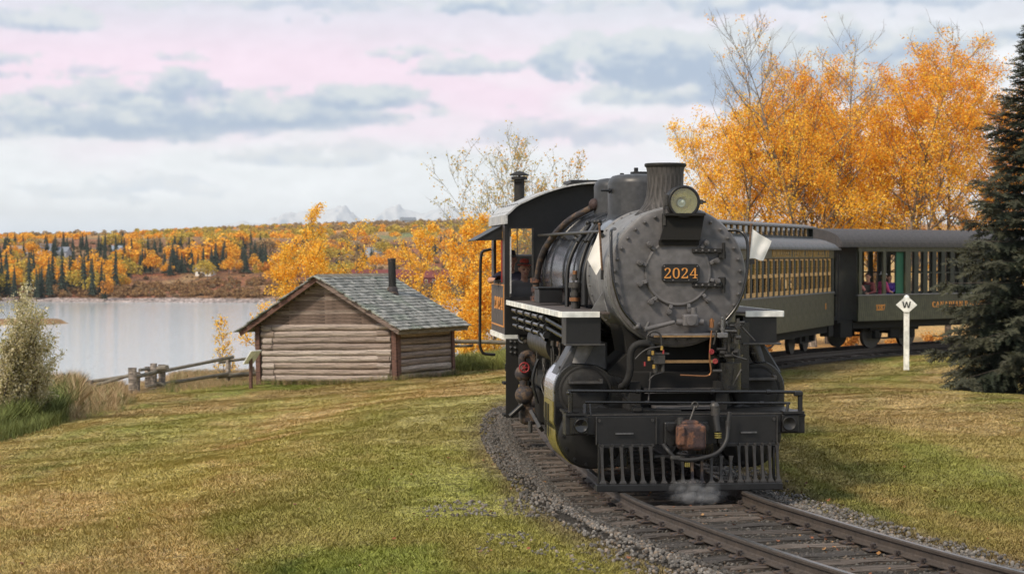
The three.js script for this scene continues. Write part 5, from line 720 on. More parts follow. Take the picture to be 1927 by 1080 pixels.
{
  rnd = mulberry(61);
  const gl = 5.3, dl = 3.55, wall = 1.84, rise = 1.42, R = V(-3.64, 0, -60), yaw = -0.50;
  R.y = groundY(-3.64, 60) - 0.05;
  const hut = thing('log_hut', 'small weathered log hut with shingle roof and black stove pipe by the lake', 'hut', [R.x, R.y, R.z], 0);
  hut.rotation.order = 'YZX'; hut.rotation.y = yaw; hut.rotation.z = 0.030;             // the old hut leans a little to the left; own x runs along the gable to the right, 0 at the near corner, z forward
  const N = 9, h = wall / N;
  for (let i = 0; i < N; i++) { const m = share('log', logGeo(gl - 0.32, h * (0.455 + 0.055 * hash2(i, 3, 5)), i + 1), K.log[(i * 3 + (i >> 1)) % 4], hut, [-gl / 2, (i + 0.5) * h, -0.05]); m.rotation.z = rr(-0.004, 0.004); for (const e of [0, 1]) if (rnd() < 0.8) share('log_end', logGeo(rr(0.3, 0.55), h * 0.46, i * 5 + e + 40), K.log[(i + e * 2) % 4], hut, [e ? -0.16 - 0.25 : -gl + 0.42, (i + 0.5) * h, 0.0]); }
  const M = 8, hr = (wall - 0.03) / M;
  for (let i = 0; i < M; i++) { const m = share('log', logGeo(dl - 0.3, hr * (0.44 + 0.05 * hash2(i, 7, 9)), i + 20), K.log[[1, 3, 1, 3, 1, 1, 2, 3][M - 1 - i] % 4], hut, [-0.06, (i + 0.5) * hr, -dl / 2]); m.rotation.y = Math.PI / 2; }
  part('chinking', [box(gl - 0.2, wall, 0.06, -gl / 2, wall / 2, -0.10)], K.chink, hut);
  part('back_wall', [box(gl - 0.1, wall, 0.1, -gl / 2, wall / 2, -dl + 0.05), box(0.1, wall, dl - 0.2, -gl + 0.05, wall / 2, -dl / 2), box(0.06, wall, dl - 0.2, -0.12, wall / 2, -dl / 2)], K.oldRail, hut);
  const cp = (x, z, w, t, bot = 0, y1 = wall) => part('corner_board', [box(w, y1 - bot, t, x, (y1 + bot) / 2, z, 0.006)], K.brownTrim, hut);
  cp(-0.02, 0.03, 0.17, 0.07); cp(0.06, -0.10, 0.06, 0.18); cp(-gl + 0.02, 0.04, 0.17, 0.08, -0.35); cp(0.06, -dl + 0.08, 0.06, 0.16);
  // gable of thin boards
  const NB = 13, bh = rise / NB; for (let i = 0; i < NB; i++) { const y = wall + i * bh + 0.01, half = (gl / 2 - 0.02) * (1 - (i + 0.55) / (NB + 0.4)); if (half < 0.08) continue; const m = share('gable_board', merge(boxR(half * 2, bh * 1.02, 0.03, V(0, 0, 0), [0.16, 0, 0])), i > 8 ? K.log[[1, 3][i % 2]] : K.board ??= mat(0.17, 0.125, 0.105, 0.9, { map: 'grain', size: 1.4, bump: 0.006, bumpTex: 'grainBump', rmap: false }), hut, [-gl / 2, y + bh / 2, -0.03]); m.material = i % 4 === 3 ? K.log[1] : m.material; }
  part('gable_back', [plate([[-gl + 0.05, wall], [-0.05, wall], [-gl / 2, wall + rise]], 0.03).translate(0, 0, -0.14), plate([[-gl + 0.05, wall], [-0.05, wall], [-gl / 2, wall + rise]], 0.03).translate(0, 0, -dl + 0.02)], K.oldRail, hut);
  // roof: deck, then rows of shingles on each slope
  const over = 0.42, front = 0.42, back = 0.34, slope = Math.atan2(rise + 0.07, gl / 2), sl = (gl / 2 + over) / Math.cos(slope), deep = dl + front + back, roof = new THREE.Group(); roof.name = 'roof'; hut.add(roof);
  for (const s of [1, -1]) {
    const D = (u, z, lift = 0) => V(-gl / 2 + s * (u * Math.cos(slope) + lift * Math.sin(slope)), wall + rise + 0.10 - u * Math.sin(slope) + lift * Math.cos(slope), z);
    const rot = [0, 0, -s * slope];
    part('roof_deck', [boxR(sl, 0.04, deep, D(sl / 2, (front - dl - back) / 2), rot)], K.oldRail, roof);
    part('barge_board', [boxR(sl + 0.04, 0.15, 0.035, D(sl / 2, front - 0.0, -0.06), rot, 0.004)], s > 0 ? mat(0.17, 0.13, 0.115, 0.9, { map: 'grain', size: 1.2, rmap: false }) : K.brownTrim, roof); part('barge_board', [boxR(sl + 0.04, 0.13, 0.035, D(sl / 2, -dl - back, -0.05), rot, 0.004)], K.brownTrim, roof);
    const rows = 19, sh = [], tone = [[0.26, 0.265, 0.25], [0.21, 0.217, 0.205], [0.31, 0.31, 0.295], [0.16, 0.17, 0.16]];
    for (let i = 0; i < rows; i++) { const u = (i + 0.62) * sl / rows + 0.03; for (let z = -dl - back - 0.02; z < front + 0.02;) { const w = rr(0.10, 0.24), g = boxR(sl / rows * 1.5, 0.034, w - 0.014, D(u, z + w / 2, 0.05 + rr(0, 0.014)), [0, rr(-0.02, 0.02), -s * (slope - 0.13) + rr(-0.03, 0.03)]).toNonIndexed(), c = pick(tone), k = rr(0.75, 1.2), moss = fbm(u * 1.4, z * 1.4, 3, 311) > 0.6 ? 0.93 : 1, col = new Float32Array(g.attributes.position.count * 3); for (let q = 0; q < col.length; q += 3) { col[q] = c[0] * k * moss; col[q + 1] = c[1] * k; col[q + 2] = c[2] * k * moss; } g.setAttribute('color', new THREE.BufferAttribute(col, 3)); sh.push(g); z += w; } }
    const m = part('shingle', sh, K.shingle ??= mat(1, 1, 1, 0.92, { map: 'grain', size: 0.8, rmap: false, vertexColors: true }), roof); m.userData.kind = 'stuff';
  }
  part('ridge_cap', [boxR(0.2, 0.025, deep, V(-gl / 2 + 0.08, wall + rise + 0.135, (front - dl - back) / 2), [0, 0, -slope]), boxR(0.2, 0.025, deep, V(-gl / 2 - 0.08, wall + rise + 0.135, (front - dl - back) / 2), [0, 0, slope])], K.oldRail, roof);
  part('eave_board', [box(0.03, 0.12, deep, over - 0.03, wall + rise + 0.02 - sl * Math.sin(slope), (front - dl - back) / 2)], K.oldRail, roof);
  const cx = -gl / 2 + 1.12, czz = -2.35, cy = wall + rise - 0.60; const ch = part('chimney', [cylY(0.125, 1.2, cx, cy + 0.65, czz, 24)], K.blackDull, hut); part('chimney_collar', [lathe([[0.24, -0.12], [0.18, 0.18], [0.165, 0.30], [0.13, 0.33]], 24).translate(cx, cy, czz)], K.rustDark, ch); part('chimney_rim', [lathe([[0.14, 0], [0.14, 0.045], [0.115, 0.045], [0.115, 0]], 24).translate(cx, cy + 1.22, czz), Array.from({ length: 10 }, (_, i) => box(0.02, 0.09, 0.02, cx + 0.12 * Math.cos(i * 0.628), cy + 1.19, czz + 0.12 * Math.sin(i * 0.628)))], K.rustDark, ch);
}
{ // reading board at the hut's left corner
  const d = 60.6, x = (478 - 963.5) / FOC * d, y = groundY(x, d), s = thing('sign_board', 'pale slanted reading board seen edge on beside the hut corner', 'sign', [x - 0.12, y, -d], 1.15);
  part('board', [boxR(0.62, 0.035, 0.52, V(0, 1.0, 0.05), [-0.95, 0, 0], 0.006)], K.white, s); part('post', [box(0.09, 0.98, 0.09, 0, 0.47, 0, 0.008)], K.brownTrim, s);
}
// ------------------------------------------------------------------ old rail fence along the bank
{
  rnd = mulberry(71);
  const at3 = (px, py, d) => V((px - 963.5) / FOC * d, EYE - (py - 480) / FOC * d, -d);
  const f = thing('rail_fence', 'weathered grey log rail fence with a cluster of stout posts beside the lake', 'fence');
  const post = (px, top, d, r, n = 1) => { const a = at3(px, top, d), y0 = groundY(a.x, d) - 0.3, g = logGeo(a.y - y0, r, px * 0.37); const m = share('post', g, K.oldPost, f, [a.x, (a.y + y0) / 2, a.z]); m.rotation.z = Math.PI / 2 + rr(-0.03, 0.03); };
  const rail = (p, q, r) => { const d = q.clone().sub(p), m = share('rail', logGeo(d.length() + 0.3, r, p.x * 3.3 + q.y), K.oldRail, f); m.position.copy(p).add(q).multiplyScalar(0.5); m.quaternion.setFromUnitVectors(V(1, 0, 0), d.normalize()); };
  post(247, 692, 60, 0.135); post(256, 700, 60.4, 0.11); post(277, 690, 62.5, 0.13); post(288, 684, 62, 0.11); post(303, 686, 62.4, 0.12); post(428, 673, 65, 0.085); post(168, 716, 62, 0.10); post(474, 690, 65.5, 0.08);
  rail(at3(245, 708, 60.2), at3(166, 718, 62.3), 0.055); rail(at3(245, 706, 60.6), at3(176, 726, 61.2), 0.06); rail(at3(262, 697, 60.6), at3(276, 695, 62.4), 0.05); rail(at3(256, 708, 60.2), at3(296, 700, 62.0), 0.065); rail(at3(295, 694, 62.0), at3(308, 692, 61.7), 0.09);
  rail(at3(306, 699, 62.2), at3(432, 673, 64.8), 0.055); rail(at3(418, 681, 65.0), at3(476, 674, 65.6), 0.05); rail(at3(280, 727, 61.7), at3(422, 705, 64.6), 0.06); rail(at3(415, 708, 64.7), at3(476, 703, 65.5), 0.075); rail(at3(258, 745, 60.0), at3(286, 735, 61.5), 0.10); rail(at3(300, 724, 62), at3(322, 730, 62.2), 0.07);
  const b = thing('rail_fence', 'two bar log fence running from behind the hut to the locomotive', 'fence');
  const rail2 = (p, q, r) => { const d = q.clone().sub(p), m = share('rail', logGeo(d.length() + 0.2, r, p.x * 3.3 + q.y), K.oldRail, b); m.position.copy(p).add(q).multiplyScalar(0.5); m.quaternion.setFromUnitVectors(V(1, 0, 0), d.normalize()); };
  rail2(at3(850, 643, 66), at3(1010, 646, 66), 0.075); rail2(at3(852, 682, 66), at3(1010, 681, 66), 0.07); rail2(at3(855, 652, 66.4), at3(884, 651, 66.2), 0.05);
  for (const px of [846, 1004]) { const a = at3(px, 636, 66.1), y0 = groundY(a.x, 66.1) - 0.3, m = share('post', logGeo(a.y - y0, 0.09, px), K.oldPost, b, [a.x, (a.y + y0) / 2, a.z]); m.rotation.z = Math.PI / 2; }
}
// ------------------------------------------------------------------ trees: limbs grown from the trunk, leaves set round the twigs
const yAxis = V(0, 1, 0);
function limb(out, pts, r0, r1, seg = 6) { for (let i = 0; i < pts.length - 1; i++) { const a = mix(r0, r1, i / (pts.length - 1)), b = mix(r0, r1, (i + 1) / (pts.length - 1)); out.push(bar(pts[i], pts[i + 1], a, seg, b)); } }
function path(from, dir, len, n, bend, wob) { const pts = [from.clone()], d = dir.clone().normalize(); let p = from.clone(); for (let i = 0; i < n; i++) { d.add(V(rr(-wob, wob), bend + rr(-wob, wob) * 0.6, rr(-wob, wob))).normalize(); p = p.clone().addScaledVector(d, len / n); pts.push(p); } return pts; }
const along = (pts, t) => { const k = clamp(t, 0, 0.9999) * (pts.length - 1), i = Math.floor(k); return pts[i].clone().lerp(pts[i + 1], k - i); };
const dirAt = (pts, t) => { const i = Math.min(pts.length - 2, Math.floor(clamp(t) * (pts.length - 1))); return pts[i + 1].clone().sub(pts[i]).normalize(); };
function grow({ h, r, lean = [0, 0], n = 16, t0 = 0.25, reach = 0.34, up = 0.75, sub = 6, taper = 0.6, twigs = 3, fork = 0 }) {
  const wood = [], tips = [], trunks = [path(V(0, -0.4, 0), V(lean[0], 1, lean[1]), h + 0.4, 11, 0.06, 0.085)];
  for (let i = 0; i < fork; i++) { const a = rnd() * 6.28, t = rr(0.12, 0.35); trunks.push(path(along(trunks[0], t), V(Math.cos(a) * 0.45, 1, Math.sin(a) * 0.45), h * (1 - t) * rr(0.8, 1.0), 8, 0.08, 0.06)); }
  trunks.forEach((tp, ti) => {
    const R = ti ? r * 0.62 : r; for (let i = 0; i < tp.length - 1; i++) { const f = (k) => R * Math.max(0.05, Math.pow(1 - k / (tp.length - 1), 1.25)); wood.push(bar(tp[i], tp[i + 1], f(i), 8, f(i + 1))); }
    const nb = ti ? Math.ceil(n * 0.7) : n;
    for (let i = 0; i < nb; i++) {
      const t = mix(ti ? 0.2 : t0, 0.99, (i + rnd() * 0.7) / nb), az = i * 2.4 + rnd() * 0.9, L = h * reach * Math.pow(1 - t * 0.82, taper) * rr(0.75, 1.15), bp = path(along(tp, t), V(Math.cos(az), up * rr(0.6, 1.3), Math.sin(az)), L, 5, 0.10, 0.16), br = Math.max(0.009, R * (1 - t) * 0.42 + 0.006);
      limb(wood, bp, br, 0.006, 5);
      for (let j = 0; j < sub; j++) {
        const tt = rr(0.25, 1), d = dirAt(bp, tt), q = d.clone().add(V(rr(-1, 1), rr(-0.35, 0.8), rr(-1, 1))).normalize(), sp = path(along(bp, tt), q, L * rr(0.2, 0.42), 3, 0.05, 0.2); limb(wood, sp, 0.008, 0.0035, 4);
        for (let k = 0; k < twigs; k++) { const e = along(sp, rr(0.3, 1)); tips.push(e); if (rnd() < 0.6) { const w = path(e, V(rr(-1, 1), rr(-0.4, 1), rr(-1, 1)), L * rr(0.08, 0.16), 2, 0, 0.2); limb(wood, w, 0.004, 0.002, 3); tips.push(w[2]); } }
      }
    }
  });
  return { wood, tips };
}
const leafGeo = (() => { const g = new THREE.BufferGeometry(); g.setAttribute('position', new THREE.Float32BufferAttribute([0, 0, 0, 0.42, 0.45, 0.1, 0, 1, 0, 0, 0, 0, 0, 1, 0, -0.42, 0.45, 0.1], 3)); g.computeVertexNormals(); return g; })();
K.leaf = new THREE.MeshPhysicalMaterial({ color: 0xffffff, roughness: 0.75, transmission: 0.42, thickness: 0, side: THREE.DoubleSide, specularIntensity: 0.4 });
K.barkPale = mat(0.20, 0.175, 0.15, 0.95, { map: 'bark', size: 0.8, rmap: false }); K.barkDark = mat(0.085, 0.07, 0.06, 0.95, { map: 'bark', size: 0.6, rmap: false }); K.barkGreen = mat(0.24, 0.235, 0.17, 0.95, { map: 'bark', size: 0.7, rmap: false });
const GOLD = [[0.95, 0.60, 0.05], [0.97, 0.66, 0.07], [0.90, 0.51, 0.04], [0.97, 0.74, 0.16]], RUSSET = [[0.88, 0.42, 0.06], [0.9, 0.47, 0.07], [0.76, 0.34, 0.05]], LEMON = [[0.95, 0.66, 0.10], [0.94, 0.58, 0.06], [0.96, 0.72, 0.18], [0.90, 0.50, 0.05]], SPARSE = [[0.62, 0.48, 0.14], [0.50, 0.46, 0.2], [0.78, 0.45, 0.08]], WILLOW = [[0.52, 0.46, 0.25], [0.66, 0.6, 0.40], [0.40, 0.38, 0.17], [0.76, 0.70, 0.52]];
function leaves(tips, per, size, spread, colors, keep = () => 1, tintOf) {
  const L = [], C = [];
  for (const p of tips) { if (rnd() > keep(p)) continue; const n = Math.round(per * rr(0.5, 1.5)); for (let i = 0; i < n; i++) { const s = size * rr(0.7, 1.3); L.push(mtx(p.x + (rnd() + rnd() - 1) * spread, p.y + (rnd() + rnd() - 1) * spread, p.z + (rnd() + rnd() - 1) * spread, rr(0, 6.28), rr(0, 6.28), rr(0, 6.28), s)); const c = pick(tintOf && rnd() < tintOf(p) ? RUSSET : colors), k = rr(0.82, 1.2); C.push([c[0] * k, c[1] * k, c[2] * k]); } }
  return stuff('crown', leafGeo, K.leaf, L, C);
}
function tree(name, label, category, px, top, d, o) {
  const x = (px - 963.5) / FOC * d, y = groundY(x, d), h = EYE - (top - 480) / FOC * d - y, t = thing(name, label, category, [x, y, -d], 0, o.group), G = grow({ h: h / 1.02, r: h * 0.0125, ...o });
  const trunk = part('trunk', G.wood, o.bark ?? K.barkPale, t, true);
  t.add(leaves(G.tips, (o.per ?? 14) * 1.6, o.leaf ?? 0.088, o.spread ?? 0.36, o.colors ?? GOLD, o.keep ? (p) => o.keep(p.y / h, p) : undefined, o.tint ? (p) => o.tint(p.y / h) : undefined)); return t;
}
rnd = mulberry(81);
const bareTop = (a, b, low = 1) => (t) => mix(low, 0.03, sstep(a, b, t));
tree('cottonwood_tree', 'tall cottonwood with bare grey top branches, leftmost of the golden trees', 'tree', 1388, 52, 87, { n: 30, t0: 0.18, reach: 0.36, sub: 8, keep: bareTop(0.58, 0.80), per: 12, tint: (t) => t * 0.5, bark: K.barkPale, up: 0.9 });
tree('cottonwood_tree', 'golden cottonwood with a thick forked trunk above the coach roofs', 'tree', 1532, 42, 86, { n: 32, t0: 0.18, reach: 0.40, sub: 7, fork: 2, keep: bareTop(0.62, 0.80), per: 13, r: 0.24, tint: (t) => t * 0.55, lean: [-0.03, 0] });
tree('cottonwood_tree', 'orange topped cottonwood with a thin crown tip, right of the forked trunk', 'tree', 1608, 52, 90, { n: 28, t0: 0.18, reach: 0.36, fork: 1, keep: bareTop(0.72, 0.95), per: 12, tint: (t) => t * 0.6 - 0.1 });
tree('cottonwood_tree', 'dense golden cottonwood with a high pointed crown over the open coach', 'tree', 1700, 62, 88, { n: 34, t0: 0.16, reach: 0.38, fork: 2, per: 11, keep: bareTop(0.9, 1.02), tint: (t) => t * 0.8 - 0.15 });
tree('cottonwood_tree', 'rust tinged cottonwood nearest the dark spruce', 'tree', 1785, 98, 90, { n: 32, t0: 0.16, reach: 0.38, fork: 2, per: 11, keep: bareTop(0.9, 1.05, 0.9), tint: (t) => t * 0.95 - 0.15, lean: [0.02, 0] });
tree('cottonwood_tree', 'low spreading golden cottonwood between the two bare topped trees', 'tree', 1462, 165, 92, { n: 26, t0: 0.15, reach: 0.40, fork: 1, per: 13, tint: (t) => t * 0.6 - 0.1 });
tree('cottonwood_tree', 'low golden cottonwood partly behind the spruce at the right edge', 'tree', 1852, 215, 93, { n: 24, t0: 0.15, reach: 0.28, fork: 1, per: 12, tint: (t) => t * 0.6 - 0.1 });
tree('cottonwood_tree', 'golden cottonwood with drooping boughs beside the locomotive headlight', 'tree', 1375, 215, 89, { n: 26, t0: 0.12, reach: 0.30, sub: 7, fork: 1, per: 10, keep: (t) => mix(1, 0.5, t) });
tree('cottonwood_tree', 'round golden cottonwood filling the gap right of the forked trunk', 'tree', 1560, 150, 93, { n: 28, t0: 0.14, reach: 0.44, fork: 2, per: 12, tint: (t) => t * 0.6 - 0.1 });
tree('cottonwood_tree', 'broad golden cottonwood standing low behind the coach clerestory', 'tree', 1640, 215, 95, { n: 24, t0: 0.12, reach: 0.42, fork: 2, per: 13 });
// yellow aspens on the bank behind the hut
const asp = { n: 22, t0: 0.2, reach: 0.26, per: 5.5, leaf: 0.085, spread: 0.26, colors: LEMON, bark: K.barkPale, up: 0.9 };
tree('aspen_tree', 'slender yellow aspen rising highest behind the ridge of the hut roof', 'tree', 593, 384, 76, { ...asp, reach: 0.17, keep: (t) => 0.85 });
tree('aspen_tree', 'thin yellow aspen with sparse top behind the hut ridge', 'tree', 655, 415, 77, { ...asp, reach: 0.22, keep: (t) => mix(0.9, 0.3, sstep(0.6, 0.9, t)) });
tree('aspen_tree', 'yellow aspen spreading over the left slope of the hut roof', 'tree', 527, 470, 75, { ...asp, reach: 0.34, per: 6 });
tree('aspen_tree', 'short yellow aspen close behind the middle of the hut', 'tree', 615, 475, 74, { ...asp, reach: 0.34, per: 6 });
tree('aspen_tree', 'yellow aspen just right of the hut stove pipe', 'tree', 812, 435, 77, { ...asp, reach: 0.34, per: 6.5 });
tree('aspen_tree', 'dense yellow aspen left of the locomotive cab', 'tree', 872, 418, 75, { ...asp, reach: 0.30, per: 7.5, fork: 1 });
tree('aspen_tree', 'yellow aspen half hidden by the locomotive cab', 'tree', 925, 455, 73, { ...asp, reach: 0.34, per: 8, t0: 0.08 });
tree('aspen_tree', 'low yellow aspen overhanging the rail fence right of the hut', 'tree', 897, 545, 71, { ...asp, reach: 0.42, per: 8, t0: 0.06, n: 20 });
tree('birch_tree', 'tall nearly bare tree with pale green leaves left of the stove pipe on the cab', 'tree', 925, 268, 82, { n: 26, t0: 0.3, reach: 0.34, fork: 2, up: 1.3, per: 1, leaf: 0.10, spread: 0.25, colors: SPARSE, bark: K.barkGreen, keep: () => 0.7, r: 0.075 });
tree('birch_tree', 'tall thin tree with scattered leaves above the cab roof', 'tree', 1035, 284, 84, { n: 24, t0: 0.3, reach: 0.32, fork: 2, up: 1.3, per: 1, leaf: 0.10, spread: 0.25, colors: [...SPARSE, [0.8, 0.4, 0.06]], bark: K.barkGreen, keep: () => 0.7, r: 0.06 });
tree('birch_tree', 'slim nearly bare tree with pale leaves farthest left of the cab roof', 'tree', 884, 290, 83, { n: 22, t0: 0.3, reach: 0.30, fork: 1, up: 1.3, per: 1, leaf: 0.10, spread: 0.25, colors: SPARSE, bark: K.barkGreen, keep: () => 0.7, r: 0.06 });
tree('aspen_sapling', 'small yellow sapling by the fence left of the hut', 'sapling', 421, 604, 67, { n: 16, t0: 0.15, reach: 0.30, per: 2.2, leaf: 0.075, spread: 0.2, colors: LEMON, sub: 4, twigs: 2, r: 0.02, up: 1.1 });
// ------------------------------------------------------------------ the dark spruce at the right edge
{
  rnd = mulberry(91);
  const d = 46.8, x = 12.8, y = groundY(x, d), h = 9.05, t = thing('spruce_tree', 'large dark green spruce with drooping lower branches at the right edge', 'tree', [x, y, -d]);
  const sprig = (() => { const P = []; for (let i = 0; i < 30; i++) { const u = i / 30, side = i % 2 ? 1 : -1, l = 0.16 * (1 - u * 0.55), a = rr(0.5, 1.0) * side, e = rr(-0.25, 0.55); const bx = 0, bz = u * 0.42, tx = Math.sin(a) * l, tz = bz + Math.cos(a) * l * 0.8, ty = e * l; P.push(bx, 0, bz - 0.016, bx, 0, bz + 0.016, tx, ty, tz); } const g = new THREE.BufferGeometry(); g.setAttribute('position', new THREE.Float32BufferAttribute(P, 3)); g.computeVertexNormals(); return g; })();
  const wood = [], Ls = [], C = []; limb(wood, [V(0, -0.3, 0), V(0.02, 2, 0), V(0, 5, 0.03), V(0, h - 0.2, 0)], 0.17, 0.015, 8);
  const q = new THREE.Quaternion(), m = new THREE.Matrix4(), u0 = (t) => (t > 0.55 ? 0.07 : -0.01);
  for (let yy = 0.12; yy < h - 0.05; yy += mix(0.24, 0.19, yy / h)) {
    const k = yy / h, R = 2.5 * Math.pow(1 - k, 0.86) + 0.06, nb = Math.round(mix(8.5, 5, k)), off = rnd() * 6.28;
    for (let b = 0; b < nb; b++) {
      const az = off + b / nb * 6.283 + rr(-0.25, 0.25), Lb = R * rr(0.62, 1.18), droop = mix(-0.42, 0.40, Math.pow(k, 0.9)), n = Math.max(3, Math.ceil(Lb / 0.15)); let p = V(0, yy, 0); const dir = V(Math.cos(az), droop, Math.sin(az)).normalize(), pts = [p.clone()];
      for (let i = 0; i < n; i++) {
        dir.y += u0(i / n); dir.normalize(); p = p.clone().addScaledVector(dir, Lb / n); pts.push(p);
        const u = (i + 1) / n; if (u < 0.22 && Lb > 1) continue;
        for (let s = 0; s < 4; s++) { const sa = (s - 1.5) * rr(0.45, 0.8), f = dir.clone().applyAxisAngle(yAxis, sa); f.y += rr(-0.75, -0.05); f.normalize(); q.setFromUnitVectors(V(0, 0, 1), f); const sc = rr(0.75, 1.25) * mix(1.05, 0.65, k); m.compose(p.clone().add(V(rr(-0.04, 0.04), rr(-0.05, 0.03), rr(-0.04, 0.04))), q.clone().multiply(new THREE.Quaternion().setFromAxisAngle(V(0, 0, 1), rr(-0.5, 0.5))), V(sc, sc, sc)); Ls.push(m.clone()); const tip = u > 0.75 ? 1 : 0, g = rr(0.7, 1.25) * (tip ? 1.7 : 1); C.push([0.024 * g * (tip ? 1.35 : 1), 0.034 * g, 0.019 * g]); }
      }
      if (Lb > 0.5) limb(wood, [pts[0], pts[n >> 1], pts[n]], 0.02, 0.005, 4);
    }
  }
  part('trunk', wood, K.barkDark, t, true); t.add(stuff('crown', sprig, mat(1, 1, 1, 0.7, { map: null, rmap: false, side: THREE.DoubleSide }), Ls, C));
}
// ------------------------------------------------------------------ shrub and rough grass at the left, weeds along the fence
{
  rnd = mulberry(101);
  const shrub = (name, label, px, base, top, d, w, o = {}) => { const x = (px - 963.5) / FOC * d, y = groundY(x, d), h = EYE - (top - 480) / FOC * d - y, t = thing(name, label, 'shrub', [x, y, -d], 0, o.group), wood = [], tips = []; for (let i = 0; i < (o.stems ?? 12); i++) { const a = rnd() * 6.28, bp = path(V(rr(-0.15, 0.15), -0.1, rr(-0.15, 0.15)), V(Math.cos(a) * w, 1, Math.sin(a) * w * 0.8), h * rr(0.7, 1.08), 6, 0.05, 0.09); limb(wood, bp, 0.018, 0.004, 5); for (let j = 0; j < (o.sub ?? 16); j++) { const tt = rr(0.2, 1), sp = path(along(bp, tt), dirAt(bp, tt).add(V(rr(-0.9, 0.9), rr(-0.1, 0.6), rr(-0.9, 0.9))), h * rr(0.12, 0.26), 3, 0.08, 0.15); limb(wood, sp, 0.006, 0.002, 3); tips.push(along(sp, 0.35), along(sp, 0.6), along(sp, 0.85), sp[3]); } } part('stem', wood, o.bark ?? K.barkDark, t, true); t.add(leaves(tips, o.per ?? 6, o.leaf ?? 0.042, o.spread ?? 0.07, o.colors ?? WILLOW)); return t; };
  shrub('willow_shrub', 'tall silvery olive willow shrub at the left edge of the lawn', -2, 800, 580, 47, 0.36, { stems: 18, sub: 24, per: 9, leaf: 0.06, spread: 0.14 });
  shrub('willow_shrub', 'lower olive willow shrub leaning right beside the tall one at the left edge', 58, 800, 628, 48, 0.34, { stems: 12, sub: 20, per: 9, leaf: 0.06, spread: 0.14 });
  for (const [px, top, d, i] of [[1440, 625, 79, 0], [1590, 610, 79, 1], [1685, 640, 82, 2], [1765, 628, 84, 3], [1880, 615, 89, 4]]) shrub('golden_shrub', ['low golden shrub behind the wheels of the coach with ochre windows', 'low golden shrub seen under the gap between the two coaches', 'low golden shrub just left of the whistle post, beyond the rails', 'low golden shrub under the open coach right of the whistle post', 'low golden shrub beyond the train behind the dark spruce'][i], px, 690, top, d, 0.7, { stems: 9, sub: 10, per: 7, leaf: 0.10, spread: 0.22, colors: [[0.7, 0.36, 0.08], [0.78, 0.5, 0.16], [0.6, 0.34, 0.1]], group: 'golden shrubs behind the train' });
  const bladeG = (n, h, w, lean) => { const P = []; for (let i = 0; i < n; i++) { const a = rnd() * 6.28, r = rnd() * 0.07, x = Math.cos(a) * r, z = Math.sin(a) * r, b = rnd() * 6.28, hx = Math.cos(b) * w, hz = Math.sin(b) * w, c = rnd() * 6.28, l = lean * rr(0.2, 1) * h, H = h * rr(0.6, 1.1), mx = x + Math.cos(c) * l * 0.35, mz = z + Math.sin(c) * l * 0.35; P.push(x - hx, 0, z - hz, x + hx, 0, z + hz, mx, H * 0.6, mz, mx - hx * 0.7, H * 0.58, mz - hz * 0.7, mx + hx * 0.7, H * 0.58, mz + hz * 0.7, x + Math.cos(c) * l, H, z + Math.sin(c) * l); } const g = new THREE.BufferGeometry(); g.setAttribute('position', new THREE.Float32BufferAttribute(P, 3)); const N = new Float32Array(P.length); for (let i = 1; i < N.length; i += 3) N[i] = 1; g.setAttribute('normal', new THREE.BufferAttribute(N, 3)); return g; };
  const tall = bladeG(9, 0.62, 0.006, 0.75), L = [], C = [];
  const TAN = [[0.60, 0.43, 0.25], [0.52, 0.36, 0.19], [0.66, 0.5, 0.31], [0.44, 0.28, 0.14]], GRN = [[0.17, 0.21, 0.05], [0.23, 0.26, 0.075], [0.12, 0.15, 0.04]];
  // the rough strip runs from the lower left corner of the lawn to the fence and on along its foot
  const edge = [[0, 832], [60, 815], [120, 795], [200, 778], [250, 770], [300, 752], [340, 735], [420, 727], [478, 722]];
  for (let i = 0; i < 21000; i++) {
    const px = rr(-25, 480), d = px < 255 ? rr(35, 66) : rr(59, 70), x = (px - 963.5) / FOC * d, y = groundY(x, d), py = 480 + (EYE - y) / d * FOC; let k = 0; while (k < edge.length - 2 && px > edge[k + 1][0]) k++;
    const lim = mix(edge[k][1], edge[k + 1][1], clamp((px - edge[k][0]) / (edge[k + 1][0] - edge[k][0]))); if (py > lim + rr(-3, 4)) continue;
    const far = px > 310, grn = px < 130 ? sstep(lim - 70, lim - 20, py) : px > 225 && px < 330 ? 0.75 * sstep(lim - 30, lim - 6, py) : 0.2, s = (far ? rr(0.3, 0.6) : px > 232 ? rr(0.16, 0.34) : px > 150 ? rr(0.35, 0.72) : rr(0.7, 1.3)) * (py > lim - 10 ? 0.55 : 1) * (px > 255 && px < 320 ? 0.7 : 1);
    const c = pick(rnd() < grn ? GRN : TAN), v = rr(0.75, 1.2); L.push(mtx(x, y - 0.02, -d, 0, rnd() * 6.28, 0, s * 1.25, s, s * 1.25)); C.push([c[0] * v, c[1] * v, c[2] * v]);
  }
  for (let i = 0; i < 900; i++) { const u = rnd(), side = rnd() < 0.6, a = -0.5, lx = side ? -u * 5.3 : 0.1, lz = side ? 0.1 : -u * 3.5, x = -3.64 + lx * Math.cos(a) + lz * Math.sin(a) + rr(-0.06, 0.2), z = -60 - lx * Math.sin(a) + lz * Math.cos(a) + rr(-0.02, 0.22), s = rr(0.15, 0.42); L.push(mtx(x, groundY(x, -z) - 0.02, z, 0, rnd() * 6.28, 0, s * 1.4, s, s * 1.4)); const c = pick(rnd() < 0.6 ? GRN : TAN), v = rr(0.8, 1.3); C.push([c[0] * v, c[1] * v, c[2] * v]); }
  scene.add(stuff('tall_grass', tall, mat(1, 1, 1, 0.9, { map: null, rmap: false, side: THREE.DoubleSide }), L, C, 'rough tan and green uncut grass along the lake bank and under the fence', 'grass'));
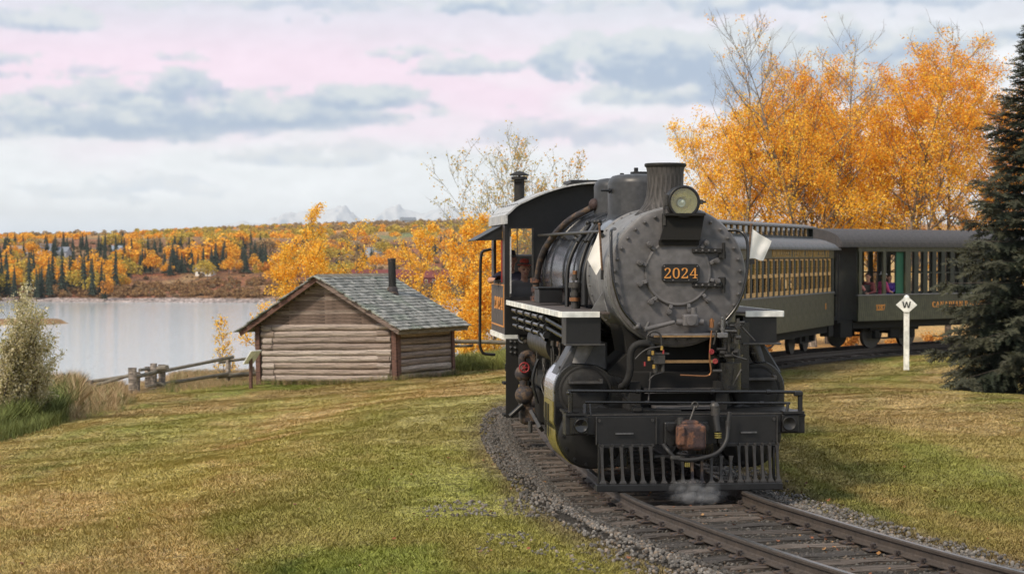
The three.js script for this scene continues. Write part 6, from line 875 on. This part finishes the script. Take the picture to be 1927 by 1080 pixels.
  const L2 = [], C2 = []; for (let i = 0; i < 5200; i++) { const px = rr(855, 1000), d = rr(65, 73), x = (px - 963.5) / FOC * d, y = groundY(x, d); L2.push(mtx(x, y, -d, 0, rnd() * 6.28, 0, 1, rr(0.4, 1.0), 1)); const c = pick(GRN), v = rr(1, 2.2); C2.push([c[0] * v * 1.15, c[1] * v, c[2] * v]); }
  scene.add(stuff('bank_grass', tall, mat(1, 1, 1, 0.9, { map: null, rmap: false, side: THREE.DoubleSide }), L2, C2, 'green uncut grass under the two bar fence right of the hut', 'grass'));
  { const q = (px, py, d) => [(px - 963.5) / FOC * d, d]; const [wx, wd] = q(1632, 975, 20.9); const w = thing('weed_clump', 'small bright green weed clump in the grass right of the rails', 'plant', [wx, groundY(wx, wd), -wd]); const Lw = [], Cw = []; for (let i = 0; i < 160; i++) { const a = rnd() * 6.28, r = rnd() * 0.11; Lw.push(mtx(Math.cos(a) * r, rr(0, 0.07), Math.sin(a) * r, rr(-1.2, -0.2), a, 0, rr(0.025, 0.05))); const v = rr(0.7, 1.3); Cw.push([0.12 * v, 0.24 * v, 0.05 * v]); } const m = stuff('leaf', leafGeo, K.leaf, Lw, Cw); w.add(m); }
}
// ------------------------------------------------------------------ the wooded far shore: every tree a thing, its shapes shared between alike trees
{
  rnd = mulberry(121);
  const lumps = (n, quad, cells, tone) => {              // a crown of small leaf clumps round several centres, lighter and darker by clump
    const P = [], C = []; for (const [cx, cy, cz, r] of cells) for (let i = 0; i < n * r * r; i++) { const a = rnd() * 6.283, u = rr(-0.8, 1), s = Math.sqrt(1 - u * u), R = r * rr(0.72, 1.05), c = V(cx + Math.cos(a) * s * R, cy + u * R, cz + Math.sin(a) * s * R), q = quad * rr(0.7, 1.3), e = V(rr(-1, 1), rr(-1, 1), rr(-1, 1)).normalize(), f = V(rr(-1, 1), rr(-1, 1), rr(-1, 1)).cross(e).normalize(), k = rr(0.72, 1.25), pk = (v) => P.push(v.x, v.y, v.z); const A = c.clone().addScaledVector(e, q), B = c.clone().addScaledVector(f, q), D = c.clone().addScaledVector(e, -q), E = c.clone().addScaledVector(f, -q); [A, B, D, A, D, E].forEach(pk); const t = tone(); for (let j = 0; j < 6; j++) C.push(t[0] * k, t[1] * k, t[2] * k); }
    const g = new THREE.BufferGeometry(); g.setAttribute('position', new THREE.Float32BufferAttribute(P, 3)); g.setAttribute('color', new THREE.Float32BufferAttribute(C, 3)); g.computeVertexNormals(); return boxUV(g);
  };
  const leafM = new THREE.MeshPhysicalMaterial({ roughness: 0.9, vertexColors: true, side: THREE.DoubleSide, transmission: 0.25, thickness: 0, specularIntensity: 0.3 });
  const tones = { gold: () => pick([[0.88, 0.46, 0.05], [0.82, 0.42, 0.04], [0.92, 0.54, 0.08]]), olive: () => pick([[0.56, 0.42, 0.08], [0.48, 0.39, 0.08], [0.64, 0.46, 0.08]]), orange: () => pick([[0.66, 0.28, 0.05], [0.52, 0.22, 0.05], [0.70, 0.34, 0.07]]), tan: () => pick([[0.42, 0.29, 0.15], [0.36, 0.25, 0.13]]), rust: () => pick([[0.32, 0.19, 0.09], [0.26, 0.15, 0.08], [0.40, 0.25, 0.11]]), dull: () => pick([[0.26, 0.18, 0.10], [0.30, 0.22, 0.13]]) };
  const crownOf = (kind, w) => { const c = []; const n = 5 + Math.floor(rnd() * 3); for (let i = 0; i < n; i++) { const a = i / n * 6.28 + rnd(); c.push([Math.cos(a) * w * 0.33, rr(0.42, 0.72), Math.sin(a) * w * 0.33, rr(0.17, 0.27)]); } c.push([0, 0.78, 0, 0.2], [0, 0.55, 0, 0.27]); return lumps(1500, 0.035, c, tones[kind]); };
  const decid = {}; for (const k of Object.keys(tones)) decid[k] = [0, 1, 2].map(() => crownOf(k, rr(0.6, 1.15)));
  const cone = () => { const P = [], C = [], N = 11, M = 13; for (let i = 0; i < N; i++) { const t = i / N, y0 = 0.06 + t * 0.92, y1 = y0 + 0.17 * (1 - t * 0.5), R = 0.195 * Math.pow(1 - t, 0.85) + 0.012; for (let j = 0; j < M; j++) { const a = j / M * 6.283 + i * 0.7, b = a + 6.283 / M * rr(0.8, 1.3), r = R * rr(0.65, 1.2), dy = rr(-0.02, 0.015); P.push(0, y1, 0, Math.cos(b) * r * 0.5, y0 + 0.045, Math.sin(b) * r * 0.5, Math.cos(a) * r, y0 + dy, Math.sin(a) * r, 0, y1, 0, Math.cos(a) * r, y0 + dy, Math.sin(a) * r, Math.cos(a - 0.3) * r * 0.5, y0 + 0.045, Math.sin(a - 0.3) * r * 0.5); const k = rr(0.7, 1.3); for (let q = 0; q < 6; q++) C.push(0.028 * k, 0.042 * k, 0.03 * k); } } const g = new THREE.BufferGeometry(); g.setAttribute('position', new THREE.Float32BufferAttribute(P, 3)); g.setAttribute('color', new THREE.Float32BufferAttribute(C, 3)); g.computeVertexNormals(); return boxUV(g); };
  const cones = [0, 1, 2, 3].map(cone), coneM = mat(1, 1, 1, 0.9, { map: null, rmap: false, vertexColors: true, side: THREE.DoubleSide }), stem = merge(cylY(0.02, 0.5, 0, 0.2, 0, 6)), stemC = merge(cylY(0.013, 0.4, 0, 0.15, 0, 5));
  const hillAt = (px, d) => { const x = (px - 963.5) / FOC * d; return [x, hillY(x, d)]; };
  const zone = (px, d) => (px < 150 ? 'far shore left end' : px < 300 ? 'far shore above the fence posts' : px < 480 ? 'far shore left of the hut' : px < 720 ? 'far shore behind the hut ridge' : 'far shore right of hut chimney'), height = (d) => (d < 760 ? 'near the water' : d < 880 ? 'halfway up' : 'high up');
  const protos = {}, sets = {};
  function far(kind, px, d, h, w = 1) {
    const con = kind === 'spruce', [x, y] = hillAt(px, d), key = kind + Math.floor(rnd() * (con ? 4 : 3)); let o;
    if (!protos[key]) { o = new THREE.Group(); const v = Number(key.slice(-1)); share('trunk', con ? stemC : stem, con ? K.barkDark : K.barkPale, o); share('crown', con ? cones[v] : decid[kind][v], con ? coneM : leafM, o); protos[key] = o; }
    o = protos[key].parent ? protos[key].clone() : protos[key];
    o.name = numbered(con ? 'far_spruce' : 'far_poplar'); scene.add(o); o.position.set(x, y - 0.2, -d); o.scale.set(h * w, h, h * w); o.rotation.y = rnd() * 6.28;
    const look = con ? 'dark pointed spruce' : { gold: 'golden poplar', olive: 'olive poplar', orange: 'orange leaved poplar', tan: 'thin tan poplar' }[kind];
    tag(o, '', 'tree'); (sets[look + '|' + height(d) + '|' + zone(px)] ??= []).push([px, o]); return o;
  }
  // the trees that stand out
  far('orange', 200, 690, 8.2, 0.62); far('spruce', 190, 700, 13.5, 0.72); far('spruce', 196, 845, 14, 0.6);
  for (const [px, py, d, h, w] of [[12, 0, 800, 11, 1.3], [70, 0, 790, 10.5, 1], [125, 0, 745, 12, 1], [150, 0, 735, 13.5, 1.05], [182, 0, 740, 13.5, 0.8], [175, 0, 830, 11, 1.1], [238, 0, 825, 12, 1.5], [268, 0, 840, 10.5, 1.0], [285, 0, 815, 11, 1.0], [222, 0, 770, 9.5, 0.85], [330, 0, 850, 11, 1.3], [365, 0, 850, 12.5, 1.2], [395, 0, 845, 14, 1.25], [420, 0, 855, 16, 1.0], [432, 0, 850, 12, 1.0], [393, 0, 800, 6, 1], [452, 0, 800, 6, 1], [478, 0, 810, 8, 1], [93, 0, 935, 9, 0.9], [315, 0, 805, 6.5, 1.2], [68, 0, 745, 9, 1], [100, 0, 755, 9.5, 1], [20, 0, 760, 8, 1]]) far('gold', px, d, h, w);
  for (let i = 0; i < 48; i++) { const px = rr(-20, 235); far('spruce', px, rr(690, 790), rr(10, 16), rr(0.65, 0.95)); }
  for (let i = 0; i < 120; i++) { const px = rr(-20, 500), d = rr(800, 985); if (px > 120 && d < 830 && px < 300 && rnd() < 0.5) continue; far('spruce', px, d, rr(8.5, 13) * mix(1, 0.68, sstep(840, 985, d)), rr(0.9, 1.35)); }
  for (let i = 0; i < 20; i++) far('spruce', rr(235, 480), rr(790, 850), rr(8, 12), rr(0.8, 1.1));
  for (let i = 0; i < 34; i++) far('spruce', rr(500, 960), rr(830, 960), rr(6.5, 9.5), rr(0.95, 1.4));
  for (let i = 0; i < 34; i++) far(pick(['gold', 'olive', 'olive', 'tan']), rr(-20, 480), rr(770, 960), rr(7, 10.5), rr(0.9, 1.35));
  for (let i = 0; i < 16; i++) far(pick(['olive', 'gold', 'tan']), rr(-20, 235), rr(700, 760), rr(6.5, 9.5), rr(0.8, 1.1));
  for (let i = 0; i < 62; i++) far(pick(['gold', 'gold', 'olive', 'orange', 'tan']), rr(480, 970), rr(740, 1000), rr(6.5, 10), rr(1, 1.5));
  const ORD = ['first', 'second', 'third', 'fourth', 'fifth', 'sixth', 'seventh', 'eighth', 'ninth', 'tenth', 'eleventh', 'twelfth', 'thirteenth', 'fourteenth', 'fifteenth', 'sixteenth', 'seventeenth', 'eighteenth', 'nineteenth', 'twentieth'], TENS = { 2: 'twenty', 3: 'thirty', 4: 'forty' };
  const nth = (i) => (i < 20 ? ORD[i] : (i + 1) % 10 ? TENS[Math.floor((i + 1) / 10)] + ' ' + ORD[i % 10] : { 30: 'thirtieth', 40: 'fortieth' }[i + 1]);
  for (const [k, list] of Object.entries(sets)) { const [look, high, where] = k.split('|'); list.sort((a, b) => a[0] - b[0]).forEach(([, o], i) => { o.userData.label = list.length === 1 ? `only ${look} ${high}, ${where}` : `${nth(i)} ${look} from the left ${high}, ${where}`; if (list.length > 1) o.userData.group = `${look}s ${high}, ${where}`; }); }
  // brush, and the woods on the ridges behind, read as a mass
  const bush = ['rust', 'dull', 'gold', 'olive', 'tan'].map((k) => lumps(420, 0.10, [[0, 0.42, 0, 0.42], [0.3, 0.3, 0.1, 0.3], [-0.28, 0.32, -0.1, 0.32]], tones[k]));
  const mass = (name, label, n, place, k) => { const L = []; for (let i = 0; i < n; i++) { const q = place(); if (!q) continue; const [x, d, s] = q; L.push(mtx(x, hillY(x, d) - 0.15, -d, 0, rnd() * 6.28, 0, s * rr(0.9, 1.6), s, s * rr(0.9, 1.6))); } scene.add(stuff(name, bush[k], leafM, L, null, label, 'brush')); };
  const spot = (d0, d1, p0 = -60, p1 = 1000) => { const d = rr(d0, d1), px = rr(p0, p1); return [(px - 963.5) / FOC * d, d]; };
  mass('shore_brush', 'rust orange brush growing along the foot of the far shore', 620, () => { const [x] = spot(690, 700), d = shoreD(x) + 13 + Math.pow(rnd(), 1.6) * 70; return [x, d, rr(1.2, 3.2)]; }, 0);
  mass('slope_brush', 'tan brush covering the slope of the far shore', 800, () => { const [x, d] = spot(690, 1030); return [x, d, rr(1, 2.4)]; }, 1);
  mass('golden_brush', 'golden low trees massed along the top of the far slope', 170, () => { const [x, d] = spot(1000, 1500); return [x, d, rr(3, 5)]; }, 2);
  mass('ridge_woods', 'orange and tan woods far off on the long ridge', 1500, () => { const [x, d] = spot(1300, 2520); if (fbm(x * 0.004, d * 0.003, 3, 401) < 0.44) return null; return [x, d, rr(2.2, 4.5)]; }, 4);
  mass('ridge_aspens', 'orange aspen woods in bands on the long ridge', 320, () => { const [x, d] = spot(1200, 2300); if (fbm(x * 0.004 + 7, d * 0.003, 3, 403) < 0.5) return null; return [x, d, rr(2.2, 4.5)]; }, 2);
  mass('green_woods', 'green leaved woods in the meadow below the ridge', 260, () => { const [x, d] = spot(1150, 1800, 250, 950); return [x, d, rr(3, 5.5)]; }, 3);
  // houses among the trees
  const house = (px, d, w, dp, h, turn, wallC, roofC, label) => {
    const [x, y] = hillAt(px, d), o = thing('house', label, 'house', [x, y - 0.3, -d], turn), wm = mat(...wallC, 0.8, { map: null, rmap: false }), rm = mat(...roofC, 0.8, { map: null, rmap: false });
    part('wall', [box(w, h, dp, 0, h / 2, 0)], wm, o); part('gable', [plate([[-dp / 2, h], [dp / 2, h], [0, h + dp * 0.36]], w - 0.1).rotateY(Math.PI / 2).translate(-w / 2 + 0.05, 0, 0)], wm, o);
    const sl = Math.hypot(dp / 2, dp * 0.36) + 0.5, a = Math.atan2(dp * 0.36, dp / 2); for (const s of [1, -1]) part('roof', [boxR(w + 0.8, 0.15, sl, V(0, h + dp * 0.18 - 0.08, s * (dp / 4 + 0.15)), [s * a, 0, 0])], rm, o);
    for (let i = 0; i < Math.max(2, Math.round(w / 3)); i++) { const wx = -w / 2 + (i + 0.5) * w / Math.max(2, Math.round(w / 3)), f = part('window', [box(1.1, 1.2, 0.1, wx, h * 0.55, dp / 2 + 0.03)], K.white, o); part('pane', [box(0.9, 1.0, 0.06, wx, h * 0.55, dp / 2 + 0.06)], K.darkGlass, f); }
    part('door', [box(0.95, 2.0, 0.1, w * 0.1, 1.0, dp / 2 + 0.04)], rm, o);
  };
  house(226, 905, 8, 6, 3.2, 0.3, [0.6, 0.63, 0.66], [0.28, 0.33, 0.40], 'pale house with a blue grey roof among the far spruces');
  house(112, 900, 9, 6, 3, -0.2, [0.4, 0.43, 0.48], [0.2, 0.23, 0.28], 'grey blue house on the far shore, second from the left');
  house(35, 910, 9, 6, 3, 0.1, [0.5, 0.48, 0.46], [0.3, 0.24, 0.21], 'house with a brown roof at the left end of the far shore');
  house(84, 925, 7, 6, 3, 0.4, [0.45, 0.45, 0.48], [0.2, 0.2, 0.23], 'grey house half hidden by spruces near the left end of the far shore');
  house(386, 795, 7, 5, 2.6, -0.3, [0.72, 0.72, 0.70], [0.3, 0.3, 0.32], 'small white cottage on the far shore below the tallest golden poplars');
  house(765, 742, 42, 8, 3.2, 0.05, [0.17, 0.035, 0.032], [0.17, 0.04, 0.036], 'long dark red barn across the lake behind the hut ridge');
  house(768, 2430, 19, 10, 3.5, 0.3, [0.33, 0.38, 0.42], [0.2, 0.23, 0.27], 'lone grey farmhouse on the skyline of the ridge');
  house(705, 905, 9, 7, 3.4, 0.5, [0.45, 0.46, 0.47], [0.3, 0.32, 0.35], 'grey house above the red barn across the lake');
}
// ------------------------------------------------------------------ people: one skin over a jointed figure, head and hands meshed finer and joined to it
{
  const SKIN = [0.50, 0.27, 0.19];
  function meshField(lo, hi, cell, field) {              // marching cubes over a box; field > 0 outside
    const c = lo.clone().add(hi).multiplyScalar(0.5), half = Math.max(hi.x - lo.x, hi.y - lo.y, hi.z - lo.z) / 2, n = Math.min(110, Math.ceil(2 * half / cell) + 4), mc = new MarchingCubes(n, new THREE.MeshStandardMaterial(), false, false, 60000), S = half * n / (n - 4), p = V(0, 0, 0);
    mc.isolation = 0; for (let k = 0; k < n; k++) for (let j = 0; j < n; j++) for (let i = 0; i < n; i++) { p.set((i - n / 2) / (n / 2) * S + c.x, (j - n / 2) / (n / 2) * S + c.y, (k - n / 2) / (n / 2) * S + c.z); mc.field[i + j * n + k * n * n] = -field(p); }
    mc.update(); const m = mc.count, P = new Float32Array(mc.positionArray.subarray(0, m * 3)), N = new Float32Array(m * 3), e = 0.004, q = V(0, 0, 0);
    for (let i = 0; i < m; i++) { p.set(P[i * 3] * S + c.x, P[i * 3 + 1] * S + c.y, P[i * 3 + 2] * S + c.z); p.toArray(P, i * 3); const f = field(p); q.set(field(p.clone().setX(p.x + e)) - f, field(p.clone().setY(p.y + e)) - f, field(p.clone().setZ(p.z + e)) - f).normalize().toArray(N, i * 3); }
    const g = new THREE.BufferGeometry(); g.setAttribute('position', new THREE.BufferAttribute(P, 3)); g.setAttribute('normal', new THREE.BufferAttribute(N, 3)); return g;
  }
  const seg = (p, a, b, ra, rb) => { const bx = b[0] - a[0], by = b[1] - a[1], bz = b[2] - a[2], t = clamp(((p.x - a[0]) * bx + (p.y - a[1]) * by + (p.z - a[2]) * bz) / (bx * bx + by * by + bz * bz + 1e-9)); return Math.hypot(p.x - a[0] - bx * t, p.y - a[1] - by * t, p.z - a[2] - bz * t) - mix(ra, rb, t); };
  const smin = (a, b, k) => { const h = clamp(0.5 + 0.5 * (b - a) / k); return mix(b, a, h) - k * h * (1 - h); };
  const skinned = (bones, k) => (p) => { let d = 1e3; for (const b of bones) d = smin(d, seg(p, b[0], b[1], b[2], b[3]), k); return d; };
  const paint = (g, f) => { const P = g.attributes.position, C = new Float32Array(P.count * 3), p = V(0, 0, 0); for (let i = 0; i < P.count; i++) { p.fromBufferAttribute(P, i); C.set(f(p), i * 3); } g.setAttribute('color', new THREE.BufferAttribute(C, 3)); return g; };
  // head: face looks along +z, chin at about -0.11
  const headF = skinned([[[0, 0.02, -0.015], [0, 0.045, 0.0], 0.088, 0.088], [[0, -0.06, 0.03], [0, -0.03, 0.025], 0.058, 0.07], [[0, -0.10, 0.055], [0, -0.09, 0.05], 0.024, 0.03], [[0, 0.0, 0.095], [0, -0.03, 0.112], 0.010, 0.015], [[-0.022, -0.062, 0.086], [0.022, -0.062, 0.086], 0.009, 0.009], [[-0.05, 0.02, 0.078], [0.05, 0.02, 0.078], 0.012, 0.012], [[0.084, -0.015, -0.01], [0.09, 0.02, -0.018], 0.012, 0.016], [[-0.084, -0.015, -0.01], [-0.09, 0.02, -0.018], 0.012, 0.016], [[0, -0.14, -0.01], [0, -0.07, -0.01], 0.05, 0.052]], 0.018);
  const head = meshField(V(-0.13, -0.2, -0.13), V(0.13, 0.16, 0.15), 0.0055, headF);
  // a relaxed, half closed hand: palm along -y, fingers curling towards +z
  const fingers = [[-0.030, 0.070, 0.0085], [-0.010, 0.078, 0.009], [0.010, 0.074, 0.0088], [0.029, 0.058, 0.0078]].flatMap(([x, l, r]) => [[[x * 0.8, -0.085, 0.0], [x, -0.085 - l * 0.45, 0.012], r * 1.1, r], [[x, -0.085 - l * 0.45, 0.012], [x, -0.085 - l * 0.72, 0.038], r, r * 0.92], [[x, -0.085 - l * 0.72, 0.038], [x, -0.085 - l * 0.68, 0.060], r * 0.92, r * 0.8]]);
  const hand = meshField(V(-0.075, -0.18, -0.04), V(0.075, 0.03, 0.09), 0.0042, skinned([[[0, 0.01, 0], [0, -0.02, 0], 0.026, 0.03], [[-0.024, -0.03, 0], [-0.026, -0.08, 0], 0.016, 0.013], [[0, -0.03, 0], [0, -0.08, 0.0], 0.019, 0.014], [[0.024, -0.03, 0], [0.024, -0.08, 0], 0.016, 0.012], ...fingers, [[-0.028, -0.02, 0.008], [-0.052, -0.055, 0.026], 0.014, 0.011], [[-0.052, -0.055, 0.026], [-0.046, -0.085, 0.046], 0.011, 0.009]], 0.007));
  const hairG = meshField(V(-0.14, -0.12, -0.15), V(0.14, 0.17, 0.13), 0.009, (p) => Math.max(skinned([[[0, 0.03, -0.02], [0, 0.055, -0.008], 0.098, 0.096], [[0, -0.05, -0.045], [0, 0.02, -0.03], 0.07, 0.085]], 0.02)(p), (p.z - 0.035) * 0.8 - (p.y - 0.055) * 0.9));
  const bodyM = mat(1, 1, 1, 0.85, { map: null, rmap: false, vertexColors: true });
  function person(label, pos, turn, o) {
    const q = thing('person', label, 'person', pos, turn, o.group), lean = o.lean ?? 0.04, sh = o.shirt, tr = o.trousers, child = o.size ?? 1;
    const J = { neck: [0, 0.54, lean * 1.1], L: { s: [0.185, 0.48, lean], e: o.le ?? [0.26, 0.22, 0.10], w: o.lw ?? [0.17, 0.16, 0.32] }, R: { s: [-0.185, 0.48, lean], e: o.re ?? [-0.26, 0.22, 0.10], w: o.rw ?? [-0.17, 0.16, 0.32] } };
    const kn = o.knee ?? [0.13, 0.04, 0.43], bones = [[[0, 0.02, 0], [0, 0.20, lean * 0.4], 0.15, 0.135, 's'], [[-0.09, 0.34, lean * 0.8], [0.09, 0.34, lean * 0.8], 0.125, 0.125, 's'], [[-0.14, 0.47, lean], [0.14, 0.47, lean], 0.072, 0.072, 's'], [[0, 0.48, lean], [0, 0.60, lean * 1.2], 0.062, 0.052, 'k']];
    for (const s of [J.L, J.R]) { bones.push([s.s, s.e, 0.062, 0.046, 's'], [s.e, s.w, 0.046, 0.030, o.bare ? 'k' : 's']); }
    for (const s of [1, -1]) { const k = [kn[0] * s, s > 0 ? kn[1] : (o.knee2 ?? kn)[1], s > 0 ? kn[2] : (o.knee2 ?? kn)[2]], a = [k[0], k[1] - 0.42, k[2] + 0.03]; bones.push([[0.09 * s, 0.0, 0.0], k, 0.092, 0.066, 't'], [k, a, 0.06, 0.044, 't'], [[a[0], a[1] - 0.05, a[2]], [a[0], a[1] - 0.06, a[2] + 0.15], 0.042, 0.034, 'b']); }
    const pal = { s: sh, t: tr, k: SKIN, b: [0.03, 0.025, 0.02] }, body = paint(meshField(V(-0.42, -0.55, -0.3), V(0.42, 0.68, 0.7), 0.0135, skinned(bones, 0.035)), (p) => { let best = 1e9, c = sh; for (const b of bones) { const d = seg(p, b[0], b[1], b[2], b[3]); if (d < best) { best = d; c = pal[b[4]]; } } return c; });
    const turnHead = new THREE.Matrix4().makeRotationY(o.look ?? 0).setPosition(0, 0.715, lean * 1.2 + 0.02), hd = head.clone().applyMatrix4(turnHead); paint(hd, (p) => SKIN);
    { const P = head.attributes.position, C = hd.attributes.color; for (let i = 0; i < P.count; i++) { const x = Math.abs(P.getX(i)), y = P.getY(i), z = P.getZ(i); if (z > 0.06 && Math.hypot(x - 0.034, (y - 0.002) * 1.6) < 0.014) C.setXYZ(i, 0.05, 0.035, 0.03); else if (z > 0.07 && Math.abs(y + 0.062) < 0.008 && x < 0.028) C.setXYZ(i, 0.36, 0.12, 0.10); } }
    const hands = [J.L, J.R].map((s, i) => { const e = new THREE.Vector3(...s.e), w = new THREE.Vector3(...s.w), g = hand.clone(); if (i) g.scale(-1, 1, 1); g.applyMatrix4(new THREE.Matrix4().compose(w, new THREE.Quaternion().setFromUnitVectors(V(0, -1, 0), w.clone().sub(e).normalize()), V(1, 1, 1))); return paint(g, () => (o.glove && !i === !!o.gloveLeft ? o.glove : SKIN)); });
    part('body', [body, hd, ...hands], bodyM, q);
    if (o.hair) part('hair', [hairG.clone().applyMatrix4(turnHead)], o.hairM ?? mat(...o.hair, 0.8, { map: null, rmap: false }), q);
    if (o.hat) { const hm = mat(...o.hat, 0.85, { map: null, rmap: false }); part('hat', [lathe([[0.155, 0.0], [0.15, 0.012], [0.105, 0.02], [0.10, 0.07], [0.08, 0.105], [0, 0.115]], 28).scale(o.cap ? 0.74 : 1, 1, o.cap ? 0.85 : 1).applyMatrix4(new THREE.Matrix4().makeTranslation(0, 0.785, lean * 1.2 + 0.005)), ...(o.cap ? [boxR(0.14, 0.012, 0.1, V(0, 0.79, lean * 1.2 + 0.14), [0.15, 0, 0], 0.005)] : [])], hm, q); }
    q.scale.setScalar(child); return q;
  }
  const w = (x, y, z) => V(x, y, z).applyAxisAngle(yAxis, YAW).add(V(LX, 0, -LZ)).toArray();
  person('engine driver in a navy shirt and orange glove leaning out of the cab side window', w(-1.27, 2.07, -7.95), YAW, { shirt: [0.018, 0.018, 0.04], trousers: [0.03, 0.03, 0.05], bare: true, hair: [0.05, 0.04, 0.03], glove: [0.45, 0.16, 0.05], re: [-0.34, 0.40, 0.10], rw: [-0.28, 0.41, 0.36], le: [0.25, 0.22, 0.1], knee: [0.10, 0.02, 0.42], hat: [0.03, 0.03, 0.05], cap: true });
  person('crewman in a grey checked shirt and red cap seated behind the cab front window', w(-1.10, 1.93, -7.6), YAW + 0.15, { shirt: [0.20, 0.19, 0.19], trousers: [0.42, 0.43, 0.45], hair: [0.05, 0.04, 0.03], hat: [0.35, 0.05, 0.03], cap: true, knee: [0.11, 0.20, 0.36], knee2: [0.1, 0.05, 0.38] });
  coach2.updateMatrixWorld(true); const at2 = (x, y, z) => coach2.localToWorld(V(x, y, z)).toArray(), X = C2.X0, ty = coach2.rotation.y, H = 1.76;
  person('passenger with pink sleeves and dark hair at the first coach opening', at2(X + 0.36, H, 1.02), ty + 1.4, { shirt: [0.5, 0.2, 0.18], trousers: [0.05, 0.05, 0.06], look: -1.0, hair: [0.03, 0.02, 0.02], re: [-0.3, 0.3, 0.15], rw: [-0.18, 0.42, 0.2], bare: true });
  person('passenger in black beside the first coach post', at2(X + 0.72, H + 0.08, 0.55), ty + 1.5, { shirt: [0.02, 0.02, 0.022], trousers: [0.03, 0.03, 0.03], hair: [0.02, 0.015, 0.012] });
  person('passenger in a dusky red top sitting left of the second coach post', at2(X + 1.12, H, 1.0), ty - 1.4, { shirt: [0.22, 0.06, 0.06], trousers: [0.05, 0.05, 0.06], hair: [0.03, 0.02, 0.02] });
  person('passenger in a magenta top and white sun hat at the second coach opening', at2(X + 1.75, H + 0.02, 1.04), ty + 1.3, { shirt: [0.48, 0.06, 0.18], trousers: [0.1, 0.03, 0.06], hair: [0.06, 0.03, 0.02], look: -1.0, hat: [0.75, 0.74, 0.72], bare: true });
  person('child in a violet and blue top beside the white hat', at2(X + 2.18, H + 0.06, 1.05), ty - 1.3, { shirt: [0.14, 0.08, 0.42], trousers: [0.03, 0.06, 0.4], look: 1.0, hair: [0.05, 0.03, 0.02], size: 0.85 });
  person('train guard in black standing on the coach end platform', at2(X - 1.0, 1.62, 0.5), ty + 0.4, { shirt: [0.018, 0.018, 0.02], trousers: [0.02, 0.02, 0.02], knee: [0.1, -0.40, 0.03], hair: [0.03, 0.02, 0.02], hat: [0.02, 0.02, 0.02], cap: true, lw: [0.24, 0.0, 0.06], rw: [-0.24, 0.0, 0.06] });
}
// ------------------------------------------------------------------ a little steam drifting low under the pilot
{
  rnd = mulberry(131);
  const m = new THREE.MeshPhysicalMaterial({ color: 0xf2f5fa, roughness: 1, transparent: true, opacity: 0.03, depthWrite: false, specularIntensity: 0 }), puffs = [];
  const c = L(1305, 935, -0.1).applyAxisAngle(yAxis, YAW).add(V(LX, 0, -LZ));
  for (let i = 0; i < 70; i++) { const u = (rnd() + rnd() + rnd()) / 1.5 - 1, r = rr(0.04, 0.13); puffs.push(mtx(c.x + u * 0.5, Math.max(-0.12, 0.0 + rr(-0.1, 0.06) - Math.abs(u) * 0.03), c.z + rr(-0.25, 0.2), 0, rnd() * 6, 0, r * 1.4, r * 0.8, r)); }
  const o = stuff('steam_puff', new THREE.IcosahedronGeometry(1, 2), m, puffs, null, 'thin white wisp of steam drifting between the rails under the pilot', 'steam'); scene.add(o);
}
renderer.render(scene, camera);
